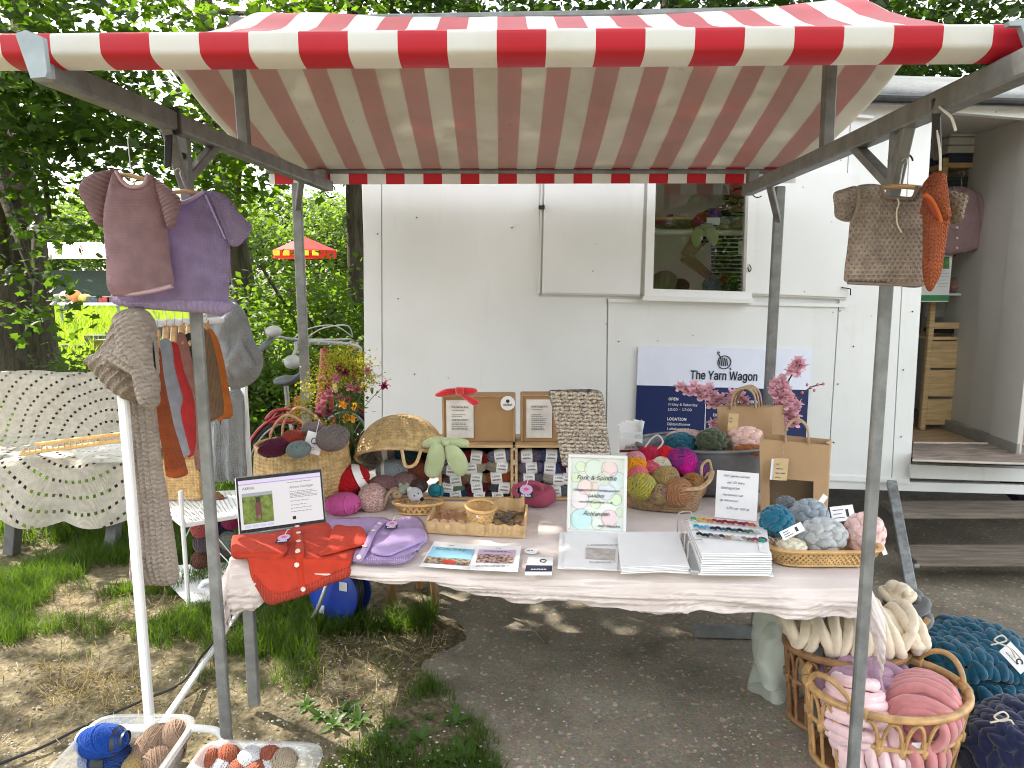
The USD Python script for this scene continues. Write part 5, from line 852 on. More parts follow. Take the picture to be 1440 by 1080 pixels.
part(CR2, 'ribbed_hem', pillow(sub([(357, 806), (388, 830), (430, 818), (470, 802), (491, 797), (491, 811), (460, 823), (430, 837), (400, 846), (380, 851), (366, 837)], 110), .024, tableish(.018), 2.2, .002, 9, 5, edge=.3), K_CREDR, True); part(CL2, 'ribbed_hem', pillow(sub([(505, 782), (540, 785), (575, 780), (588, 773), (583, 782), (566, 794), (540, 795), (512, 794), (499, 790)], 80), .022, tableish(.014), 2.2, .002, 9, 5, edge=.3), K_LILR, True)
PURP = pm('lilac_card', (.62, .42, .66), rough=.6, var=.02); NAVY = pm('navy_print', (.014, .016, .05), rough=.6); PINKI = pm('pink_print', (.70, .12, .25), rough=.6)
def swing_tag(label, px, py, lift, rx=.022, tilt=.25, up=(0, 0, 1), o=None):
    o = Z(px, py, TZ + lift) if o is None else np.asarray(o, float); t = thing('swing_tag', label, 'tag', o); n = unit(V3(-.1, -tilt, 1) if tuple(up) == (0, 0, 1) else up); x = unit(np.cross((0, 1, 0) if n[2] > .6 else (0, 0, 1), n)); y = np.cross(n, x)
    part(t, 'card', put(bev_box(rx * 2.1, rx * 1.7, .0012, 0), x, y, n, o - y * rx * .3), NAVY, False); part(t, 'oval', lathe([(0, 0), (rx, 0), (rx, .0015), (0, .0015)], 28, o + n * .001 + y * rx * .15, x, y, n, 1, .78), PURP, False)
    part(t, 'print', cat(lathe([(0, 0), (rx * .42, 0), (rx * .42, .0005), (0, .0005)], 16, o + n * .003 + y * rx * .2, x, y, n, 1, .6)), PINKI, False); part(t, 'lettering', text('AMMA', rx * .36, o - y * rx * .98 + n * .0012, x, y, n, .0004, True, True), PAPER, False)
    part(t, 'string', tube(spline([o + y * rx * .8 + n * .003, o + y * rx * 1.6 + n * .01 + x * .006, o + y * rx * 2.1 + n * .004 + x * .01], 12), .0012, 5), PAPER, True)
swing_tag('lilac and navy oval swing tag on the coral red cardigan', 399, 757, .05); swing_tag('lilac and navy oval swing tag on the lilac cardigan', 551, 738, .032)

# ---- flat papers
def sheet_on(name, label, c, pts, lift, prints=(), group=None, mt=None, th=.0012):
    q = np.array([Z(x, y, TZ + lift) for x, y in pts]); t = thing(name, label, c, q.mean(0), group)      # near-left, near-right, far-right, far-left
    bl = lambda x, y: q[0] * (1 - x) * (1 - y) + q[1] * x * (1 - y) + q[2] * x * y + q[3] * (1 - x) * y
    part(t, 'sheet', TM(np.vstack([q, q - (0, 0, th)]), [[0, 1, 2], [0, 2, 3], [4, 6, 5], [4, 7, 6], [0, 4, 5], [0, 5, 1], [1, 5, 6], [1, 6, 2], [2, 6, 7], [2, 7, 3], [3, 7, 4], [3, 4, 0]]), mt or PAPER, False)
    for nm, (x0, y0, x1, y1), m, k in prints: part(t, nm, TM(np.array([bl(x0, y0), bl(x1, y0), bl(x1, y1), bl(x0, y1)]) + (0, 0, .0008 * k), [[0, 1, 2], [0, 2, 3]]), m, False)
    return t, bl
SKYB = pm('print_sky', (.27, .55, .72), rough=.5, var=.08, scale=20); PHOTO1 = pm('print_yarn_photo', (.45, .35, .25), rough=.5, col2=(.06, .05, .04), scale=70, lo=.4, hi=.6); PHOTO2 = pm('print_party_photo', (.55, .42, .36), rough=.5, col2=(.09, .03, .03), scale=80, lo=.42, hi=.58); REDP = pm('print_red', (.6, .06, .04), rough=.5); LILP = pm('print_lilac', (.56, .42, .62), rough=.5, var=.04); GREYP = pm('print_grey', (.35, .34, .33), rough=.5, var=.3, scale=30)
t, bl = sheet_on('leaflet', 'white leaflet with blue sky and a yarn photo, left of the pair', 'leaflet', [(590, 796), (661, 801), (674, 766), (611, 761)], .004, [('blue_picture', (.03, .32, .95, .78), SKYB, 1), ('yarn_picture', (.03, .12, .95, .36), PHOTO1, 2), ('red_car', (.40, .13, .66, .27), REDP, 3)])
part(t, 'print', cat(text('AMMA', .0045, bl(.42, .86) + (0, 0, .001), unit(bl(1, .5) - bl(0, .5)), unit(bl(.5, 1) - bl(.5, 0)), uz, .0003, False, True), lines(bl(.12, .72) + (0, 0, .0025), unit(bl(1, .5) - bl(0, .5)), uy, uz, .14, [0, -.008, -.016], .0008)), INK, False)
t, bl = sheet_on('leaflet', 'white leaflet with lilac field and a crowded photo, right of the pair', 'leaflet', [(661, 801), (728, 804), (733, 768), (670, 767)], .008, [('lilac_picture', (.08, .55, .90, .82), LILP, 1), ('party_picture', (.08, .28, .88, .62), PHOTO2, 2)])
part(t, 'print', cat(text('AMMA', .0045, bl(.5, .88) + (0, 0, .001), unit(bl(1, .5) - bl(0, .5)), unit(bl(.5, 1) - bl(.5, 0)), uz, .0003, False, True), lines(bl(.2, .74) + (0, 0, .0025), unit(bl(1, .5) - bl(0, .5)), uy, uz, .10, [0, -.006], .0008), lines(bl(.1, .12) + (0, 0, .001), ux, uy, uz, .12, [0, .007], .0008)), INK, False)
t, bl = sheet_on('business_card', 'small stack of white and navy cards lettered at the table front', 'business card', [(738, 804), (776, 804), (778, 784), (743, 783)], .014, [('navy_half', (0, 0, 1, .42), NAVY, 1)], th=.012)
part(t, 'lettering', text('AMMA', .0085, bl(.5, .10) + (0, 0, .0012), ux, uy, uz, .0004, True, True, wid=.052), PAPER, False); part(t, 'wreath', tube([bl(.62, .72) + (.010 * math.cos(k), .012 * math.sin(k), .0012) for k in np.linspace(0, 5.6, 20)], .002, 5), INK, False)
o = Z(747, 775, TZ + .004); st_ = thing('sticker', 'round white sticker behind the navy cards', 'sticker', o); part(st_, 'disc', lathe([(0, 0), (.024, 0), (.024, .002), (0, .002)], 32, o), PAPER, False); part(st_, 'print', cat(text('a', .008, o + (0, -.002, .0025), ux, uy, uz, .0004, True), lines(o + (-.014, 0, .0022), ux, uy, uz, .01, [0, -.004], .0012)), INK, False)

# ---- ring binder: cover, left leaves, thick right stack with wool samples
fA = unit(Z(1085, 808, TZ) - Z(785, 800, TZ)); 
BD = thing('ring_binder', 'open white ring binder with thick sheets of coloured wool samples', 'ring binder', Z(940, 790, TZ))
cv = [Z(784, 800, TZ + .004), Z(1088, 811, TZ + .004), Z(1066, 748, TZ + .004), Z(787, 750, TZ + .004)]
cv = [np.array(q) for q in cv]; part(BD, 'cover', TM(np.vstack([cv, np.array(cv) + (0, 0, .004)]), [[4, 5, 6], [4, 6, 7], [0, 1, 5], [0, 5, 4], [1, 2, 6], [1, 6, 5], [2, 3, 7], [2, 7, 6], [3, 0, 4], [3, 4, 7], [0, 2, 1], [0, 3, 2]]), PAPER, False)
def stack(quadpx, z0, n, th, jit, seed, name):
    g = np.random.default_rng(seed)
    for k in range(n):
        q = np.array([Z(x, y, z0) for x, y in quadpx]); c = q.mean(0); q = c + (q - c) * (1 - g.uniform(0, .02)) + np.r_[g.normal(0, jit, 2), 0]; z = z0 + th * k; v = np.vstack([q, q]); v[:4, 2] = z; v[4:, 2] = z + th * .72; v[[1, 2, 5, 6], 2] += .0
        part(BD, name, TM(v, [[4, 5, 6], [4, 6, 7], [0, 1, 5], [0, 5, 4], [1, 2, 6], [1, 6, 5], [2, 3, 7], [2, 7, 6], [3, 0, 4], [3, 4, 7]]), PAPER, False)
stack([(792, 799), (868, 803), (872, 758), (793, 753)], TZ + .009, 2, .002, .001, 1, 'front_sheet'); stack([(873, 807), (969, 803), (954, 756), (868, 757)], TZ + .009, 5, .0045, .002, 2, 'sheet'); stack([(985, 809), (1085, 810), (1062, 762), (966, 757)], TZ + .009, 10, .0075, .0025, 3, 'sheet')
fs = [Z(x, y, TZ + .0145) for x, y in ((800, 797), (864, 801), (868, 760), (801, 756))]; bl = lambda x, y: fs[0] * (1 - x) * (1 - y) + fs[1] * x * (1 - y) + fs[2] * x * y + fs[3] * (1 - x) * y
part(BD, 'title_photo', TM([bl(.36, .30), bl(.98, .30), bl(.98, .68), bl(.36, .68)], [[0, 1, 2], [0, 2, 3]]), pm('print_wool_photo', (.50, .45, .42), rough=.5, var=.3, scale=25), False); part(BD, 'title', cat(text('LAMBSWOOL', .0095, bl(.38, .74) + (0, 0, .001), ux, uy, uz, .0004, False, wid=.115), lines(bl(.45, .16) + (0, 0, .001), ux, uy, uz, .09, [0, .006], .001)), INK, False)
tz = TZ + .009 + .075; tq = [Z(980, 766, tz), Z(1082, 776, tz), Z(1056, 731, tz), Z(964, 722, tz)]; tl_ = lambda x, y: tq[0] * (1 - x) * (1 - y) + tq[1] * x * (1 - y) + tq[2] * x * y + tq[3] * (1 - x) * y
rows_ = [[(.05, .45, .15), (.7, .55, .1), (.75, .4, .02), (.7, .25, .05), (.4, .05, .03), (.35, .03, .03), (.3, .02, .03), (.35, .03, .05), (.4, .04, .06), (.2, .03, .1), (.5, .06, .05), (.75, .12, .05)], [(.02, .4, .55), (.1, .45, .7), (.25, .55, .8), (.02, .05, .12), (.015, .03, .06), (.05, .15, .22), (.02, .03, .05), (.05, .12, .14), (.01, .02, .03), (.06, .16, .12), (.12, .22, .16), (.5, .6, .58)], [(.03, .03, .03), (.02, .02, .02), (.15, .15, .15), (.3, .3, .3), (.05, .05, .05), (.4, .28, .2), (.7, .66, .58), (.75, .72, .66), (.35, .32, .28), (.2, .15, .12), (.45, .05, .1), (.02, .4, .25)]]
for j_, rw in enumerate(rows_):
    for k, c_ in enumerate(rw):
        x, y = .05 + k * .079, .80 - j_ * .25 - .02 * (k % 2); p0, p1 = tl_(x, y) + (0, 0, .004), tl_(x + .085, y - .04) + (0, 0, .005)
        part(BD, 'wool_sample', tube(spline([p0, (p0 + p1) / 2 + (0, 0, .004), p1], 8), [.004, .0075, .008, .0075, .007, .0065, .006, .005, .004][:len(spline([p0, p0, p1], 8))], 7, flat=.6), wool('sample_%d_%d' % (j_, k), c_), True)
CHROME = pm('chrome_ring', (.7, .68, .66), rough=.15, metal=1, var=.02)
for k, (x, y) in enumerate([(957, 752), (962, 765), (967, 780), (972, 795)]):
    o = Z(x, y, TZ + .01); part(BD, 'ring', tube(spline([o + (-.012, 0, 0), o + (-.012, 0, .07), o + (-.004, 0, .085), o + (.03, 0, .088), o + (.036, 0, .08)], 24), .0025, 6), CHROME, True)
part(BD, 'spine', bar(Z(962, 752, TZ + .02), Z(978, 806, TZ + .012), .03, .014, .004), ALU, False)
t, bl = sheet_on('price_card', 'white card with a printed wool braid, leaning on the sample stack', 'card', [(1068, 775), (1083, 778), (1078, 741), (1062, 740)], .085, []); part(t, 'print', tube([bl(.5, .45) + (.010 * math.cos(k), .016 * math.sin(k), .002) for k in np.linspace(0, 6.1, 18)], .004, 5), pm('print_charcoal', (.08, .08, .1), rough=.6), False)

# ---- framed watercolour notice
def upright(px4, Yb, lean=.12, z0=None):
    """frame of an upright panel from its photo corners: bottom-left, bottom-right, top-right, top-left, standing at height z0"""
    z0 = TZ if z0 is None else z0; a, b = Z(*px4[0], z0), Z(*px4[1], z0); r = unit(b - a); n = unit(np.cross(r, uz)); u = unit(uz - n * lean * (-1 if n[1] > 0 else 1)); n = np.cross(r, u); h = []
    for p, o in ((px4[3], a), (px4[2], b)):
        d = ray(*p); A_ = np.stack([d, -u, -r], 1); h.append(np.linalg.solve(A_, o - V3(0, 0, CAMZ))[1])
    return a, r, u, n, np.linalg.norm(b - a), float(np.mean(h))
a, r, u, n, w, h = upright([(797, 748), (880, 752), (884, 641), (803, 638)], None, .16)
FM = thing('framed_notice', 'white framed watercolour notice with bubbles and handwritten shop lettering', 'framed notice', a + r * w / 2)
for q0, q1 in (((0, 0), (1, 0)), ((0, 1), (1, 1))): part(FM, 'frame', bar(a + r * w * q0[0] + u * (h * q0[1] + (.006 if q0[1] == 0 else -.006)), a + r * w * q1[0] + u * (h * q1[1] + (.006 if q0[1] == 0 else -.006)), .013, .016, .002, up=n), WHITE, False)
for x in (.006, w - .006): part(FM, 'frame', bar(a + r * x + u * .0125, a + r * x + u * (h - .0125), .013, .0165, .002, up=n), WHITE, False)
part(FM, 'picture', put(trimesh.creation.box((w - .02, h - .02, .004)), r, u, n, a + r * w / 2 + u * h / 2 - n * .003), pm('watercolour_paper', (.74, .80, .74), rough=.4, var=.05, scale=6, coat=.4), False)
for k, (x, y, q, c_) in enumerate([(.22, .84, .09, (.62, .72, .40)), (.44, .82, .16, (.55, .66, .55)), (.70, .82, .14, (.78, .42, .48)), (.14, .70, .08, (.60, .70, .38)), (.62, .70, .12, (.6, .68, .5)), (.84, .68, .15, (.45, .62, .64)), (.30, .58, .13, (.78, .45, .45)), (.46, .60, .07, (.75, .4, .4)), (.66, .54, .15, (.55, .55, .72)), (.20, .42, .16, (.75, .60, .66)), (.82, .44, .10, (.55, .72, .35)), (.48, .37, .08, (.62, .7, .45)), (.24, .17, .18, (.35, .66, .72)), (.72, .20, .14, (.74, .42, .52)), (.90, .28, .08, (.5, .6, .35)), (.52, .12, .10, (.68, .72, .68))]):
    o = a + r * w * x + u * h * y - n * .0006; R_ = w * q; m_ = mat('bubble_%d' % k, {'p': ('principled_bsdf', {'base_color': c_, 'roughness': .5}), 't': ('transparent_bsdf', {}), 'x': ('mix_closure', {'fac': .72})}, [('p.BSDF', 'x.closure1'), ('t.BSDF', 'x.closure2')], 'x.closure')
    part(FM, 'bubble', lathe([(0, .0), (R_, .0)], 28, o + n * (.0002 * (k % 5) + .0003), r, u, n), m_, False); part(FM, 'bubble_rim', tube([o + n * .001 + R_ * (math.cos(t_) * r + math.sin(t_) * u) for t_ in np.linspace(0, 5.4, 24) + k], .0006, 4), pm('bubble_rim_%d' % (k % 4), [(.35, .42, .35), (.6, .25, .32), (.25, .35, .4), (.4, .45, .2)][k % 4], rough=.6), False)
o = a + n * .002
part(FM, 'handwriting', cat(*[hand(s_, .012, o + r * w * x + u * h * y, r, u, n, seed=k, wid=w * q_) for k, (s_, x, y, q_) in enumerate([('Fork & Spindle', .15, .68, .68), ('Handgeverfde en Handgesponnen', .09, .535, .80), ('GARENS', .34, .455, .30), ('met liefde gemaakt in de', .19, .385, .58), ('Achlanden', .27, .225, .46), ('door Dieuwke', .52, .085, .38)])]), INK, False)

# ---- low wooden tray of buttons lined with paper, with a little chip basket
KRAFT = pm('kraft_paper', (.50, .33, .16), rough=.75, var=.10, scale=10, bump=.25, bscale=22); CHIP = weave('chip_weave', (.62, .38, .15), .011, .011)
q0, q1, q2, q3 = Z(600, 750, TZ), Z(737, 757, TZ), Z(741, 724, TZ), Z(613, 720, TZ); hT = .045
TR = thing('wooden_tray', 'shallow wooden tray lined with brown paper holding wooden buttons and toggles', 'tray', (q0 + q2) / 2)
for u_, v_ in ((q0, q1), (q1, q2), (q2, q3), (q3, q0)): part(TR, 'side', bar(u_ + (0, 0, hT / 2), v_ + (0, 0, hT / 2), hT, .008, .002, up=(0, 0, 1)) if False else put(bev_box(np.linalg.norm(v_ - u_), .008, hT, .002), unit(v_ - u_), np.cross(uz, unit(v_ - u_)), uz, (u_ + v_) / 2 + (0, 0, hT / 2)), WOODL, False)
part(TR, 'bottom', TM([q + (0, 0, .006) for q in (q0, q1, q2, q3)], [[0, 1, 2], [0, 2, 3]]), KRAFT, False)
for s0, s1 in ((.02, .60), (.64, .985)):
    p0, p1 = on(q0, q1, s0), on(q0, q1, s1); part(TR, 'paper_liner', quad_patch(p0 + (0, -.008, .006), p1 + (0, -.008, .006), p1 + (0, -.006, hT + .004), p0 + (0, -.006, hT + .004), 30, 8, lambda u, v: np.stack([0 * u, .006 * np.sin(u * 23) * np.sin(v * 3), .004 * np.sin(u * 17) * v], -1)), KRAFT, True)
part(TR, 'paper_liner', quad_patch(on(q3, q2, .5) + (0, -.02, .02), q2 + (-.01, -.02, .02), q2 + (-.01, -.005, hT + .03), on(q3, q2, .5) + (0, -.005, hT + .012), 24, 8, lambda u, v: np.stack([0 * u, .008 * np.sin(u * 19), .006 * np.sin(u * 14) * v], -1)), KRAFT, True)
g = np.random.default_rng(5); SHAV = pm('wood_toggle', (.42, .21, .13), rough=.7, var=.25, scale=30); GSH = pm('grey_toggle', (.14, .115, .095), rough=.75, var=.35, scale=30)
for k in range(46):
    s, tt = g.uniform(.05, .40), g.uniform(.15, .85); dark = k % 2
    if dark: s += .55
    o = on(on(q0, q1, s), on(q3, q2, s), tt) + (0, 0, .016 + g.uniform(0, .016)); d = unit(V3(g.normal(), g.normal(), g.normal(0, .35)))
    part(TR, 'toggle', tube(seg(o - d * .02, o + d * .02, 5), np.array([.004, .007, .0075, .007, .004]) * g.uniform(.7, 1.1), 7), GSH if dark else SHAV, True)
for k in range(5): o = on(on(q0, q1, .08 + .09 * k), on(q3, q2, .08 + .09 * k), .12) + (0, 0, .036); part(TR, 'button', lathe([(0, .003), (.012, .003), (.014, 0), (.012, -.003), (0, -.003)], 18, o, *frame_of((g.normal(0, .3), -.7, .7))), pm('pink_wood', (.55, .32, .22), rough=.6), True)
def chip_basket(name, label, o, prof, sx=1, sy=1, tilt=(0, 0), mt=CHIP, lab=None, rim=.006, group=None):
    z = unit(V3(tilt[0], tilt[1], 1)); x, y, _ = frame_of(z, (0, 1, 0)); x, y = (np.cross(y, z), y) if False else (x, y); t = thing(name, label, 'basket', o, group); prof = np.asarray(prof, float)
    k, n = len(prof), 48; th = np.linspace(0, 2 * np.pi, n + 1); v = np.stack([prof[:, None, 0] * np.cos(th) * sx, prof[:, None, 0] * np.sin(th) * sy, np.repeat(prof[:, 1:2], n + 1, 1)], -1)
    L = np.concatenate([[0], np.cumsum(np.linalg.norm(np.diff(prof, axis=0), axis=1))]); uv = np.stack([np.broadcast_to(th * prof[:, 0].max() * (sx + sy) / 2, (k, n + 1)), np.repeat(L[:, None], n + 1, 1)], -1).reshape(-1, 2)
    i, j = np.meshgrid(np.arange(k - 1), np.arange(n), indexing='ij'); m = n + 1; f = np.concatenate([np.stack([i * m + j, i * m + j + 1, (i + 1) * m + j + 1], -1).reshape(-1, 3), np.stack([i * m + j, (i + 1) * m + j + 1, (i + 1) * m + j], -1).reshape(-1, 3)])
    v = v.reshape(-1, 3) @ np.stack([x, y, z], 0) + o; part(t, 'woven_side', (v, f, uv), mt, True)
    tp = prof[-1] if prof[-1, 1] >= prof[:, 1].max() - 1e-6 else prof[np.argmax(prof[:, 1])]; ring = np.stack([tp[0] * np.cos(th[:-1]) * sx, tp[0] * np.sin(th[:-1]) * sy, np.full(n, tp[1])], -1) @ np.stack([x, y, z], 0) + o
    part(t, 'rim', tube(ring, rim, 7, closed=True), pm('cane_rim', (.58, .35, .14), rough=.45, var=.15, scale=20), True); return t
def lattice(name, label, o, r0, r1, h, sx, sy, ns, tilt=(0, 0), sw=.008, group=None, square=0, mt=None, z0=0):
    """open plaited chip basket: slanting strips both ways, with real gaps"""
    mt = mt or pm('bamboo_strip', (.60, .38, .16), rough=.45, var=.2, scale=15); z = unit(V3(tilt[0], tilt[1], 1)); x, y, _ = frame_of(z, (0, 1, 0)); B = np.stack([x, y, z], 0); t = thing(name, label, 'basket', o, group)
    def at(a, k): c, s = np.cos(a), np.sin(a); q = (np.abs(c) ** square + np.abs(s) ** square) ** (-1 / square) if square else 1; rr = (r0 + (r1 - r0) * k ** .7) * q; return np.stack([rr * c * sx, rr * s * sy, h * k], -1) @ B + o
    ms = []
    for s in (-1, 1):
        for i in range(ns):
            k = np.linspace(0, 1, 9); a = 2 * np.pi * i / ns + s * k * (h / max(r1, .01)) * .9; p = at(a, k); out = p - (o + z * h / 2); out -= (out @ z)[:, None] * z; out /= np.linalg.norm(out, axis=1, keepdims=True); p = p + out * .0012 * np.where((np.arange(9) + i) % 2, 1, -1)[:, None] * s
            tg = np.gradient(p, axis=0); tg /= np.linalg.norm(tg, axis=1, keepdims=True); sd = np.cross(out, tg); ms.append(TM(np.vstack([p - sd * sw / 2, p + sd * sw / 2]), [f for j in range(8) for f in ([j, j + 1, j + 10], [j, j + 10, j + 9])]))
    part(t, 'plaiting', cat(ms), mt, False, kind='stuff'); a = np.linspace(0, 2 * np.pi, 49)[:-1]
    part(t, 'base', TM(np.vstack([at(a, np.zeros(48)), [o]]), [[48, i, (i + 1) % 48] for i in range(48)]), mt, False); part(t, 'rim', tube(at(a, np.ones(48)), .0065, 7, closed=True), pm('cane_rim', (.58, .35, .14), rough=.45, var=.15, scale=20), True); part(t, 'foot_band', tube(at(a, np.full(48, .08)), .004, 6, closed=True), mt, True); return t
o = Z(674, 741, TZ + .012); bk = lattice('chip_basket', 'small round chip basket standing in the button tray', o, .038, .056, .085, 1, 1, 18, sw=.0095, tilt=(.08, -.12)); part(bk, 'price_sticker', box(o + (.0, -.060, .062), (.016, .002, .009), 0), PAPER, False)

# ---- toy basket: oval chip basket with knitted animal heads
o = Z(588, 720, TZ + .002); lattice('toy_basket', 'oval chip basket of knitted animal toys', o, .075, .10, .042, 1, .52, 24, sw=.007)
GREYT = wool('toy_grey', (.62, .62, .63)); BLK = wool('toy_black', (.015, .015, .015)); TEALT = wool('toy_teal', (.02, .22, .28)); BEI = wool('toy_beige', (.52, .36, .24)); SAGE = wool('toy_sage', (.36, .40, .30)); DKG = wool('toy_dark_grey', (.07, .065, .065))
def toy(label, px, py, z, m, bits): c = Z(px, py, z); t = thing('knitted_toy', label, 'toy', c, 'knitted animal toys'); [part(t, nm, f(c), mt, True) for nm, f, mt in bits]
E = lambda dx, dy, dz, rx, ry, rz: (lambda c: ellipsoid(c + (dx, dy, dz), (rx, ry, rz), 2))
toy('knitted pale grey mouse with black nose and round ears', 585, 696, TZ + .075, 0, [('head', lambda c: TM((lambda v: v * (1, 1, 1))(np.asarray(lathe([(0, -.034), (.02, -.03), (.028, -.015), (.028, .003), (.018, .022), (.008, .034), (0, .036)], 18, c, *frame_of((.75, -.6, -.25))).vertices)), lathe([(0, -.034), (.02, -.03), (.028, -.015), (.028, .003), (.018, .022), (.008, .034), (0, .036)], 18).faces), GREYT), ('nose', E(.026, -.022, -.010, .0085, .0085, .0085), BLK), ('eye', E(-.003, -.03, .006, .003, .003, .003), BLK), ('eye', E(.012, -.022, .012, .003, .003, .003), BLK), ('ear', E(-.024, .0, .02, .013, .006, .015), GREYT), ('ear', E(.012, .02, .02, .016, .006, .017), DKG)])
toy('knitted teal elephant in the toy basket', 612, 690, TZ + .07, 0, [('body', E(0, 0, 0, .03, .025, .03), TEALT), ('ear', E(.028, -.006, .0, .008, .016, .024), TEALT), ('ear', E(-.014, -.016, .004, .012, .008, .02), TEALT), ('head', E(.004, -.018, .014, .02, .018, .018), TEALT)])
toy('knitted beige rabbit with long hanging ear', 558, 694, TZ + .07, 0, [('head', lambda c: lathe([(0, -.03), (.018, -.026), (.024, -.01), (.022, .008), (.010, .028), (0, .03)], 18, c, *frame_of((.8, -.5, -.3))), BEI), ('ear', lambda c: tube(spline([c + (-.012, -.01, .02), c + (-.035, -.02, .0), c + (-.05, -.03, -.05)], 12), [.006, .008, .009, .010, .011, .012, .012, .011, .010, .008, .006, .004, .003][:len(spline([c, c, c], 12))], 8, flat=.5), BEI), ('eye', E(.004, -.022, .004, .003, .003, .003), BLK)])
toy('knitted sage green animal behind the rabbit in the toy basket', 568, 688, TZ + .09, 0, [('head', E(0, 0, 0, .022, .02, .02), SAGE), ('ear', E(-.014, 0, .018, .008, .006, .010), SAGE), ('ear', E(.014, 0, .018, .008, .006, .010), SAGE)])
# ---- loose balls before the straw dome
PB = lambda *a, **k: pxball(*a, **k)
PB('bright pink ball of yarn lying on the cloth by the laptop', 483, 709, TZ + .035, 24, 14, (.75, .14, .42), 101, d=(1, 0, .05), w=.09, n=70, sq=1.5)
PB('scarlet ball of wool with a white paper band, on top of the pink ball', 492, 676, TZ + .105, 27, 19, (.60, .012, .02), 102, d=(1, .1, .45), w=.04, n=90, lab=(.05, .014, BANDM), spread=.6)
PB('beige and rose speckled ball of yarn beside the toy basket', 525, 701, TZ + .045, 19, 20, (.50, .36, .30), 103, d=(.3, .2, 1), w=.07, mt=wool('wool_speckled_rose', (.62, .50, .42), scale=120, col2=(.38, .16, .17)))
PB('pale grey-blue mohair ball in front of the dome basket', 552, 662, TZ + .12, 22, 15, (.42, .47, .52), 104, d=(1, 0, .1), w=.03, n=100, lab=(-.034, .008, BANDM), spread=.7); PB('striped grey-brown ball at the left mouth of the dome basket', 516, 644, TZ + .15, 20, 17, (.33, .28, .25), 105, d=(1, 0, .3), mt=wool('wool_grey_stripe', (.45, .40, .37), scale=40, col2=(.16, .13, .12)))
PB('rust brown ball at the right of the dome basket', 588, 662, TZ + .11, 17, 18, (.27, .075, .04), 106, d=(.5, .3, 1)); PB('dusty mauve ball under the grey-blue mohair', 538, 682, TZ + .08, 20, 13, (.34, .18, .19), 107); PB('rosy brown ball beside the rust one', 568, 680, TZ + .075, 18, 15, (.38, .22, .22), 108); PB('dark teal ball inside the dome basket', 576, 640, TZ + .17, 19, 16, (.03, .12, .15), 109, d=(1, .5, .2)); PB('blue-green ball deep inside the dome basket', 560, 630, TZ + .20, 14, 12, (.02, .14, .20), 110); PB('pinkish beige ball in the mouth of the dome basket', 543, 634, TZ + .19, 16, 13, (.48, .36, .33), 111, lab=(.0, .012, BANDM)); PB('near-black ball at the right in the dome basket', 598, 644, TZ + .15, 17, 16, (.03, .018, .02), 112); PB('brown fur-like ball below the rust ball', 588, 684, TZ + .07, 13, 10, (.12, .075, .06), 113)
# ---- straw dome basket tipped on its side
STRAW_W = weave('straw_plait', (.52, .36, .16), .016, .016, var=.3)
c = P(562, 640, 3.02); s = S(562, 640, 3.02); RX, RZ = 64 * s, 62 * s
pd = unit((0, .50, .87)); pf = V3(0, -pd[2], pd[1])
def dome(u, v): a = 2 * np.pi * u; k = v * np.pi / 2; sn, cs = np.sin(k), np.cos(k); return c + V3(0, .03, -.025) + (np.sin(a) * sn * RX)[..., None] * ux + (np.cos(a) * sn * .165)[..., None] * pf + (cs ** .9 * .195)[..., None] * pd
DM = thing('dome_basket', 'round straw basket tipped over on its side, spilling balls of wool', 'basket', c); part(DM, 'woven_side', grid(dome, 70, 30, (1.1, .36)), STRAW_W, True)
th = np.linspace(0, 1, 71)[:-1]; part(DM, 'rim', tube(dome(th, np.ones(70)), .008, 8, closed=True), pm('straw_rope', (.50, .36, .18), rough=.7, var=.25, scale=60), True)
part(DM, 'rope_handle', tube(spline([c + (.03, -.13, .055), c + (.05, -.17, .0), c + (.09, -.18, .01), c + (.105, -.11, .05)], 24), .007, 7), pm('straw_rope', (.5, .36, .18)), True)
# ---- straw bag with handles and round tag
o = Z(428, 715, TZ); o = V3(*P(428, 700, 2.98)[:2], TZ); s = S(428, 680, 2.98); SB = [(0, .0), (50 * s, .0), (60 * s, .03), (67 * s, .12), (66 * s, .20), (63 * s, .255)]
BG = chip_basket('straw_bag', 'pale straw shopping bag with two rope handles behind the laptop', o, spline(np.c_[np.array(SB), np.zeros(6)], 30)[:, :2], 1, .8, mt=STRAW_W, rim=.007)
JUTE = pm('jute', (.42, .25, .15), rough=.9, var=.25, scale=120)
for dy in (-.10, .06): part(BG, 'handle', tube(spline([o + (-.10, dy, .22), o + (-.09, dy, .33), o + (-.02, dy - .02, .40), o + (.06, dy, .34), o + (.085, dy, .22)], 40), .006, 7), JUTE, True)
QT = thing('label_tag', 'white card tag with a letter and circle on the straw bag', 'tag', P(440, 622, 2.80)); tx = unit((1, 0, -.28)); ty = unit(np.cross((0, -1, .15), tx)); tn = np.cross(tx, ty); w_ = S(440, 622, 2.8); oc = P(441, 623, 2.80)
part(QT, 'card', put(bev_box(24 * w_, 30 * w_, .0015, 0), tx, ty, tn, oc), PAPER, False); part(QT, 'lettering', cat(text('Q', .025, oc + tn * .001 - ty * .004, tx, ty, tn, .0005, False, True), lines(oc + tn * .001 - tx * .016, tx, ty, tn, .03, [-.018, -.024], .001)), INK, False); part(QT, 'string', tube([oc + ty * .035, oc + ty * .06 + (.0, .03, .03)], .0012, 5), PAPER)
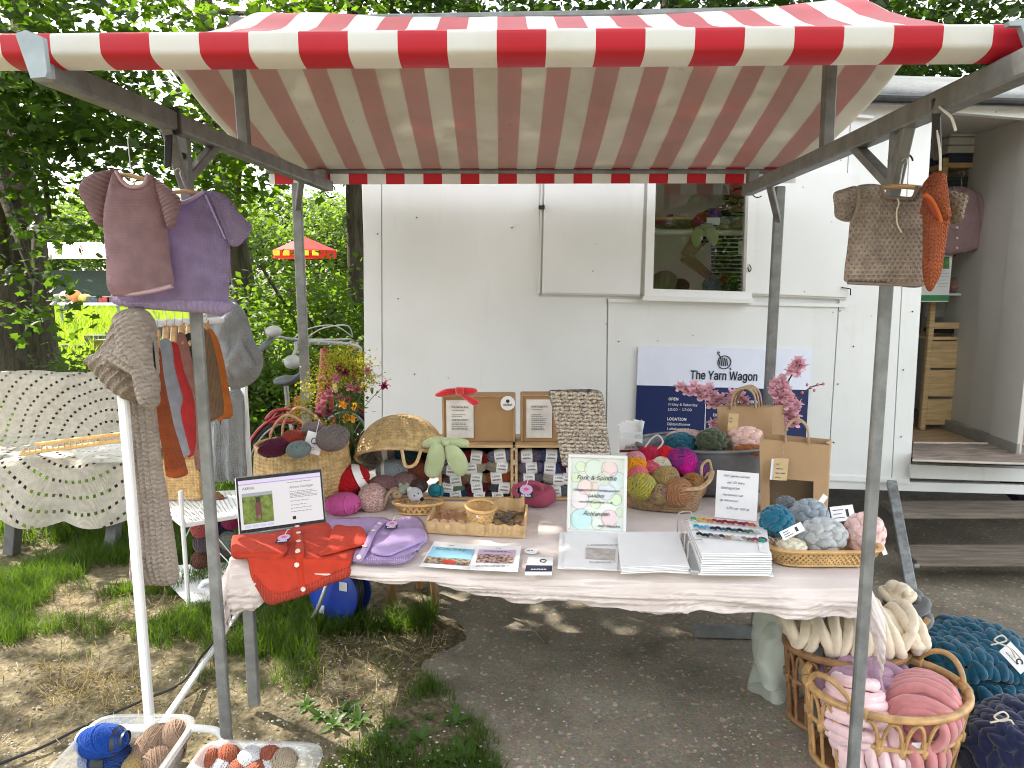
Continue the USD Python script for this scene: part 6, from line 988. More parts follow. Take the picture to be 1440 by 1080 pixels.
for lab, px, py, z, rx, ry, col, sd in (('dark plum ball at the front of the straw bag', 385, 630, .93, 22, 12, (.10, .012, .04), 121), ('sage blue ball in the straw bag beside the plum one', 420, 632, .93, 16, 11, (.22, .29, .28), 122), ('grey-brown ball at the right of the straw bag', 468, 616, .96, 22, 17, (.22, .19, .18), 123), ('dusty grey lilac ball at the back of the straw bag', 440, 604, .98, 16, 10, (.30, .24, .26), 124), ('rust red ball at the back of the straw bag', 412, 616, .96, 16, 11, (.35, .05, .03), 125), ('wine coloured ball between the straw bag handles', 400, 624, .94, 14, 11, (.16, .02, .05), 126)): PB(lab, px, py, z, rx, ry, col, sd, sq=1.3)
# ---- glass vase of garden flowers
o = V3(*P(494, 652, 3.08)[:2], TZ); s = S(494, 620, 3.08)
GV = mat('vase_glass', {'f': ('fresnel', {'IOR': 1.5}), 't': ('transparent_bsdf', {'color': (.86, .92, .88)}), 'g': ('glossy_bsdf', {'roughness': .02}), 'x': ('mix_closure', {})}, [('f.fac', 'x.fac'), ('t.BSDF', 'x.closure1'), ('g.BSDF', 'x.closure2')], 'x.closure')
VS = thing('flower_vase', 'tall glass vase of yellow, pink and purple garden flowers', 'vase', o); part(VS, 'glass', lathe([(0, 0), (.028, 0), (.03, .01), (.031, .12), (.036, .22), (.042, .27)], 32, o), GV, True); part(VS, 'water', lathe([(0, .17), (.029, .17), (.027, .02), (0, .02)], 24, o), pm('murky_water', (.10, .14, .06), rough=.1), True)
STEM = pm('green_stem', (.08, .13, .03), rough=.6, var=.3); g = np.random.default_rng(77); YL = leafmat('yellow_bloom', [(.32, .30, .03), (.45, .42, .05), (.22, .26, .04)], .3); top = o + (0, 0, .27)
heads = [(500, 520, 'y'), (475, 512, 'y'), (455, 525, 'y'), (440, 545, 'y'), (430, 565, 'y'), (490, 500, 'y'), (465, 500, 'y'), (505, 510, 'y'), (420, 580, 'y'), (445, 600, 'y'), (520, 533, 'y'), (480, 530, 'y'), (517, 522, 'p'), (473, 533, 'p'), (451, 535, 'p'), (463, 553, 'p'), (455, 568, 'p'), (500, 533, 'p'), (492, 545, 'p'), (448, 575, 'p'), (491, 562, 'p'), (470, 545, 'p'), (478, 560, 'p'), (503, 548, 'p'), (485, 524, 'm'), (500, 525, 'm'), (540, 543, 'm'), (477, 518, 'm'), (512, 545, 'w'), (472, 547, 'w'), (498, 575, 'o'), (485, 572, 'o'), (490, 585, 'o'), (497, 583, 'o'), (455, 560, 'p'), (462, 580, 'm'), (450, 588, 'm')]
PET = {'p': leafmat('pink_petal', [(.72, .30, .40), (.82, .45, .54), (.66, .22, .34)], .3, .6, (1, 1, 1)), 'm': leafmat('magenta_petal', [(.36, .03, .15), (.48, .06, .22), (.22, .02, .10)], .3, .6, (1, 1, 1)), 'w': leafmat('white_petal', [(.8, .7, .7), (.75, .62, .64)], .3), 'o': leafmat('apricot_petal', [(.72, .42, .08), (.78, .5, .14), (.62, .32, .05)], .3)}
def bloom(c, R, n, seed, d=(0, -.7, .7), layers=2):
    gg = np.random.default_rng(seed); x, y, z = frame_of(unit(d)); out = []
    for l in range(layers):
        for k in range(n):
            a = 2 * np.pi * (k + .5 * l) / n; e = math.cos(a) * x + math.sin(a) * y; out.append(leafblade(c, e + z * (.25 + .5 * l), R * (1 - .3 * l), R * .95, .2, 5, .1, .68))
    return cat(out)
stems_ = []; yel = []
for k, (x, y, kind) in enumerate(heads):
    p = P(x, y, 3.08 + g.uniform(-.07, .07)); stems_.append(tube(spline([o + (0, 0, .03) + V3(*g.normal(0, .008, 2), 0), top + V3(*g.normal(0, .012, 2), 0), (top + p) / 2 + (g.normal(0, .01), 0, .02), p], 12), .0014, 4))
    if kind == 'y': yel.append(leaves(p + g.normal(0, 1, (230, 3)) * (.032, .028, .024), .013, 300 + k))
    elif kind == 'o': part(VS, 'flower', cat([bloom(p + g.normal(0, .008, 3), .022, 5, k, unit((g.normal(0, .5), -1, .3)))]), PET['o'], False)
    else: part(VS, 'flower', bloom(p, .022, 6, k, unit((g.normal(0, .4), -1, .4))), PET[kind], False)
part(VS, 'stems', cat(stems_), STEM, True); part(VS, 'yellow_blooms', cat([TM(*q) for q in yel]), YL, False, kind='stuff'); part(VS, 'leaves', leaves(np.vstack([P(x, y, 3.1) + g.normal(0, .025, (26, 3)) for x, y in ((470, 565), (505, 570), (480, 590), (440, 580), (515, 555), (495, 550))]), .022, 9), leafmat('flower_leaf', [(.05, .09, .025), (.08, .13, .03)], .35), False)

# ---- pine crates of banded skeins, each with a cardboard box on top
CARD = pm('brown_card', (.40, .235, .11), rough=.75, var=.07, scale=5, bump=.05, bscale=60)
def crate(label, x0, x1, pyb, Y, w=.23, dep=.2, cells=None):
    a = P(x0, pyb, Y); a[2] = TZ; wd = P(x1, pyb, Y)[0] - a[0]; t = thing('pine_crate', label, 'crate', a + (wd / 2, dep / 2, 0)); th = .012
    part(t, 'top_board', box(a + (wd / 2, dep / 2, w + th / 2), (wd + .02, dep + .02, th), .002), WOODL, False); part(t, 'bottom_board', box(a + (wd / 2, dep / 2, th / 2), (wd, dep, th), .002), WOODL, False)
    for x in (th / 2, wd - th / 2): part(t, 'side_board', box(a + (x, dep / 2, w / 2 + th / 2), (th, dep, w - th), .002), WOODL, False)
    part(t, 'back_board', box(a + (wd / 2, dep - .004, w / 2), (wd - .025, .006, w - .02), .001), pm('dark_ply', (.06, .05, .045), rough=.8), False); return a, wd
def skein(label, p, col, seed, lab='LANG', d=(1, 0, 0), L=.066, r=.026, sub_='MERINO', off=0.0):
    R = axes(unit(d)); t = thing('yarn_skein', label, 'skein', p, 'banded skeins in the pine crates'); part(t, 'yarn', strands(np.asarray(p, float), (L, r, r), R, 40, seed, .085, 20, 3, 5, .55), wool('wool_%d_%d_%d' % tuple(int(q * 99) for q in col), col), True)
    o = p + R[:, 0] * off; b = part(t, 'paper_band', paper_band(p, np.array([L, r, r]) * 1.02, R, off, .024), BANDM, True); x = R[:, 0] if R[0, 0] > 0 else -R[:, 0]; n = unit(V3(0, -1, .12)); u = np.cross(n, x); f = o + n * (r * 1.2)
    part(b, 'lettering', cat(text(lab, .0075, f + u * .005, x, u, n, .0006, False, True, wid=.03), text(sub_, .0065, f - u * .009, x, u, n, .0006, True, True, wid=.034)), INK, False)
aL, wL = crate('left pine crate stacked with banded skeins of wool', 617, 722, 703, 3.02); aR, wR = crate('right pine crate of banded skeins, half behind the multicoloured scarf', 724, 812, 705, 3.02)
SKL = [(640, 645, (.20, .24, .18), 'grey-green'), (668, 643, (.30, .012, .02), 'dark red'), (705, 641, (.26, .24, .36), 'dusky lilac'), (640, 661, (.45, .48, .5), 'pale blue-grey'), (664, 657, (.66, .56, .42), 'cream'), (702, 656, (.50, .42, .32), 'sand'), (640, 675, (.27, .13, .11), 'cocoa'), (668, 672, (.32, .25, .14), 'khaki'), (700, 671, (.42, .10, .03), 'burnt orange'), (634, 684, (.18, .28, .20), 'sage green'), (672, 684, (.12, .012, .03), 'burgundy'), (705, 685, (.10, .10, .11), 'charcoal'), (640, 695, (.015, .09, .17), 'petrol blue'), (672, 697, (.16, .02, .04), 'wine red'), (702, 697, (.05, .04, .04), 'near-black')]
for k, (x, y, c_, nm) in enumerate(SKL): skein(f'{nm} skein with a white band in the left pine crate', P(x, y, 3.055), c_, 200 + k, d=(1, 0, (-1) ** k * .12), off=[-.012, .006, .012][k % 3] * (1 if k % 2 else -.4))
SKR = [(744, 641, (.24, .19, .29), 'smoky purple'), (775, 641, (.08, .11, .27), 'denim blue'), (744, 657, (.27, .21, .30), 'greyish mauve'), (776, 658, (.09, .12, .28), 'mid blue'), (744, 672, (.22, .20, .24), 'slate lilac'), (782, 673, (.58, .54, .44), 'ivory'), (784, 690, (.20, .21, .24), 'steel grey'), (746, 690, (.15, .03, .06), 'deep wine'), (800, 656, (.09, .03, .06), 'aubergine'), (802, 672, (.16, .03, .08), 'plum')]
for k, (x, y, c_, nm) in enumerate(SKR): skein(f'{nm} skein with a white band in the right pine crate', P(x, y, 3.055), c_, 240 + k, d=(1, 0, (-1) ** k * .06), sub_='MERINO+', off=.01 * (k % 3 - 1))
def cardbox(label, x0, x1, yt, yb, Y, paper, round_, title, seed):
    a = P(x0, yb, Y); a[2] = TZ + .23 + .012; b = P(x1, yb, Y); wd = b[0] - a[0]; h = P(x0, yt, Y)[2] - a[2]; t = thing('cardboard_box', label, 'cardboard box', a + (wd / 2, .03, 0))
    part(t, 'box', box(a + (wd / 2, .045, h / 2), (wd, .09, h), .004), CARD, False); part(t, 'edge_frame', cat(*[bar(a + p0, a + p1, .008, .006) for p0, p1 in (((.006, -.002, .0), (.006, -.002, h)), ((wd - .006, -.002, 0), (wd - .006, -.002, h)), ((.01, -.002, h - .004), (wd - .01, -.002, h - .004)))]), pm('card_edge', (.46, .29, .15), rough=.7), False)
    px0, px1, py0, py1 = paper; o = P(px0, py1, Y - .008); w2 = P(px1, py1, Y)[0] - P(px0, py1, Y)[0]; h2 = P(px0, py0, Y)[2] - P(px0, py1, Y)[2]; pp = part(t, 'paper', box(o + (w2 / 2, .003, h2 / 2), (w2, .0015, h2), 0), pm('cream_paper', (.72, .69, .66), rough=.7), False); n = V3(0, -1, 0)
    part(pp, 'print', cat(text(title, .0085, o + (w2 / 2, -.001, h2 * .80), ux, uz, n, .0005, False, True, wid=w2 * .62), lines(o + (w2 * .2, .0, 0), ux, uz, n, w2 * .62, [h2 * q for q in (.74, .62, .57, .50, .46, .40, .36, .30, .26, .22)], .0012, seed=seed)), INK, False)
    if round_: c = P(*round_, Y - .006); st = part(t, 'sticker', lathe([(0, 0), (.031, 0), (.031, .002), (0, .002)], 32, c, ux, uz, n), PAPER, False); part(st, 'print', cat(text('AMMA', .009, c + n * .002 - uz * .011, ux, uz, n, .0005, True, True), ellipsoid(c + n * .002 + uz * .009, (.008, .001, .008), 1)), INK, False)
cardbox('brown cardboard pattern box with round white sticker, under the red bow', 622, 725, 556, 620, 3.07, (628, 666, 563, 616), (714, 567), 'The Festive Bow', 1); cardbox('brown cardboard pattern box beside the multicoloured scarf', 732, 800, 555, 620, 3.07, (740, 776, 562, 616), None, 'Amma Snuggle Cowl', 2)
K_MULTI = knit('knit_multicolour', (.68, .62, .52), .016, .012, strength=1.0, garter=True, col2=(.14, .10, .10), cscale=5, cstretch=(2, 2, 14), fuzz=.7)
SCF = thing('chunky_scarf', 'speckled multicoloured chunky scarf hanging from the top of the right boxes', 'scarf', P(810, 600, 2.96)); 
_m = knit('knit_multicolour2', (.70, .63, .52), .018, .011, strength=1.0, garter=True, col2=(.10, .07, .08), cscale=40, fuzz=.6)
part(SCF, 'front', pillow(sub([(771, 551), (790, 548), (838, 548), (849, 560), (852, 590), (858, 632), (859, 660), (800, 658), (790, 650), (783, 610), (776, 572)], 90), .05, px_plane(2.93, (0, 0), (-.1, -1, .1)), 2.0, .006, 12, 9), _m, True); part(SCF, 'ridges', cat([tube(spline([P(x, y + (x - 780) * .03, 2.90) + (0, .003 * math.sin(x * 1.3), .003 * math.sin(x * 2.1 + y)) for x in np.linspace(773 + (y - 550) * .17, 847 + (y - 550) * .12, 16)], 40), .0078 + .0016 * np.sin(np.arange(len(spline(np.zeros((16, 3)), 40))) * 2.2 + y), 6) for y in np.arange(553, 657, 5.2)]), pm('wool_multi', (.66, .58, .46), rough=.95, scale=110, col2=(.14, .09, .10), bump=.5, bscale=250, sheen=.1, lo=.44, hi=.64), True)
# ---- plush bows
RB = pm('red_plush', (.62, .012, .02), rough=.95, sheen=.6, bump=.3, bscale=300, var=.1); GB = pm('green_plush', (.42, .50, .27), rough=.95, sheen=.5, bump=.3, bscale=300, var=.1)
def bow(label, mt, pieces, Y): t = thing('plush_bow', label, 'bow', P(*np.mean(pieces[0][1], 0), Y)); [part(t, nm, pillow(sub(poly, 60), th, px_plane(Y + dy, (0, 0), (0, -1, .2)), 1.8, .002, 30, 3, edge=.5), mt, True) for nm, poly, th, dy in pieces]
bow('red plush bow lying on the left cardboard box', RB, [('loop', [(612, 554), (626, 547), (645, 546), (648, 552), (630, 557), (615, 558)], .03, 0), ('loop', [(646, 545), (668, 546), (671, 552), (660, 556), (646, 554)], .03, -.01), ('tail', [(646, 553), (658, 556), (672, 563), (673, 569), (665, 570), (654, 562)], .025, -.02), ('knot', [(641, 545), (652, 545), (652, 555), (642, 555)], .04, -.015)], 3.0)
bow('pale green plush bow hanging on the left pine crate', GB, [('loop', [(594, 622), (610, 614), (629, 616), (630, 627), (610, 630), (595, 629)], .035, 0), ('loop', [(626, 616), (645, 616), (659, 620), (657, 629), (636, 629), (627, 627)], .035, 0), ('tail', [(608, 624), (622, 625), (626, 645), (619, 666), (608, 673), (597, 664), (600, 642)], .035, -.02), ('tail', [(627, 625), (641, 626), (655, 642), (658, 660), (648, 670), (635, 661), (627, 642)], .035, -.02), ('knot', [(622, 617), (632, 617), (631, 627), (623, 627)], .05, -.01)], 2.93)
# ---- rose knitted pouch
K_ROSE = knit('knit_rose_rib', (.48, .10, .17), .006, .005, rib=.011); c = Z(756, 697, TZ + .035); s = S(756, 697, c[1])
HT = thing('knitted_hat', 'rose ribbed knitted hat with a turned brim, before the crates', 'hat', c)
m = lathe([(0, -.036), (26 * s * .7, -.034), (26 * s, -.015), (26 * s, .012), (22 * s, .034), (12 * s, .046), (0, .05)], 72, c, ux, uy, uz); v = np.asarray(m.vertices); an = np.arctan2(v[:, 1] - c[1], v[:, 0] - c[0]); rr = np.hypot(v[:, 0] - c[0], v[:, 1] - c[1]); k = 1 + .045 * np.sin(an * 36) * (rr > .02); v[:, 0] = c[0] + (v[:, 0] - c[0]) * k; v[:, 1] = c[1] + (v[:, 1] - c[1]) * k; part(HT, 'crown', TM(v, m.faces), wool('wool_rose', (.48, .10, .17)), True)
part(HT, 'brim', tube(spline([P(x, y, c[1] - .05) for x, y in [(722, 690), (728, 683), (745, 679), (760, 682), (760, 694), (748, 702), (730, 698)]], 40, closed=True), .010, 8, closed=True), wool('wool_rose', (.48, .10, .17)), True)
swing_tag('lilac and navy oval swing tag lying on the rose knitted hat', 740, 690, .09, rx=.026, up=(-.1, -.8, .55))
# ---- card holder
o = P(887, 634, 3.2); ch = thing('card_holder', 'clear holder of small white cards behind the hank basket', 'card holder', o); part(ch, 'holder', cat(box(o + (0, 0, .05), (.10, .002, .07), 0), box(o + (.051, .02, .06), (.002, .04, .15), 0), box(o + (-.051, .02, .05), (.002, .04, .12), 0)), CLEAR, False); part(ch, 'front_card', box(o + (0, -.004, .03), (.10, .002, .05), 0), PAPER, False); part(ch, 'red_foot', box(o + (0, -.004, .0), (.10, .003, .012), 0), pm('maroon_print', (.16, .02, .03)), False); part(ch, 'lettering', hand('Selected', .014, o + (-.03, -.006, .012), ux, uz, -uy, seed=9), pm('maroon_print', (.16, .02, .03)), False)
for k in range(6): part(ch, 'card', box(o + (-.03 + .013 * k, .012 + .004 * k, .095 + .004 * (k % 3)), (.05, .001, .06), 0, ry=.2 * (k % 3 - 1), rx=-.2), PAPER, False)
# ================================================================ right half of the table
WOVB = weave('palm_weave', (.34, .22, .12), .022, .016, var=.3)
# big plaited basket of hanks, its corner towards the right
o = V3(P(934, 700, 2.95)[0], 2.95, TZ); s = S(930, 700, 2.95)
def hb(u, v):
    a = 2 * np.pi * u; c_, s_ = np.cos(a), np.sin(a); q = (np.abs(c_) ** 3.2 + np.abs(s_) ** 3.2) ** (-1 / 3.2); k = .80 + .26 * v; rise = .02 * np.cos(a - .0) * v + .03 * np.maximum(0, np.cos(2 * a)) * v
    x, y = q * c_ * .190 * k, q * s_ * .135 * k; r_ = -.30; return np.stack([o[0] - .01 + x * math.cos(r_) - y * math.sin(r_), o[1] + .02 + x * math.sin(r_) + y * math.cos(r_), TZ + .002 + v * .10 + rise], -1)
HB = thing('hank_basket', 'brown plaited palm basket full of hand-dyed hanks of yarn', 'basket', o); part(HB, 'woven_side', grid(hb, 90, 14, (1.1, .15)), WOVB, True); a = np.linspace(0, 1, 91)[:-1]; part(HB, 'rim', tube(hb(a, np.ones(90)), .011, 8, closed=True, flat=.6), pm('palm_rim', (.44, .30, .17), rough=.6, var=.25, scale=40), True)
part(HB, 'floor', TM(np.vstack([hb(a, np.zeros(90)), [o + (0, 0, .004)]]), [[90, i, (i + 1) % 90] for i in range(90)]), WOVB if False else pm('palm_floor', (.2, .13, .07)), True)
part(HB, 'rope_loop', tube(spline([hb(np.array([.04]), np.array([1.]))[0] + d for d in ((0, 0, 0), (-.02, -.02, .05), (-.05, -.03, .03), (-.05, -.05, -.02), (-.03, -.06, .01))], 30), .006, 7), pm('palm_rim', (.44, .3, .17)), True)
VARI = lambda n_, a_, b_: wool('wool_' + n_, a_, scale=26, col2=b_)
for k, (nm, x, y, z, rx, ry, m) in enumerate([('pale pink', 893, 648, .82, 15, 12, VARI('v0', (.55, .22, .26), (.62, .30, .33))), ('raspberry red', 911, 642, .83, 17, 14, VARI('v1', (.48, .015, .06), (.30, .01, .04))), ('bright red', 935, 641, .83, 18, 13, VARI('v2', (.62, .015, .02), (.5, .01, .04))), ('purple and magenta', 958, 648, .82, 18, 17, VARI('v3', (.10, .035, .16), (.45, .01, .22))), ('magenta', 966, 657, .80, 13, 12, VARI('v4', (.55, .01, .28), (.40, .01, .2))), ('violet', 979, 666, .77, 15, 17, VARI('v5', (.14, .05, .20), (.22, .07, .26))), ('golden yellow', 893, 657, .80, 14, 15, VARI('v6', (.70, .34, .02), (.66, .22, .01))), ('coral pink', 898, 668, .78, 13, 12, VARI('v7', (.62, .12, .14), (.66, .18, .2))), ('strawberry pink', 916, 664, .78, 14, 15, VARI('v8', (.60, .08, .14), (.64, .14, .18))), ('cream', 929, 656, .80, 15, 12, VARI('v9', (.66, .62, .50), (.58, .52, .40))),
        ('olive tan', 936, 673, .77, 18, 16, VARI('v10', (.36, .26, .10), (.26, .17, .08))), ('yellow-green', 903, 684, .745, 19, 17, VARI('v11', (.48, .44, .06), (.34, .30, .10))), ('olive and plum', 926, 695, .72, 17, 13, VARI('v12', (.36, .28, .11), (.20, .09, .12))), ('chestnut brown', 953, 692, .73, 19, 18, VARI('v13', (.28, .13, .065), (.36, .18, .09))), ('rust and khaki', 974, 684, .74, 15, 17, VARI('v14', (.34, .13, .04), (.30, .20, .09))), ('wine red', 922, 655, .77, 14, 12, VARI('v15', (.34, .02, .05), (.22, .02, .05)))]):
    pxball(f'{nm} hank of hand-dyed yarn in the plaited palm basket', x, y, z, rx, ry, (.5, .5, .5), 400 + k, d=unit((math.sin(k * 2.1), -.7, .5)), mt=m, group='hand-dyed hanks in the palm basket', name='yarn_hank', n=60, w=.075, sq=1.2, spread=.5)
# zinc tub of braided wool
o = V3(*P(990, 700, 3.22)[:2], TZ); ZINC = pm('zinc', (.20, .21, .22), rough=.45, metal=.6, var=.3, scale=7, bump=.1); TBZ = thing('zinc_tub', 'dull grey zinc tub of braided wool behind the hank basket', 'tub', o)
part(TBZ, 'side', lathe([(0, .0), (.26, 0), (.275, .02), (.31, .20), (.318, .212), (.322, .20), (.305, .195), (.28, .16), (0, .15)], 56, o, sx=1, sy=.62), ZINC, True); part(TBZ, 'rim', tube([o + (.318 * math.cos(k), .318 * .62 * math.sin(k), .207) for k in np.linspace(0, 2 * np.pi, 57)[:-1]], .008, 8, closed=True), ZINC, True)
G2 = 'braided wool tops in the zinc tub'
braid('pale rose braid at the back of the zinc tub', 965, 616, 3.32, 32, 14, 'pale_rose', (.55, .38, .36), 501, group=G2); braid('deep teal braid in the zinc tub', 957, 624, 3.20, 26, 18, 'teal', (.012, .105, .16), 502, group=G2); braid('moss green braid in the zinc tub', 1001, 620, 3.16, 25, 20, 'moss', (.065, .085, .045), 503, group=G2); braid('blush pink braid in the zinc tub', 1049, 617, 3.18, 30, 19, 'blush', (.72, .48, .42), 504, group=G2); braid('cinnamon brown braid in the zinc tub', 1052, 634, 3.08, 23, 11, 'cinnamon', (.30, .09, .02), 505, group=G2); braid('mustard braid low in the zinc tub', 1020, 640, 3.10, 15, 7, 'mustard', (.45, .26, .03), 506, group=G2)
solo('cord_loop', tube(spline([P(x, y, 3.02) for x, y in [(905, 632), (915, 618), (925, 612), (932, 622), (922, 634)]], 30), .004, 6), pm('grey_cord', (.5, .5, .52), rough=.8), 'grey cord loop sticking up behind the hank basket', 'cord', smooth=True, loc=P(920, 622, 3.02))
# handwritten price notice leaning on the tub
a, r, u, n, w, h = upright([(1005, 727), (1064, 733), (1069, 668), (1010, 659)], None, .18); NT = thing('price_notice', 'handwritten white price notice leaning on the zinc tub', 'notice', a + r * w / 2)
part(NT, 'sheet', put(trimesh.creation.box((w, h, .0015)), r, u, n, a + r * w / 2 + u * h / 2), PAPER, False); INKB = pm('blue_grey_ink', (.16, .18, .26), rough=.6); o = a + n * .0012
part(NT, 'handwriting', cat(*[hand(s_, hh, o + r * w * x + u * h * y, r, u, n, seed=20 + k) for k, (s_, hh, x, y) in enumerate([('Zelf garen weven', .0085, .16, .88), ('set 15 euro', .0085, .25, .74), ('Biologische', .009, .12, .62), ('merinowol van', .008, .16, .48), ('de Karooiver', .008, .10, .36), ('3,50 per 100 gr', .0085, .26, .20)])]), INKB, False)
# brown paper bags with twisted handles
PBAG = pm('kraft_bag', (.40, .255, .135), rough=.7, var=.06, scale=6, bump=.08, bscale=18); TWINE = pm('paper_twine', (.42, .29, .18), rough=.8, var=.2, scale=80)
def paperbag(label, px, Y, dep, hx, group=None, win=None, z0=TZ):
    """px: bottom-left, bottom-right, top-right, top-left of the front face"""
    f = [P(*px[0], Y), P(*px[1], Y), P(*px[2], Y), P(*px[3], Y)]; d = V3(.05, dep, 0); t = thing('paper_bag', label, 'paper bag', (f[0] + f[1]) / 2, group); c = np.array(f).mean(0)
    if win: part(t, 'front_panel', (lambda m: m)(TM(*(lambda W: (np.array(f + W), [[0, 1, 5], [0, 5, 4], [1, 2, 6], [1, 6, 5], [2, 3, 7], [2, 7, 6], [3, 0, 4], [3, 4, 7]]))([P(*q, Y) for q in win]))), PBAG, False); part(t, 'window', TM([P(*q, Y + .002) for q in win], [[0, 1, 2], [0, 2, 3]]), GLASS, False)
    else: part(t, 'front_panel', quad_patch(*f, 20, 20, lambda u, v: np.stack([0 * u, .004 * np.sin(u * 7 + v * 5), 0 * u], -1)), PBAG, True)
    m_ = [(f[1] + f[1] + d) / 2 + (-.025, 0, 0), (f[2] + f[2] + d) / 2 + (-.02, 0, 0)]; part(t, 'side_panel', TM([f[1], m_[0], m_[1], f[2], f[1] + d, f[2] + d], [[0, 1, 2], [0, 2, 3], [1, 4, 5], [1, 5, 2]]), PBAG, False); part(t, 'side_panel', TM([f[0], f[0] + d, f[3] + d, f[3]], [[0, 1, 2], [0, 2, 3]]), PBAG, False); part(t, 'back_panel', TM([q + d for q in f], [[0, 1, 2], [0, 2, 3]]), PBAG, False)
    for dd in (-.004, dep * .9):
        for e in range(2): part(t, 'handle', tube(spline([P(x, y, Y + dd) + (0, .002 * e + .001 * math.sin(q), .006 * e) for q, (x, y) in enumerate(hx)], 40), .004, 6), TWINE, True)
    return t
for k in range(3): paperbag(['front kraft paper bag of the three standing in the zinc tub', 'middle kraft paper bag of the three standing in the zinc tub', 'rear kraft paper bag of the three standing in the zinc tub'][k], [(1011 + 2 * k, 640 - k), (1088 + 3 * k, 640 - k), (1083 + 3 * k, 573 - k), (1008 + 3 * k, 572 - k)], 3.26 + .03 * k, .025, [(1028 + 3 * k, 576), (1030 + 4 * k, 560), (1037 + 4 * k, 550 - k), (1048 + 4 * k, 546 - k), (1058 + 4 * k, 552 - k), (1062 + 4 * k, 562), (1063 + 4 * k, 574)])
paperbag('tall kraft paper bag with a dark clear window at the table end', [(1070, 745), (1160, 752), (1167, 626), (1068, 617)], 2.86, .10, [(1105, 622), (1105, 606), (1112, 595), (1120, 591), (1130, 595), (1136, 606), (1137, 624)], win=[(1083, 735), (1143, 735), (1144, 677), (1082, 672)])
def kraft_tag(label, px, Y, w_, h_, lean, ln): c = P(*px, Y); n = V3(0, -1, .05); t = thing('kraft_tag', label, 'tag', c); x = unit((1, 0, lean)); u = np.cross(n, x); part(t, 'card', put(bev_box(w_, h_, .0012, 0), x, u, n, c), pm('manila', (.58, .42, .22), rough=.7), False); part(t, 'handwriting', cat(*[hand(s_, .0055, c - x * w_ * .38 + u * h_ * (.2 - .2 * k) + n * .001, x, u, n, seed=40 + k) for k, s_ in enumerate(ln)]), INKB, False); part(t, 'string', tube(spline([c + u * h_ * .45, c + u * h_ * .8 + (.006, .01, 0), c + u * h_ * 1.1 + (.01, .02, 0)], 10), .0015, 5), TWINE, True); return t, x, u, n, c
kraft_tag('manila tag hanging on the front bag of the zinc tub', (1031, 594), 3.22, .045, .08, -.05, ['Tas', 'set']); t, x, u, n, c = kraft_tag('manila tag with handwriting before the windowed paper bag', (1098, 660), 2.83, .055, .088, -.06, ['SET', 'maak je', 'eigen sjaal', '25,00']); part(t, 'white_card', put(bev_box(.05, .085, .001, 0), x, u, n, c + (-.014, .003, -.002)), PAPER, False)
# artificial blossom branches
g = np.random.default_rng(90); BLS = leafmat('blossom_petal', [(.90, .60, .68), (.92, .70, .76), (.88, .50, .61), (.93, .78, .82)], .25, .6, (1, 1, 1)); TWIG = pm('dark_twig', (.06, .035, .03), rough=.7)
BB = thing('blossom_branch', 'pink artificial blossom branches behind the paper bags', 'branch', P(1060, 620, 3.4)); yb = 3.42
for pth in ([(1060, 640), (1040, 600), (1015, 575), (995, 560), (972, 548), (955, 546)], [(1070, 640), (1092, 600), (1096, 560), (1112, 530), (1128, 505)], [(1070, 640), (1085, 605), (1105, 580), (1122, 560), (1140, 545), (1158, 540)], [(1060, 630), (1045, 590), (1040, 565)], [(1070, 640), (1094, 615), (1098, 612)]): part(BB, 'twig', tube(spline([P(x, y, yb) for x, y in pth], 30), np.linspace(.006, .0025, len(spline([P(x, y, yb) for x, y in pth], 30))), 6), TWIG, True)
for k, (x, y) in enumerate([(957, 544), (967, 549), (975, 545), (972, 553), (982, 551), (990, 550), (998, 547), (985, 558), (994, 556), (1003, 556), (1008, 565), (1001, 569), (1013, 562), (1030, 556), (1028, 566), (1042, 560), (1048, 565), (1003, 596), (1010, 600), (1122, 509), (1117, 515), (1127, 514), (1112, 522), (1120, 524), (1092, 538), (1100, 536), (1086, 546), (1096, 548), (1104, 546), (1089, 556), (1099, 559), (1108, 556), (1093, 568), (1102, 570), (1111, 565), (1087, 580), (1096, 582), (1106, 580), (1114, 578), (1091, 592), (1101, 592), (1110, 590), (1118, 586), (1098, 604), (1094, 612), (1121, 570), (1117, 596)]):
    part(BB, 'blossom', bloom(P(x, y, yb - .03 + g.uniform(-.03, .02)), .033, 6, 600 + k, unit((g.normal(0, .6), -1, g.normal(.2, .5))), 2), BLS, False)
part(BB, 'buds', cat([ellipsoid(P(x, y, yb), (.007, .006, .008), 1) for x, y in [(1119, 560), (1123, 567), (1128, 552), (1140, 545), (1150, 541), (1145, 549), (1135, 541), (1158, 540)]]), pm('bud', (.5, .2, .26), var=.4), True, kind='stuff')
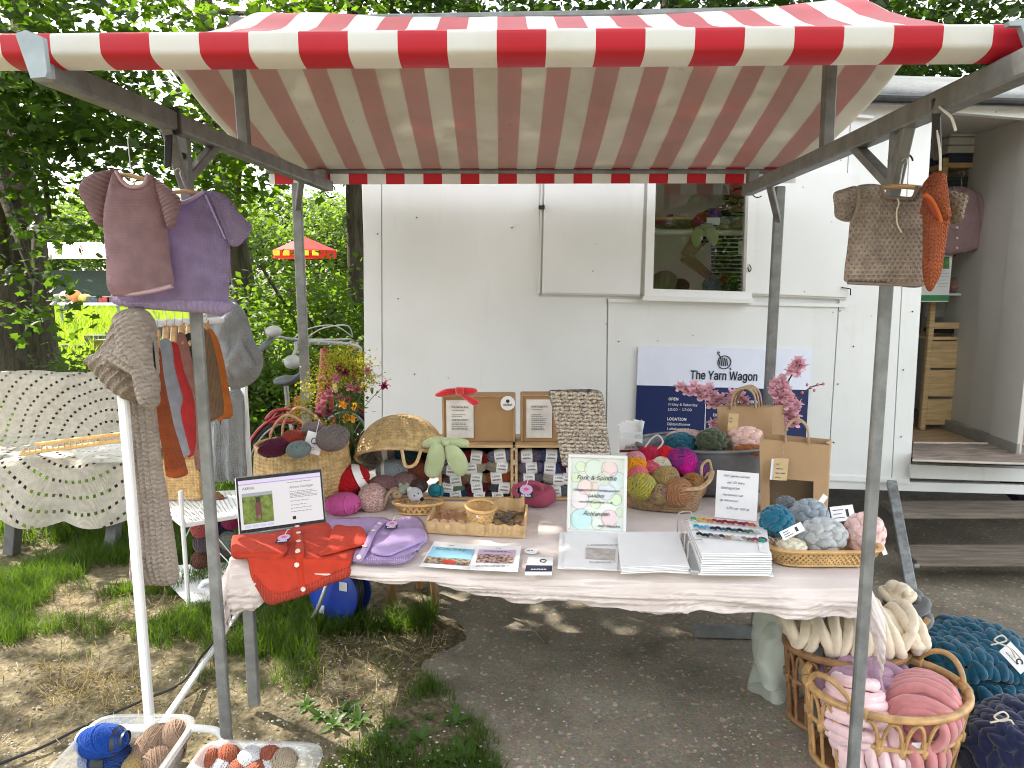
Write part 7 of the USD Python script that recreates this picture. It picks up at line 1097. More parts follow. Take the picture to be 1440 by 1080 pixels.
# lattice basket of braids at the right front corner
o = Z(1163, 797, TZ); o[2] = TZ + .003; RB2 = lattice('lattice_basket', 'rounded rectangular bamboo lattice basket of braided wool at the table corner', o + (0, .09, 0), .155, .185, .055, 1, .62, 74, sw=.0065, square=5)
part(RB2, 'rim_band', tube([o + (0, .09, .058) + (.186 * q * math.cos(k), .186 * .62 * q * math.sin(k), 0) for k in np.linspace(0, 2 * np.pi, 73)[:-1] for q in [(abs(math.cos(k)) ** 5 + abs(math.sin(k)) ** 5) ** -.2]], .010, 8, closed=True, flat=.5), pm('cane_rim', (.58, .35, .14)), True)
G3 = 'braided wool tops in the lattice basket'
braid('petrol teal braid at the left of the lattice basket', 1092, 733, 2.45, 26, 25, 'petrol', (.010, .12, .20), 511, group=G3); braid('blue-grey braid at the back of the lattice basket', 1138, 724, 2.58, 29, 25, 'blue_grey', (.28, .33, .37), 512, group=G3); braid('light grey braid in the middle of the lattice basket', 1157, 753, 2.40, 37, 28, 'light_grey', (.43, .45, .46), 513, group=G3, rows=4); braid('pale pink braid at the right of the lattice basket', 1216, 749, 2.42, 30, 32, 'pale_pink', (.75, .52, .50), 514, group=G3); braid('cream braid low at the left of the lattice basket', 1113, 770, 2.36, 24, 15, 'cream', (.70, .66, .52), 515, group=G3); braid('slate grey braid at the back left of the lattice basket', 1105, 706, 2.66, 15, 10, 'slate', (.14, .15, .17), 516, group=G3)
for lab, px, Y, w_, h_, lean, seed in (('slim white paper band lying over the light grey braid', (1114, 747), 2.31, .080, .030, .50, 3), ('white label card behind the pink and grey braids', (1185, 722), 2.56, .085, .055, .12, 4), ('small white label at the right tip of the pink braid', (1242, 772), 2.40, .016, .04, .3, 5), ('white label sticking up at the back of the blue-grey braid', (1156, 704), 2.64, .02, .05, -.9, 6)):
    c = P(*px, Y); n = unit((0, -1, .45)); x = unit((1, 0, lean)); x = unit(x - n * (x @ n)); u = np.cross(n, x); t = thing('label_card', lab, 'label', c); part(t, 'card', put(bev_box(w_, h_, .0012, 0), x, u, n, c), PAPER, False)
    if w_ > .05: part(t, 'print', cat(lines(c - x * w_ * .4 + n * .0008, x, u, n, w_ * .45, [h_ * .25, 0, -h_ * .25], .0016, seed=seed), put(bev_box(w_ * .12, h_ * .5, .0005, 0), x, u, n, c + x * w_ * .2 + n * .001)), INK, False)

# ================================================================ baskets and blankets on the ground at the right
CANE = pm('rattan', (.46, .27, .11), rough=.4, var=.25, scale=25, coat=.2); CANED = pm('rattan_dark', (.22, .11, .045), rough=.5, var=.3, scale=25)
def rattan(label, cx, cy, z, rx, ry, z1, mt, name='rattan_basket', n=22, tilt=0.0, taper=.86):
    c = Z(cx, cy, z); t = thing(name, label, 'basket', (c[0], c[1], z1)); th = np.linspace(0, 2 * np.pi, 73)[:-1]
    P_ = lambda a, k, e=1: np.stack([c[0] + np.cos(a) * rx * k * e, c[1] + np.sin(a) * ry * k * e, z1 + (z - z1) * np.clip((k - taper) / (1 - taper), 0, 1) + tilt * np.cos(a) * (k > .9)], -1)
    part(t, 'rim', tube(P_(th, np.ones(72)), .013, 9, closed=True), mt, True); part(t, 'lower_ring', tube(P_(th, np.full(72, 1 - (1 - taper) * .42)), .008, 7, closed=True), mt, True); part(t, 'bottom_ring', tube(P_(th, np.full(72, taper)), .011, 7, closed=True), mt, True)
    for i in range(n):
        a0, a1 = 2 * np.pi * i / n, 2 * np.pi * (i + 1) / n; k = np.linspace(0, 1, 15); part(t, 'arch', tube(P_(a0 + (a1 - a0) * (.5 - .5 * np.cos(k * np.pi)) * .86 + .03, 1 - (1 - taper) * (.45 - .38 * np.sin(k * np.pi))), .0062, 6), mt, True)
        part(t, 'stake', tube(P_(np.full(9, a0), np.linspace(1 - (1 - taper) * .3, taper, 9)), .0062, 6), mt, True); part(t, 'binding', tube(P_(np.full(3, a0), np.array([.5, .45, .4]) * (taper - 1) + 1, 1.005), .012, 7), mt, True)
    part(t, 'base', TM(np.vstack([P_(th, np.full(72, taper)), [[c[0], c[1], z1 + .005]]]), [[72, i, (i + 1) % 72] for i in range(72)]), CANED, False); return t, c, P_
zb = .27; t, RC, RP = rattan('large round rattan basket with arched sides holding pink and mauve chunky yarn', 1245, 962, zb, .25, .20, .01, CANE)
for a0 in (2.45 + 1.1, .35): # raised wrapped handles
    a = np.linspace(a0 - .42, a0 + .42, 14); k = np.sin(np.linspace(0, np.pi, 14)); hp = RP(a, np.ones(14)) + np.stack([0 * k, 0 * k, .07 * k ** .6], -1); part(t, 'handle', tube(hp, .0095, 8), CANE, True)
    for b_ in (a0 - .46, a0 + .46): part(t, 'wrapping', tube(RP(np.linspace(b_ - .12, b_ + .12, 7), np.ones(7)), .0165, 9), CANE, True)
def coils(label, c, rx, ry, rz, col, seed, nm, rad=.021, turns=5, ax=None, group='chunky tube yarn in the rattan baskets', mode='swirl'):
    """thick tube yarn: mode swirl = nested loops seen from above, wrap = parallel turns"""
    g = np.random.default_rng(seed); t = thing('chunky_yarn', label, 'chunky yarn', c, group); m = pm('tube_' + nm, col, rough=.9, var=.10, scale=18, bump=.3, bscale=260, sheen=.35, bdist=.003); c = np.asarray(c, float)
    if mode == 'swirl':
        for q in range(turns):
            k = 1 - q / (turns + .3); a = np.linspace(0, 2 * np.pi, 40, endpoint=False); e = g.uniform(0, 6); w = 1 + .10 * np.sin(a * 2 + e) + .06 * np.sin(a * 3 + e * 2)
            part(t, 'loop', tube(np.stack([c[0] + np.cos(a) * rx * k * w + g.normal(0, .006), c[1] + np.sin(a) * ry * k * w + g.normal(0, .006), c[2] + rz * math.sqrt(max(0, 1 - k * k)) + .012 * np.sin(a * 2 + e * 3)], -1), rad * g.uniform(.92, 1.08), 10, closed=True), m, True)
        for q in range(turns): # crossing strands
            e = g.uniform(0, 6.28); d = V3(math.cos(e), math.sin(e), 0); s = V3(-d[1], d[0], 0); x = np.linspace(-1, 1, 16); off = g.uniform(-.4, .4); part(t, 'strand', tube(np.stack([c + d * rx * .85 * v + s * ry * (off + .15 * math.sin(v * 3 + e)) + (0, 0, rz * (1.02 - .75 * v * v) + rad * .5) for v in x]), rad * .95, 10), m, True)
        part(t, 'heart', ellipsoid(c, (rx * .95, ry * .95, rz * .95), 3), m, True)
    else:
        d, s = ax if ax is not None else (V3(1, 0, 0), V3(0, 1, 0)); up = np.cross(d, s); up = up if up[2] > 0 else -up; n = turns
        for q in range(n):
            f = (q + .5) / n * 2 - 1; k = math.sqrt(max(.15, 1 - f * f * .75)); a = np.linspace(0, 2 * np.pi, 36, endpoint=False); sk = g.normal(0, .10)
            part(t, 'turn', tube(np.stack([c + d * (rx * f + rx * sk * math.sin(v + g.normal(0, .02)) + g.normal(0, .0015)) + s * ry * k * math.cos(v) + up * rz * k * math.sin(v) * (1 + .05 * math.sin(3 * v + q)) for v in a]), rad * g.uniform(.9, 1.1), 10, closed=True), m, True)
        part(t, 'heart', ellipsoid(c, (rx * .93, ry * .9, rz * .9), 3, np.stack([d, s, up], 1)), m, True)
    return t
coils('dusty mauve chunky tube yarn at the back of the rattan basket', RC + (-.02, .085, -.035), .16, .10, .06, (.34, .20, .28), 31, 'mauve', .0195, 5); coils('dusty rose chunky tube yarn at the front right of the rattan basket', RC + (.09, -.065, -.045), .125, .10, .085, (.52, .20, .20), 32, 'rose', .017, 9, (unit((.45, .75, .1)), unit((.85, -.5, .15))), mode='wrap'); coils('pale pink chunky tube yarn at the left of the rattan basket', RC + (-.12, -.05, -.07), .11, .085, .11, (.80, .56, .58), 33, 'palepink', .0185, 8, (unit((.1, .3, .95)), unit((.9, -.4, 0))), mode='wrap')
coils('pale pink tube yarn lower down inside the rattan basket', RC + (-.08, -.09, -.16), .11, .09, .08, (.80, .56, .58), 34, 'palepink', .018, 6, (unit((.8, -.2, .1)), unit((.1, .9, .3))), mode='wrap'); coils('dusty rose tube yarn lower down inside the rattan basket', RC + (.07, -.07, -.15), .12, .10, .10, (.52, .20, .20), 35, 'rose', .018, 6, (unit((.7, .5, .1)), unit((-.4, .8, .2))), mode='wrap')
a = np.linspace(4.70, 5.6, 24); o2 = np.stack([RC[0] + np.cos(a) * .222, RC[1] + np.sin(a) * .180, 0 * a], -1); lb = thing('yarn_label', 'white paper band with large lettering inside the rattan basket', 'label', o2[12] + (0, 0, .15)); v = np.vstack([o2 + (0, 0, .125), o2 + (0, 0, .185)]); part(lb, 'paper_band', TM(v, [f for j in range(23) for f in ([j, j + 1, j + 25], [j, j + 25, j + 24])]), PAPER, True)
ltx = [];  sx_ = 4.86
for ch in 'MIDI COTTON':
    if ch != ' ': e = V3(RC[0] + math.cos(sx_) * .226, RC[1] + math.sin(sx_) * .184, .142); tn_ = V3(math.cos(sx_), math.sin(sx_), 0); tr_ = V3(-math.sin(sx_), math.cos(sx_), 0); ltx.append(text(ch, .024, e, tr_, uz, tn_, .0008))
    sx_ += .045 if ch == 'I' else .085
part(lb, 'lettering', cat(ltx), INK, False)
t, RC2, RP2 = rattan('darker wicker basket behind the rattan one, full of cream chunky yarn', 1190, 905, .30, .21, .15, .02, CANED)
coils('cream chunky tube yarn heaped over the darker wicker basket', RC2 + (.01, .0, .065), .23, .12, .09, (.68, .58, .44), 36, 'cream', .0205, 14, (V3(1, -.1, 0), unit((.1, 1, 0))), mode='wrap'); coils('loose cream loops at the right end of the wicker basket', RC2 + (.185, -.02, .055), .05, .075, .05, (.68, .58, .44), 37, 'cream', .0185, 2); coils('cream end loops beside the charcoal tube yarn', P(1262, 838, 2.62), .05, .04, .03, (.68, .58, .44), 39, 'cream', .0165, 2)
coils('charcoal grey chunky tube yarn behind the cream heap', P(1272, 868, 2.66), .075, .07, .085, (.10, .105, .105), 38, 'charcoal', .024, 3)
solo('twig_end', tube(seg(P(1288, 892, 2.45), P(1306, 870, 2.45), 4), .010, 7), CANE, 'short cane end poking up beside the teal blanket', 'cane end', smooth=True)
# giant-stitch blankets
def mound(c, rx, ry, h, sq=2.6):
    def fn(u, v): x, y = (u - .5) * 2, (v - .5) * 2; r = (abs(x) ** sq + abs(y) ** sq); e = math.sqrt(max(0.0, 1 - min(1, r) ** 1.2)); kx = x * math.sqrt(max(.2, 1 - y * y * .35)); ky = y * math.sqrt(max(.2, 1 - x * x * .35)); return V3(c[0] + kx * rx, c[1] + ky * ry, c[2] + h * e + .012 * math.sin(x * 5 + y * 3))
    return fn
def blanket_(label, c, rx, ry, h, nm, col, seed, nu=9, nv=8, L=.085, w=.05, hh=.04):
    t = thing('chunky_blanket', label, 'blanket', c, 'giant-stitch wool blankets'); fn = mound(c, rx, ry, h); part(t, 'stitches', vstitch(fn, nu, nv, L, w, hh, seed), roving(nm, col, .15), True)
    v, f, uv = grid(lambda u, vv: np.array([fn(a_, b_) for a_, b_ in zip(u.ravel(), vv.ravel())]).reshape(u.shape + (3,)) - (0, 0, .03), 24, 24); part(t, 'underside', TM(v, f), roving(nm, col, .15), True)
c = Z(1372, 935, .14); c[2] = .0; blanket_('deep teal giant-stitch wool blanket heaped on the concrete', c + (0, .02, 0), .26, .24, .25, 'deep_teal', (.008, .072, .125), 41, 10, 10, .078, .044, .044); c = Z(1440, 1040, .12); c[2] = 0; blanket_('navy blue giant-stitch wool blanket before the teal one', c + (.02, .0, 0), .20, .17, .20, 'navy', (.014, .018, .055), 42, 9, 9, .08, .044, .044)
for lab, px, Y, dpx in (('white card label tied with string to the teal blanket', (1428, 925), 2.35, (-22, -20)), ('white twine loop tied round the navy blanket', (1425, 1018), 2.0, (-18, -4))):
    o = P(*px, Y); t = thing('blanket_label', lab, 'label', o); n = unit((-.1, -.8, .5)); x = unit((.55, 0, -.85)); x = unit(x - n * (x @ n)); u = np.cross(n, x)
    if 'card' in lab: part(t, 'card', put(bev_box(.09, .055, .0015, 0), x, u, n, o), PAPER, False); part(t, 'print', cat(lines(o - x * .03 + n * .001, x, u, n, .05, [.012, -.012], .0014), tube([o + n * .0015 + x * .016 + .009 * (math.cos(k) * x + math.sin(k) * u) for k in np.linspace(0, 5, 12)], .0025, 5)), INK, False)
    q = P(px[0] + dpx[0], px[1] + dpx[1], Y); part(t, 'string', tube(spline([o, (o + q) / 2 + (0, -.01, .015), q, q + (-.02, 0, .015), q + (.005, 0, .03), q + (.02, 0, .01), q + (-.03, 0, -.005)], 40), .0028, 6), pm('cream_string', (.62, .55, .45), rough=.8), True)
q = P(1088, 886, 2.62); q[2] = .0
def bagf(u, v): a = 2 * np.pi * u; r = .075 + .012 * np.sin(a * 3 + v * 7) - .01 * v; return np.stack([q[0] + np.cos(a) * r, q[1] + np.sin(a) * r, .005 + v * .33 + .01 * np.sin(a * 2)], -1)
PB_ = thing('plastic_bag', 'milky clear plastic bag of white wool standing under the table end', 'plastic bag', q); b3 = grid(bagf, 40, 26); bv = b3[0] + fbm(b3[0], 22, 3, 4)[:, None] * .02; part(PB_, 'film', (bv, b3[1]), mat('milky_film', {'t': ('transparent_bsdf', {'color': (.9, .92, .88)}), 'd': ('principled_bsdf', {'base_color': (.62, .66, .58), 'roughness': .08}), 'x': ('mix_closure', {'fac': .35})}, [('t.BSDF', 'x.closure1'), ('d.BSDF', 'x.closure2')], 'x.closure'), True); part(PB_, 'white_wool', ellipsoid(q + (0, 0, .15), (.055, .055, .14), 3), wool('wool_white', (.62, .63, .56)), True)

# ================================================================ garments on the right post
CT = crochet('taupe_crochet', (.30, .235, .185), .0125, .0105, .20, .3, strength=1.0); TAU = wool('wool_taupe', (.30, .235, .185))
garment('crochet_sweater', 'taupe open crochet baby sweater on a wooden hanger at the right post', 'sweater', 1.910, [('body', [(1204, 262), (1239, 260), (1248, 277), (1283, 278), (1291, 261), (1320, 266), (1333, 275), (1336, 313), (1322, 345), (1300, 401), (1245, 400), (1193, 398), (1187, 385), (1192, 345), (1195, 312), (1200, 285)], 1.900, .05, CT), ('sleeve', [(1205, 262), (1185, 266), (1172, 272), (1173, 290), (1175, 306), (1193, 312), (1203, 300), (1208, 280)], 1.905, .05, CT, (.0006, 0), .3), ('sleeve', [(1320, 266), (1345, 270), (1359, 277), (1355, 295), (1350, 314), (1336, 313), (1326, 295)], 1.905, .05, CT, (-.0006, 0), -.3)],
        extra=[('neckband', band([(1239, 260), (1242, 270), (1248, 277), (1266, 278), (1283, 278), (1290, 262)], 1.880, .004), TAU), ('hem', band([(1192, 398), (1245, 400), (1298, 401)], 1.890, .004), TAU), ('tie', band([(1262, 279), (1264, 286), (1261, 298), (1262, 315), (1268, 327)], 1.860, .002), pm('cream_string', (.62, .55, .45))), ('shoulder_seam', band([(1206, 263), (1207, 280), (1203, 300), (1196, 312)], 1.870, .004), TAU)])
hanger('wooden hanger of the taupe crochet sweater on the right post', (1238, 262), (1292, 262), 1.910, (1272, 222), 2)
OR = knit('knit_burnt_orange', (.60, .125, .025), .0125, .010, strength=1.0, fuzz=.8); t = garment('baby_trousers', 'burnt orange crochet baby trousers hung by a white string from the right arm', 'trousers', 1.830, [('far_leg', [(1297, 262), (1303, 252), (1315, 241), (1318, 262), (1306, 300), (1294, 299), (1298, 280)], 1.850, .04, OR), ('leg', [(1299, 290), (1310, 285), (1328, 300), (1336, 306), (1331, 335), (1326, 370), (1322, 388), (1310, 409), (1302, 405), (1297, 380), (1298, 340)], 1.820, .05, OR, (0, 0), .1), ('waist', [(1299, 276), (1308, 258), (1315, 242), (1329, 246), (1332, 268), (1335, 290), (1336, 307), (1322, 312), (1312, 296), (1305, 282)], 1.805, .05, OR, (0, 0), .4)])
part(t, 'opening', pillow(sub([(1299, 275), (1307, 282), (1316, 298), (1321, 312), (1313, 306), (1304, 292)], 40), .012, px_plane(1.775), 1.5), pm('dark_orange_inside', (.20, .03, .01), rough=.95), True); part(t, 'opening_edge', band([(1299, 274), (1308, 280), (1317, 296), (1323, 313)], 1.775, .006), wool('wool_burnt_orange', (.60, .125, .025)), True)
STR = pm('white_string', (.75, .73, .70), rough=.8); solo('string', cat(tube(spline([P(1322, 240, 1.800), P(1322, 215, 1.790), P(1318, 180, 1.780), P(1321, 150, 1.770)], 20), .0028, 6), tube(spline([P(1321, 150, 1.730), P(1328, 156, 1.710), P(1338, 166, 1.710), P(1344, 184, 1.710)], 20), .003, 6)), STR, 'white string knotted round the right arm above the orange trousers', 'string', smooth=True, loc=P(1322, 200, 1.780))
solo('trouser_strap', bar(P(1316, 138, 1.760), P(1318, 225, 1.810), .018, .012), BLACK, 'black strap hanging from the right roof arm beside the white string', 'strap', loc=P(1316, 180, 1.780))
# ================================================================ sign on the wagon
sg = [wpt(893, 612, -.012), wpt(1131, 640, -.012), wpt(1141, 490, -.012), wpt(897, 486, -.012)]; sg[0] = wpt(892, 640, -.012); x_ = unit(sg[1] - sg[0]); u_ = unit(np.cross(x_, (0, 1, 0))); u_ = u_ if u_[2] > 0 else -u_; SW, SHT = np.linalg.norm(sg[1] - sg[0]), np.linalg.norm(sg[3] - sg[0]); o = sg[0]; n = V3(0, -1, 0)
SGN = thing('shop_sign', 'white and navy sign of the yarn shop on the wagon side, with opening hours', 'sign', o + x_ * SW / 2); pt = lambda px, py, k=.001: wpt(px, py, -.0145 - k)
part(SGN, 'white_panel', slab([(897, 487), (1141, 492), (1136, 548), (895, 541)], WY - .014, .008), pm('sign_white', (.72, .76, .88), rough=.35, var=.02), False); part(SGN, 'navy_panel', slab([(895, 541), (1136, 548), (1130, 650), (891, 650)], WY - .014, .008), pm('sign_navy', (.012, .022, .085), rough=.35, var=.05), False)
x_ = unit(wpt(1136, 548) - wpt(895, 541)); u_ = unit(np.cross(x_, (0, 1, 0))); u_ = -u_ if u_[2] < 0 else u_; s = WY / F * 1.0
part(SGN, 'shop_name', text('The Yarn Wagon', .047, pt(969, 532), x_, u_, n, .001, True, wid=P(1063, 530, WY)[0] - P(969, 530, WY)[0]), pm('sign_ink', (.012, .016, .035), rough=.5), False)
c = pt(1017.5, 509); rr = .036; yb_ = [tube([c + rr * (math.cos(k) * x_ + math.sin(k) * u_) for k in np.linspace(0, 2 * np.pi, 33)[:-1]], .003, 5, closed=True)]
for k in range(5): yb_.append(tube([c + rr * (x_ * (-.9 + .3 * k + .3 * t_) + u_ * (.75 * (1 - t_ * 2)) * math.sqrt(max(.1, 1 - (-.6 + .3 * k) ** 2))) for t_ in np.linspace(0, .9, 6)], .0028, 5))
yb_ += [tube([c + x_ * rr * .9 - u_ * rr * .8, c + x_ * rr * 1.15 - u_ * rr * 1.15], .003, 5), tube([c - x_ * rr * .7 + u_ * rr * .8, c - x_ * rr + u_ * rr * 1.3], .003, 5), tube([c - x_ * rr + u_ * rr * 1.45 + .006 * (math.cos(k) * x_ + math.sin(k) * u_) for k in np.linspace(0, 5.5, 8)], .0025, 5)]
part(SGN, 'yarn_emblem', cat(yb_), pm('sign_ink', (.012, .016, .035)), False)
SIGNW = pm('sign_lettering_white', (.75, .77, .8), rough=.5); tx = []
for s_, px, py, hh, b in (('OPEN', 939, 562, .013, True), ('Friday & Saturday', 939, 569.5, .0125, False), ('10:00 - 17:00', 938, 576.5, .0125, False), ('LOCATION', 937, 590, .013, True), ('Dijklandhoeve', 937, 597, .0125, False), ('Luttekeweg 1,', 937, 603.5, .0125, False), ('8031', 936, 610.5, .0125, False), ('PLACE TO BUY & COM', 1009, 565, .0135, True), ('E-CREATIVITY', 1012, 572, .0135, True), ('EXPLORE', 1001, 584.5, .0125, True)): tx.append(text(s_, hh * 1.15, pt(px, py), x_, u_, n, .001, b))
part(SGN, 'lettering', cat(tx), SIGNW, False); part(SGN, 'divider', slab([(991, 560), (992, 560), (990.5, 608), (989.5, 608)], WY - .016, .002), SIGNW, False)

# ================================================================ inside the wagon: window shelf, person, door room
WN = 4.32
SHF = thing('window_shelf', 'white shelf across the wagon window holding balls of wool', 'shelf', P(985, 325, WN)); part(SHF, 'board', bar(P(914, 325, WN + .05), P(1056, 329, WN + .05), .16, .026, up=(0, 0, 1)) if False else box(P(985, 327, WN) + (0, .06, 0), (.66, .20, .022), .003), WHITE, False); part(SHF, 'bracket', box(P(1051, 335, WN) + (0, .06, -.05), (.02, .15, .08)), WHITE, False)
bz = P(985, 324, WN)[2] + .012
def shelfball(lab, px, ry, col, sd, Y=WN, py=None, nm='wool'): c = P(px, 318, Y); r_ = ry * S(px, 318, Y); c[2] = bz + r_ * .95 if py is None else P(px, py, Y)[2]; return ball(lab, c, (r_ * 1.15, r_, r_), col, sd, (1, .2, .2), 40, 'balls of wool in the wagon window', segs=22)
o = P(947, 322, WN + .02); o[2] = bz; chip_basket('knitted_bowl', 'long rose-brown knitted bowl of wool on the window shelf', o, [(0, 0), (.10, 0), (.118, .03), (.12, .055)], 1, .45, mt=knit('knit_rose_brown', (.24, .12, .11), .012, .01), rim=.008)
for q in [('cream ball of wool in the knitted bowl on the window shelf', 952, 8, (.62, .54, .42), 701, WN + .02, 310), ('dark brown ball of wool in the knitted bowl', 943, 7, (.10, .06, .06), 702, WN + .04, 309), ('white ball of wool at the right of the knitted bowl', 962, 7, (.68, .66, .66), 703, WN + .05, 308), ('crimson ball of wool beside the knitted bowl', 981, 8, (.36, .02, .05), 704), ('red ball of wool above the crimson one', 986, 7, (.5, .04, .03), 705, WN + .05, 306), ('violet ball of wool at the middle of the window shelf', 1003, 10, (.20, .05, .28), 706, WN + .06, 306), ('off-white ball of wool at the right of the window shelf', 1018, 8, (.55, .52, .5), 707), ('grey and white ball of wool on the window shelf', 1028, 8, (.40, .37, .34), 708), ('pale yellow ball of wool at the right end of the window shelf', 1040, 8, (.58, .55, .38), 709), ('black ball of wool behind the off-white one', 1019, 7, (.03, .03, .03), 710, WN + .08, 303)]: shelfball(*q)
solo('price_card', box(P(1003, 311, WN - .05), (.075, .003, .04), 0), PAPER, 'white price card before the violet ball on the window shelf', 'card', loc=P(1003, 311, WN - .05)); solo('wooden_box', box(P(1030, 319, WN + .08) + (0, .02, 0), (.15, .08, .05)), WOODL, 'flat wooden box at the right end of the window shelf', 'box', loc=P(1030, 319, WN))
bow('pale green plush bow hanging from the window shelf', GB, [('tail', [(980, 318), (988, 322), (990, 330), (984, 344), (978, 348), (973, 341), (972, 330)], .03, 0), ('tail', [(992, 320), (1003, 318), (1009, 326), (1010, 338), (1004, 347), (997, 340), (991, 330)], .03, 0), ('knot', [(985, 316), (1000, 314), (1002, 321), (987, 322)], .04, -.01)], WN - .12)
# things on the window bottom
o = P(934, 406, WN); HT2 = thing('knitted_hat', 'beige chunky knitted hat standing at the left of the wagon window sill', 'hat', o); m = lathe([(.068, 0), (.072, .03), (.07, .06), (.055, .085), (.03, .10), (0, .104)], 60, o); v = np.asarray(m.vertices); an = np.arctan2(v[:, 1] - o[1], v[:, 0] - o[0]); k = 1 + .05 * np.sin(an * 14); v[:, 0] = o[0] + (v[:, 0] - o[0]) * k; v[:, 1] = o[1] + (v[:, 1] - o[1]) * k; part(HT2, 'crown', TM(v, m.faces), wool('wool_hat_beige', (.42, .36, .26)), True)
for lab, px, py, r_, col, sd in (('brown ball of wool on the wagon window sill', 960, 403, 10, (.20, .11, .08), 711), ('blue-grey ball of wool on the wagon window sill', 1005, 402, 12, (.22, .27, .32), 712), ('green ball of wool at the right of the wagon window sill', 1029, 402, 11, (.06, .20, .09), 713), ('rust ball of wool behind the green one on the sill', 1024, 397, 9, (.3, .08, .04), 714)): shelfball(lab, px, r_, col, sd, WN, py)
part(W, 'sill_board', box(P(985, 412, WN) + (0, .05, -.0), (.66, .26, .02)), WHITE, False)
# person standing inside, seen through the pane
import manifold3d as m3
def hullchain(js, bones):
    """js: name -> (point, radius); a continuous body from hulls of spheres"""
    sp = {k: m3.Manifold.sphere(r, 20).translate(tuple(map(float, p))) for k, (p, r) in js.items()}; out = m3.Manifold()
    for b in bones: out = out + m3.Manifold.batch_hull([sp[q] for q in b])
    mm = out.to_mesh(); t = trimesh.Trimesh(mm.vert_properties[:, :3], mm.tri_verts, process=True); t = t.subdivide_to_size(.03, max_iter=6); trimesh.smoothing.filter_taubin(t, .5, .53, 14); return t
bx, byy, fz = P(1032, 360, 4.85)[0], 4.85, ftop; H = lambda x, y, z: V3(bx + x, byy + y, fz + z)
SKIN = pm('skin', (.42, .24, .17), rough=.5, var=.06); J = {'pel': (H(0, 0, .92), .135), 'hl': (H(-.09, 0, .88), .105), 'hr': (H(.09, 0, .88), .105), 'waist': (H(0, 0, 1.06), .125), 'ch': (H(0, 0, 1.26), .135), 'sl': (H(-.155, 0, 1.36), .065), 'sr': (H(.155, 0, 1.36), .065), 'nk': (H(0, 0, 1.44), .052), 'nk2': (H(0, -.015, 1.52), .05), 'hd': (H(0, -.02, 1.62), .088), 'cn': (H(0, -.06, 1.55), .05),
     'el': (H(-.31, .02, 1.13), .040), 'wl': (H(-.17, -.10, 1.00), .028), 'er': (H(.27, .0, 1.12), .040), 'wr': (H(.27, -.16, 1.0), .028), 'kl': (H(-.10, 0, .47), .062), 'kr': (H(.10, 0, .47), .062), 'al': (H(-.10, .02, .08), .04), 'ar': (H(.10, .02, .08), .04), 'tl': (H(-.11, -.14, .035), .032), 'tr': (H(.11, -.14, .035), .032), 'pl': (H(-.12, -.14, .98), .024), 'pr': (H(.26, -.23, .98), .024)}
for s, w_ in ((-1, 'wl'), (1, 'wr')):
    for k in range(4): b_ = J['p' + w_[1]][0]; J[f'f{w_}{k}'] = (b_ + (-s * .05 if s < 0 else 0, -.07 if s > 0 else -.02, -.018 * k + .02), .008); J[f'g{w_}{k}'] = (b_ + (0, -.01, -.016 * k + .022), .010)
    J['th' + w_] = (J['p' + w_[1]][0] + (0, -.03, .05), .009)
PN = thing('person', 'person in a striped top, one hand on the hip, inside the wagon window', 'person', H(0, 0, 0)); bones = [('pel', 'hl', 'hr'), ('pel', 'waist'), ('waist', 'ch'), ('ch', 'sl', 'sr'), ('sl', 'nk', 'sr'), ('nk', 'nk2'), ('nk2', 'hd'), ('hd', 'cn'), ('sl', 'el'), ('el', 'wl'), ('sr', 'er'), ('er', 'wr'), ('hl', 'kl'), ('kl', 'al'), ('hr', 'kr'), ('kr', 'ar'), ('al', 'tl'), ('ar', 'tr'), ('wl', 'pl'), ('wr', 'pr')] + [(f'g{w_}{k}', f'f{w_}{k}') for w_ in ('wl', 'wr') for k in range(4)] + [(f'p{w_[1]}', f'g{w_}{k}') for w_ in ('wl', 'wr') for k in range(4)] + [('p' + w_[1], 'th' + w_) for w_ in ('wl', 'wr')]
part(PN, 'body', hullchain(J, bones), SKIN, True)
big = {k: (p, r + .014) for k, (p, r) in J.items()}; big['el2'] = (on(J['sl'][0], J['el'][0], .45), .062); big['er2'] = (on(J['sr'][0], J['er'][0], .45), .062)
STRP = mat('striped_top', {'tc': ('texture_coordinate', {}), 'sp': ('separate_xyz', {}), 'n': ('noise_texture', {'scale': 6}), 'w': ('math', {'math_type': 'multiply_add', 'value2': .02}), 'm': ('math', {'math_type': 'multiply', 'value2': 1 / .026}), 'f': ('math', {'math_type': 'fraction'}), 'l': ('math', {'math_type': 'less_than', 'value2': .26}), 'c': ('mix', {'color1': (.012, .012, .014), 'color2': (.62, .62, .62)}), 'p': ('principled_bsdf', {'roughness': .9})},
     [('tc.object', 'sp.vector'), ('tc.object', 'n.vector'), ('n.fac', 'w.value1'), ('sp.z', 'w.value3'), ('w.value', 'm.value1'), ('m.value', 'f.value1'), ('f.value', 'l.value1'), ('l.value', 'c.fac'), ('c.color', 'p.base_color')], 'p.BSDF')
part(PN, 'striped_top', hullchain(big, [('pel', 'waist'), ('waist', 'ch'), ('ch', 'sl', 'sr'), ('sl', 'el2'), ('sr', 'er2')]), STRP, True); part(PN, 'trousers', hullchain(big, [('pel', 'hl', 'hr'), ('hl', 'kl'), ('kl', 'al'), ('hr', 'kr'), ('kr', 'ar')]), pm('dark_trousers', (.03, .035, .05), rough=.9), True)
hd = J['hd'][0]; part(PN, 'hair', hullchain({'a': (hd + (0, .02, .03), .09), 'b': (hd + (-.02, .06, -.10), .06), 'c': (hd + (.04, .05, -.12), .05), 'd': (hd + (.0, -.03, .06), .07)}, [('a', 'b'), ('a', 'c'), ('a', 'd')]), pm('brown_hair', (.06, .035, .02), rough=.6), True)
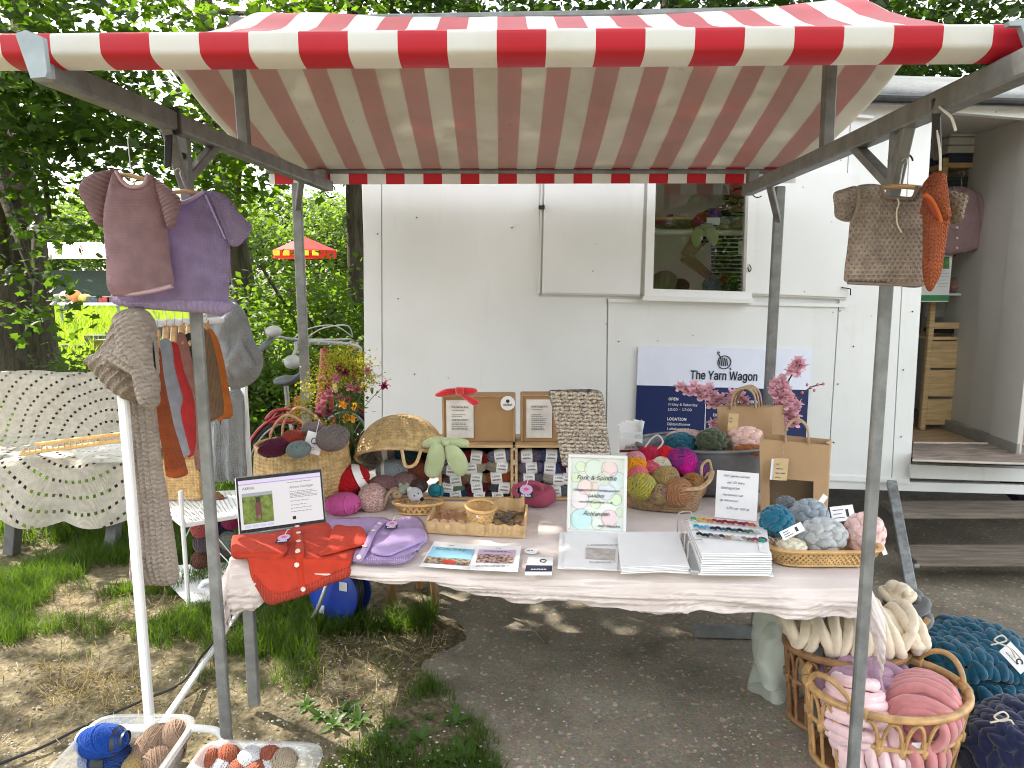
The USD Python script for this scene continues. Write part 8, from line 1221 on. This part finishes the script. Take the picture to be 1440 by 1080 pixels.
for s in (-1, 1): part(PN, 'eye', ellipsoid(hd + (s * .03, -.084, .0), (.011, .007, .008), 2), PAPER); part(PN, 'ear', ellipsoid(hd + (s * .088, .0, -.01), (.012, .02, .03), 2), SKIN)
part(PN, 'nose', hullchain({'a': (hd + (0, -.085, .0), .008), 'b': (hd + (0, -.105, -.03), .012)}, [('a', 'b')]), SKIN, True); part(PN, 'mouth', ellipsoid(hd + (0, -.088, -.058), (.022, .008, .007), 2), pm('lips', (.40, .14, .12), rough=.5))
# door room: rug, shelf unit with drawers and what stands and hangs on it
RG = thing('rug', 'greyish woven rug with fringed ends on the wagon floor at the door', 'rug', V3(2.6, 4.35, ftop)); a4 = [Z(1283, 650, ftop + .004), Z(1480, 656, ftop + .004), Z(1436, 626, ftop + .004), Z(1284, 625, ftop + .004)]
part(RG, 'pile', quad_patch(*a4, 30, 20, lambda u, v: np.stack([0 * u, 0 * u, .006 + .004 * np.sin(u * 20 + v * 6)], -1)), pm('rug_pile', (.30, .24, .20), rough=.95, var=.3, scale=5, bump=.4, bscale=90, stretch=(1, 5, 1)), True); part(RG, 'border', cat(*[tube([p + (0, 0, .01), q + (0, 0, .01)], .007, 6) for p, q in ((a4[0], a4[1]), (a4[3], a4[2]), (a4[1], a4[2]))]), pm('rug_edge', (.55, .50, .44), rough=.95), True); part(RG, 'tassel', ellipsoid(a4[2] + (-.06, -.01, .02), (.03, .02, .02), 1), pm('rug_edge', (.55, .5, .44)), True)
SY = 4.78; LX, RX_ = P(1296, 600, SY)[0], P(1358, 600, SY)[0]; DW = thing('shelving', 'pale pine shelving with three drawers standing inside the wagon door', 'shelving', V3((LX + RX_) / 2, SY, ftop)); zt = P(1370, 222, SY)[2]; pz = lambda y: P(1335, y, SY)[2]
for x in (LX, RX_):
    for y in (SY, SY + .28): part(DW, 'post', box((x, y, (ftop + zt) / 2), (.034, .034, zt - ftop), .003), WOODL, False)
for y0, y1 in ((480, 517), (520, 557), (561, 591)): d_ = part(DW, 'drawer', box(((LX + RX_) / 2, SY - .004, (pz(y0) + pz(y1)) / 2), (RX_ - LX - .036, .02, pz(y0) - pz(y1)), .002), WOODL, False)
part(DW, 'plinth', box(((LX + RX_) / 2, SY, (pz(591) + pz(597)) / 2), (RX_ - LX - .04, .02, .03)), WOODL, False)
for y, th_ in ((476, .02), (414, .015), (232, .03)): part(DW, 'shelf', box(((LX + RX_) / 2, SY + .14, pz(y)), (RX_ - LX - .036, .28, th_), .002), WHITE if y == 414 else WOODL, False)
part(DW, 'rail', box(((LX + RX_) / 2, SY + .0, pz(458)), (RX_ - LX - .036, .018, .04), .002), WOODL, False)
mid = (LX + RX_) / 2; INT = lambda nm, c, sz, m_, lab, ct: solo(nm, box(c, sz, .003), m_, lab, ct, loc=c)
GBX = pm('box_grey_white', (.60, .60, .58), rough=.6, var=.04); zt2 = pz(232) + .015
c = V3(mid + .03, SY + .13, zt2 + .03); INT('folded_cloths', c, (.30, .24, .055), pm('dark_blue_cloth', (.04, .05, .09), rough=.9, var=.5, scale=6, stretch=(1, 1, 14)), 'dark blue folded cloths on top of the pine shelving', 'cloths')
for k in range(3): INT('flat_box', c + (.0, 0, .052 + .05 * k), (.32 - .01 * k, .25, .045), GBX, ['lowest flat grey-white box above the dark blue cloths', 'middle flat grey-white box above the dark blue cloths', 'upper flat grey-white box under the lettered carton'][k], 'box')
q = c + (.0, 0, .245); CT_ = thing('lettered_carton', 'grey-white carton lettered LANG, topmost on the pine shelving', 'carton', q); part(CT_, 'box', box(q, (.33, .26, .12), .004), GBX, False); part(CT_, 'lettering', text('L A N G', .035, q + (.0, -.132, -.018), ux, uz, -uy, .001, True, True), INK, False)
part(DW, 'shelf', box((mid, SY + .14, pz(268)), (RX_ - LX - .03, .28, .02)), WOODL, False); INT('folded_cloths', V3(mid, SY + .14, pz(268) + .05), (.25, .2, .07), pm('grey_blue_cloth', (.07, .08, .10), rough=.9, var=.4, scale=6, stretch=(1, 1, 14)), 'grey-blue folded cloths on the upper shelf, under a white tag', 'cloths')
K_CARD = knit('knit_powder_pink', (.52, .33, .34), .006, .005, var=.06); gy = SY - .12
garment('pink_cardigan', 'powder pink cardigan with buttons on a hanger inside the wagon door', 'cardigan', gy, [('body', [(1322, 270), (1342, 262), (1360, 264), (1376, 275), (1380, 310), (1378, 345), (1372, 352), (1352, 357), (1326, 356), (1322, 320)], gy, .07, K_CARD), ('sleeve', [(1374, 272), (1384, 288), (1388, 320), (1388, 346), (1380, 350), (1377, 320)], gy - .01, .06, K_CARD), ('sleeve', [(1324, 272), (1318, 300), (1314, 340), (1322, 345), (1328, 310)], gy - .01, .06, K_CARD)], extra=[('button', ellipsoid(P(1346, y, gy - .055), (.008, .005, .008), 1), PEARL) for y in (320, 335, 349)] + [('neckband', band([(1340, 263), (1346, 270), (1356, 270), (1362, 265)], gy - .03, .006), wool('wool_powder_pink', (.5, .31, .32)))])
hanger('wooden hanger of the powder pink cardigan inside the wagon', (1336, 264), (1368, 264), gy, (1352, 240), 8)
LFT = P(1325, 390, SY - .10); t = thing('info_poster', 'white information poster with a green band hanging on the shelving', 'poster', LFT); q = lambda a_, b_, c_, d_, k: TM(np.array([P(a_, d_, SY - .1 - k), P(c_, d_, SY - .1 - k), P(c_, b_, SY - .1 - k), P(a_, b_, SY - .1 - k)]), [[0, 1, 2], [0, 2, 3]])
part(t, 'sheet', box(P(1314, 391, SY - .1), (P(1336, 391, SY)[0] - P(1292, 391, SY)[0], .002, P(1314, 358, SY)[2] - P(1314, 424, SY)[2]), 0), PAPER, False); part(t, 'green_band', q(1293, 415, 1334, 423, .003), pm('print_green', (.06, .26, .10), rough=.6), False); part(t, 'green_picture', q(1322, 361, 1335, 378, .003), pm('print_leafy', (.10, .24, .07), rough=.6, var=.5, scale=60), False); part(t, 'print', lines(P(1318, 405, SY - .103), ux, uz, -uy, .07, [.01 + .02 * k for k in range(6)], .0015), GREYP, False)
VZ = P(1346, 412, SY + .12); VZ[2] = pz(414) + .01; t = thing('round_vase', 'dusty pink round vase of dried sprigs on the pine shelving', 'vase', VZ); part(t, 'vase_body', lathe([(0, 0), (.045, 0), (.062, .03), (.062, .06), (.045, .09), (.022, .10), (.02, .11)], 32, VZ), pm('dusty_clay', (.42, .22, .19), rough=.6), True); part(t, 'sprigs', cat([tube(spline([VZ + (0, 0, .1), VZ + (d_ * .4, 0, .2), VZ + (d_, .0, .3)], 8), .002, 5) for d_ in (-.05, -.02, .02, .06)] + [TM(*leaves(VZ + (d_ * .8, 0, .26) + np.random.default_rng(3).normal(0, .025, (20, 3)), .02, 5)) for d_ in (-.05, .0, .05)]), pm('dried_stalk', (.20, .13, .09), rough=.9), False)
INT('card_terminal', V3(mid - .03, SY + .1, pz(466)), (.15, .1, .03), BLACK, 'flat black device on the shelf above the drawers', 'device'); INT('leaning_board', V3(mid + .02, SY + .2, pz(432)), (.19, .01, .16), pm('board_grey', (.42, .43, .44), rough=.6), 'grey board leaning on the shelf under the round vase', 'board'); solo('tape_roll', lathe([(.018, 0), (.032, 0), (.032, .025), (.018, .025), (.018, 0)], 24, V3(RX_ - .06, SY + .06, pz(462)), ux, uz, -uy), pm('yellow_plastic', (.6, .42, .03), rough=.5), 'small yellow tape roll at the right of the shelf above the drawers', 'tape roll', loc=V3(RX_ - .06, SY + .06, pz(462)))

# ================================================================ under and before the table
RL = Z(476, 872, .0); RL = V3(RL[0], RL[1] + .02, .13); t = thing('cable_reel', 'blue cable reel with a steel handle in the grass under the table', 'cable reel', (RL[0], RL[1], 0)); rz = unit((-.35, -.9, .1)); rx_, ry_, _ = frame_of(rz); REELB = pm('reel_blue', (.01, .035, .26), rough=.35, var=.15)
part(t, 'front_disc', lathe([(0, .012), (.09, .012), (.128, .006), (.132, 0), (.128, -.008), (0, -.01)], 40, RL + rz * .04, rx_, ry_, rz), REELB, True); part(t, 'rear_disc', lathe([(0, .01), (.13, .006), (.134, 0), (.13, -.008), (0, -.01)], 40, RL - rz * .07, rx_, ry_, rz), REELB, True); part(t, 'cable', cat([tube([RL + rz * z_ + .105 * (math.cos(k) * rx_ + math.sin(k) * ry_) for k in np.linspace(0, 2 * np.pi, 40)[:-1]], .010, 7, closed=True) for z_ in (.02, .0, -.02, -.04)]), BLACK, True, kind='stuff')
part(t, 'handle', tube(spline([RL + rz * .06 + ry_ * .16 - rx_ * .02, RL + rz * .09 + ry_ * .08, RL + rz * .10 - ry_ * .05 - rx_ * .04, RL + rz * .07 - ry_ * .13 - rx_ * .10], 24), .010, 8), ALU, True)
for a_, b_ in ((.06, .05), (-.06, -.075), (-.05, .085)): part(t, 'sticker', put(trimesh.creation.box((.042, .04, .001)), rx_, ry_, rz, RL + rz * .0535 + rx_ * a_ + ry_ * b_), pm('grey_sticker', (.5, .52, .52), rough=.5, var=.1), False)
WD = Z(582, 852, 0); t = thing('wooden_stool', 'round-legged wooden stool standing in the grass under the table', 'stool', WD + (0, .12, 0)); OAK = pm('oiled_wood', (.36, .20, .075), rough=.5, var=.25, scale=6, stretch=(6, 6, 1)); part(t, 'seat', lathe([(0, .36), (.15, .36), (.16, .375), (.15, .39), (0, .39)], 36, WD + (0, .14, 0)), OAK, True)
for px, py, dx in ((549, 850, -.02), (613, 852, .02), (590, 826, .0)): q = Z(px, py, 0); part(t, 'leg', tube(seg(q, V3(q[0] * .6 + WD[0] * .4, WD[1] + .12, .37), 4), [.018, .02, .022, .024], 10), OAK, True)
# white folding stool frame and shopping bag under the table's left end are the shelf's lower yarn heap
g = np.random.default_rng(44); hp = Z(285, 835, 0) + (0, .15, 0); hp[2] = .09
for k, (dx, dz, col, nm) in enumerate([(-.03, .30, (.10, .05, .04), 'chocolate'), (.05, .32, (.30, .08, .07), 'brick'), (-.02, .24, (.55, .12, .13), 'salmon red'), (.05, .22, (.03, .05, .10), 'midnight blue'), (.10, .26, (.45, .05, .16), 'cerise'), (-.02, .16, (.14, .10, .12), 'aubergine grey'), (.04, .10, (.20, .15, .16), 'mauve grey'), (-.05, .06, (.16, .07, .05), 'russet'), (.10, .16, (.26, .30, .26), 'mint grey'), (.0, .35, (.40, .22, .10), 'tan')]):
    c = hp + (dx, .05 * math.sin(k * 2.3), dz - .02); ball(f'{nm} hank in the heap on the lower shelf behind the left post', c, (.055, .045, .045), col, 800 + k, unit((g.normal(), g.normal(), .3)), 40, 'hanks heaped on the lower white shelf', name='yarn_hank', segs=22)
# clear plastic boxes of yarn in the front left corner
def ybox(label, px4, z, hh, d_): o = np.mean([Z(*q, z) for q in px4], 0); x = unit(Z(*px4[1], z) - Z(*px4[0], z)); y = np.cross(uz, x); a_ = np.linalg.norm(Z(*px4[1], z) - Z(*px4[0], z)); return solo('plastic_box', tub(V3(o[0], o[1], z - hh), a_, d_, hh, x, y, uz, taper=.86, lip=.02), CLEAR, label, 'plastic box', loc=V3(o[0], o[1], 0), smooth=True), V3(o[0], o[1], z - hh), x, y
_, o, x, y = ybox('larger clear plastic box of blue and brown yarn in the front corner', [(68, 1096), (214, 1096), (270, 1014), (128, 1014)], .22, .14, .30)
b_ = lambda px, py, z, rx, ry, col, sd, label, **k: pxball(label, px, py, z, rx, ry, col, sd, group='balls of yarn in the clear plastic boxes', sq=1.25, **k)
b_(143, 1042, .20, 34, 19, (.008, .06, .34), 901, 'royal blue ball with a black band in the larger plastic box', w=.075, n=80, lab=(.062, .014, BLACK)); b_(150, 1066, .13, 38, 18, (.02, .06, .25), 902, 'second royal blue ball low in the larger plastic box', lab=(0, .02, BLACK)); TAU_ = (.33, .22, .155)
for k, (x_, y_, z_, r_) in enumerate([(246, 1033, .18, 17), (221, 1040, .17, 18), (211, 1052, .15, 19), (240, 1056, .14, 17), (225, 1068, .13, 22), (196, 1078, .11, 20), (180, 1054, .11, 13)]): b_(x_, y_, z_, r_ * 1.1, r_, TAU_ if k < 5 else (.50, .36, .16), 903 + k, ['light brown ball at the back right of the larger plastic box', 'light brown ball left of the back right one', 'light brown ball in the middle of the larger plastic box', 'light brown ball behind the front ones', 'big light brown ball at the front of the larger box', 'straw coloured ball at the front of the larger box', 'straw coloured ball beside the blue one'][k], w=.05, n=70)
_, o, x, y = ybox('smaller clear plastic box of terracotta and white-banded yarn', [(262, 1100), (425, 1106), (438, 1060), (286, 1054)], .20, .13, .22)
for k, (x_, y_, c_, lb_) in enumerate([(292, 1068, (.36, .11, .06), 0), (322, 1062, (.36, .11, .06), 0), (352, 1067, (.74, .74, .76), 1), (382, 1062, (.34, .10, .06), 0), (400, 1070, (.44, .36, .26), 0), (286, 1082, (.74, .74, .76), 1), (312, 1080, (.74, .74, .76), 1), (338, 1082, (.36, .11, .06), 0), (378, 1078, (.74, .74, .76), 1), (360, 1086, (.36, .11, .06), 0)]): b_(x_, y_, .16 - .02 * (k > 4), 17, 15, c_, 920 + k, ['terracotta ball at the back left of the smaller plastic box', 'terracotta ball second from the back left of the smaller box', 'white-banded ball at the back of the smaller box', 'dark terracotta ball at the back right of the smaller box', 'sand ball at the right end of the smaller box', 'white-banded ball at the front left of the smaller box', 'white-banded ball second from the front left', 'terracotta ball at the front of the smaller box', 'white-banded ball at the front right of the smaller box', 'terracotta ball at the very front of the smaller box'][k])
solo('cable', tube(spline([Z(-30, 1085, .01), Z(60, 1050, .012), Z(120, 1020, .012), Z(200, 985, .012), Z(255, 960, .02), Z(290, 915, .05), Z(330, 880, .03), Z(420, 868, .02), RL * (1, 1, 0) + (0, 0, .03)], 90), .0055, 7), BLACK, 'black power cable running over the soil to the cable reel', 'cable', smooth=True, loc=Z(120, 1020, 0))
solo('fallen_twig', tube(spline([Z(718, 868, .01), Z(745, 880, .015), Z(768, 905, .01)], 12), .005, 6), STEP, 'dry twig lying on the concrete under the table', 'twig', smooth=True, loc=Z(745, 880, 0))

# ================================================================ behind: bicycle, parasol, far stall and table
BY = 4.7; bp = lambda x, y, d=0.0: P(x, y, BY + d); t = thing('bicycle', 'red bicycle with white front carrier and grey saddle parked beside the wagon', 'bicycle', bp(440, 640) * (1, 1, 0)); BRED = pm('bicycle_red', (.34, .015, .02), rough=.35, var=.1, coat=.4); BWH = pm('bicycle_white', (.36, .36, .35), rough=.4); GSAD = pm('grey_rubber', (.10, .11, .115), rough=.6)
T3 = lambda pts, r, n=30: tube(spline([bp(*p) for p in pts], n), r, 8)
part(t, 'handlebar', T3([(382, 476, -.28), (392, 474, -.2), (410, 477, -.05), (440, 478, .1), (470, 478, .25), (494, 478, .35), (498, 488, .34)], .010), GALV, True); part(t, 'bell', ellipsoid(bp(385, 466, -.28), (.05, .05, .035), 2), BWH, True); part(t, 'grip', T3([(380, 478, -.28), (372, 486, -.34), (364, 492, -.38)], .02), GSAD, True); part(t, 'grip', T3([(494, 480, .35), (497, 486, .3), (497, 492, .26)], .02), GSAD, True)
for dz in ((430, 470, .1), (448, 480, .12)): part(t, 'brake_cable', T3([(dz[0] - 20, 478, 0), (dz[0] + 5, 462, .05), (dz[0] + 40, 458, .1), (496, 474, .3)], .004), pm('grey_cable', (.4, .4, .4)), True)
part(t, 'front_carrier', cat(T3([(408, 514, -.1), (416, 492, -.05), (424, 480, 0), (500, 486, .1), (505, 500, .12)], .011), T3([(430, 482, .3), (504, 484, .4)], .013), *[T3([(434 + 14 * k, 483, .0), (438 + 14 * k, 481, .3)], .008) for k in range(5)]), BWH, True, kind='stuff'); part(t, 'lamp', ellipsoid(bp(412, 509, -.12), (.055, .07, .045), 2), BWH, True)
part(t, 'saddle', pillow(sub([(386, 533), (398, 528), (415, 527), (425, 520), (430, 523), (420, 534), (410, 541), (396, 543), (387, 540)], 50), .14, px_plane(BY - .1), 2.5), GSAD, True); part(t, 'seat_post', T3([(402, 540, -.05), (406, 580, 0), (412, 610, 0)], .016), ALU, True)
part(t, 'frame', cat(T3([(412, 590, 0), (420, 560, 0), (425, 620, 0), (440, 660, 0)], .02), T3([(440, 660, 0), (446, 600, .05), (452, 540, .15), (456, 490, .2)], .026), T3([(425, 612, 0), (450, 600, .1), (452, 560, .15)], .024), T3([(470, 660, .15), (468, 590, .2), (458, 500, .2)], .018)), BRED, True, kind='stuff')
part(t, 'rear_carrier', cat(T3([(374, 590, -.2), (390, 577, -.1), (428, 578, .0), (424, 590, -.1), (376, 594, -.2)], .013), *[T3([(380 + 10 * k, 592 - 1 * k, -.15), (392 + 9 * k, 578, -.05)], .007) for k in range(4)], T3([(378, 594, -.2), (384, 640, -.1)], .010), T3([(424, 585, -.1), (410, 640, -.05)], .010)), BRED, True, kind='stuff')
for (cx, cy, d_), nm in (((400, 655, -.1), 'rear_wheel'), ((480, 655, .25), 'front_wheel')):
    c = bp(cx, cy, d_); c[2] = .34; x_ = unit((.5, .86, 0)); part(t, nm, cat([tube([c + .33 * (math.cos(k) * x_ + math.sin(k) * uz) for k in np.linspace(0, 2 * np.pi, 49)[:-1]], .018, 8, closed=True)]), BLACK, True); part(t, 'rim', tube([c + .305 * (math.cos(k) * x_ + math.sin(k) * uz) for k in np.linspace(0, 2 * np.pi, 49)[:-1]], .010, 7, closed=True), ALU, True); part(t, 'spokes', cat([tube([c, c + .30 * (math.cos(k) * x_ + math.sin(k) * uz)], .0015, 4) for k in np.linspace(0, 2 * np.pi, 25)[:-1]]), ALU, True, kind='stuff'); part(t, 'mudguard', tube([c + .355 * (math.cos(k) * x_ + math.sin(k) * uz) for k in np.linspace(.1, 3.2, 30)], .022, 7, flat=.4), BRED, True)
PR = P(428, 352, 24); t = thing('parasol', 'red market parasol with yellow lettering far behind the bushes', 'parasol', PR * (1, 1, 0)); r_ = 45 * S(428, 350, 24); part(t, 'pole', tube([PR * (1, 1, 0), PR + (0, 0, .4)], .03, 8), WHITE); part(t, 'cover', lathe([(r_, -.25), (r_, 0), (.05, .42), (0, .42)], 8, PR), pm('parasol_red', (.62, .03, .015), rough=.6, transl=.4), False); part(t, 'lettering', cat(text('ola', .3, PR + (-.1, -r_ * .72, .06), ux, unit((0, .5, .4)), unit((0, -.6, .8)), .01, True)) if False else cat(*[box(PR + (-.6 + .3 * k, -r_ * .93, -.10), (.2, .02, .16), 0) for k in range(5)]), pm('print_yellow', (.75, .5, .03)), False, kind='stuff')
FS = P(105, 352, 30); t = thing('far_stall', 'far market stall with a red and white striped roof at the meadow edge', 'market stall', FS * (1, 1, 0)); w2 = 130 * S(105, 350, 30); REDT = pm('tarp_red', (.62, .04, .06), rough=.5, transl=.3); WHT = pm('tarp_white', (.75, .74, .72), rough=.5, transl=.3)
for k in range(8): part(t, 'roof_stripe', quad_patch(*(lambda x0, x1: (FS + (x0, -.6, -.35), FS + (x1, -.6, -.35), FS + (x1, .6, .35), FS + (x0, .6, .35)))(-w2 / 2 + w2 / 8 * k, -w2 / 2 + w2 / 8 * (k + 1)), 2, 2), REDT if k % 2 == 0 else WHT, False)
for x_ in (-.45, .45):
    for y_ in (-.6, .6): part(t, 'post', bar((FS + (x_ * w2, y_, 0)) * (1, 1, 0), FS + (x_ * w2, y_, -.3 if y_ < 0 else .3), .06), GALV, False)
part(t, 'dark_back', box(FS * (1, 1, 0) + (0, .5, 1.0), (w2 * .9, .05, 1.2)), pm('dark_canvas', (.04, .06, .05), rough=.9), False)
FT = P(125, 427, 19); t = thing('far_table', 'far white trestle table in the sunlit meadow', 'table', FT * (1, 1, 0)); L = 110 * S(125, 427, 19); part(t, 'tabletop', box(FT, (L, .8, .06)), WHITE, False)
for x_ in (-.45, .45):
    for y_ in (-.3, .3): part(t, 'leg', bar((FT + (x_ * L, y_, 0)) * (1, 1, 0), FT + (x_ * L, y_, 0), .05), GALV, False)
for k, (px, w_, h_, col, lab) in enumerate([(82, .30, .22, (.15, .2, .12), 'dark green box on the far white table'), (94, .30, .30, (.55, .42, .38), 'pinkish bundle on the far white table'), (106, .32, .32, (.62, .25, .08), 'orange bundle on the far white table'), (120, .3, .22, (.5, .4, .08), 'yellowish bundle on the far white table'), (135, .3, .16, (.06, .08, .10), 'dark crate on the far white table'), (150, .3, .16, (.30, .06, .05), 'dark red crate on the far white table'), (163, .28, .14, (.08, .08, .10), 'black crate at the right of the far white table')]): c = P(px, 425, 19) ; c[2] = FT[2] + .03 + h_ / 2; solo('market_bundle', TM(np.asarray(ellipsoid(c, (w_ / 2, .2, h_ / 2), 2).vertices) if k < 4 else np.asarray(box(c, (w_, .3, h_)).vertices), ellipsoid(c, (1, 1, 1), 2).faces if k < 4 else box(c, (w_, .3, h_)).faces), pm('bundle_%d' % k, col, rough=.9, var=.3), lab, 'bundle', loc=c)
q = P(150, 458, 14); q[2] = 0; t = thing('low_timber_wall', 'low dark timber wall in the grass behind the clothes rack', 'low wall', q); DKT = pm('dark_timber', (.045, .05, .05), rough=.85, var=.3, scale=4)
for k in range(3): part(t, 'timber', box(q + (.3 + .5 * k, 0, .12 + .18 * k), (3.4 - 1.0 * k, .2, .175), .01), DKT, False)
solo('wooden_beam', box(P(240, 452, 12.5) * (1, 1, 0) + (0, 0, .35), (2.6, .15, .18)), pm('mossy_timber', (.14, .12, .03), rough=.9, var=.3), 'long mossy timber beam behind the clothes rack', 'beam', loc=P(240, 452, 12.5) * (1, 1, 0))
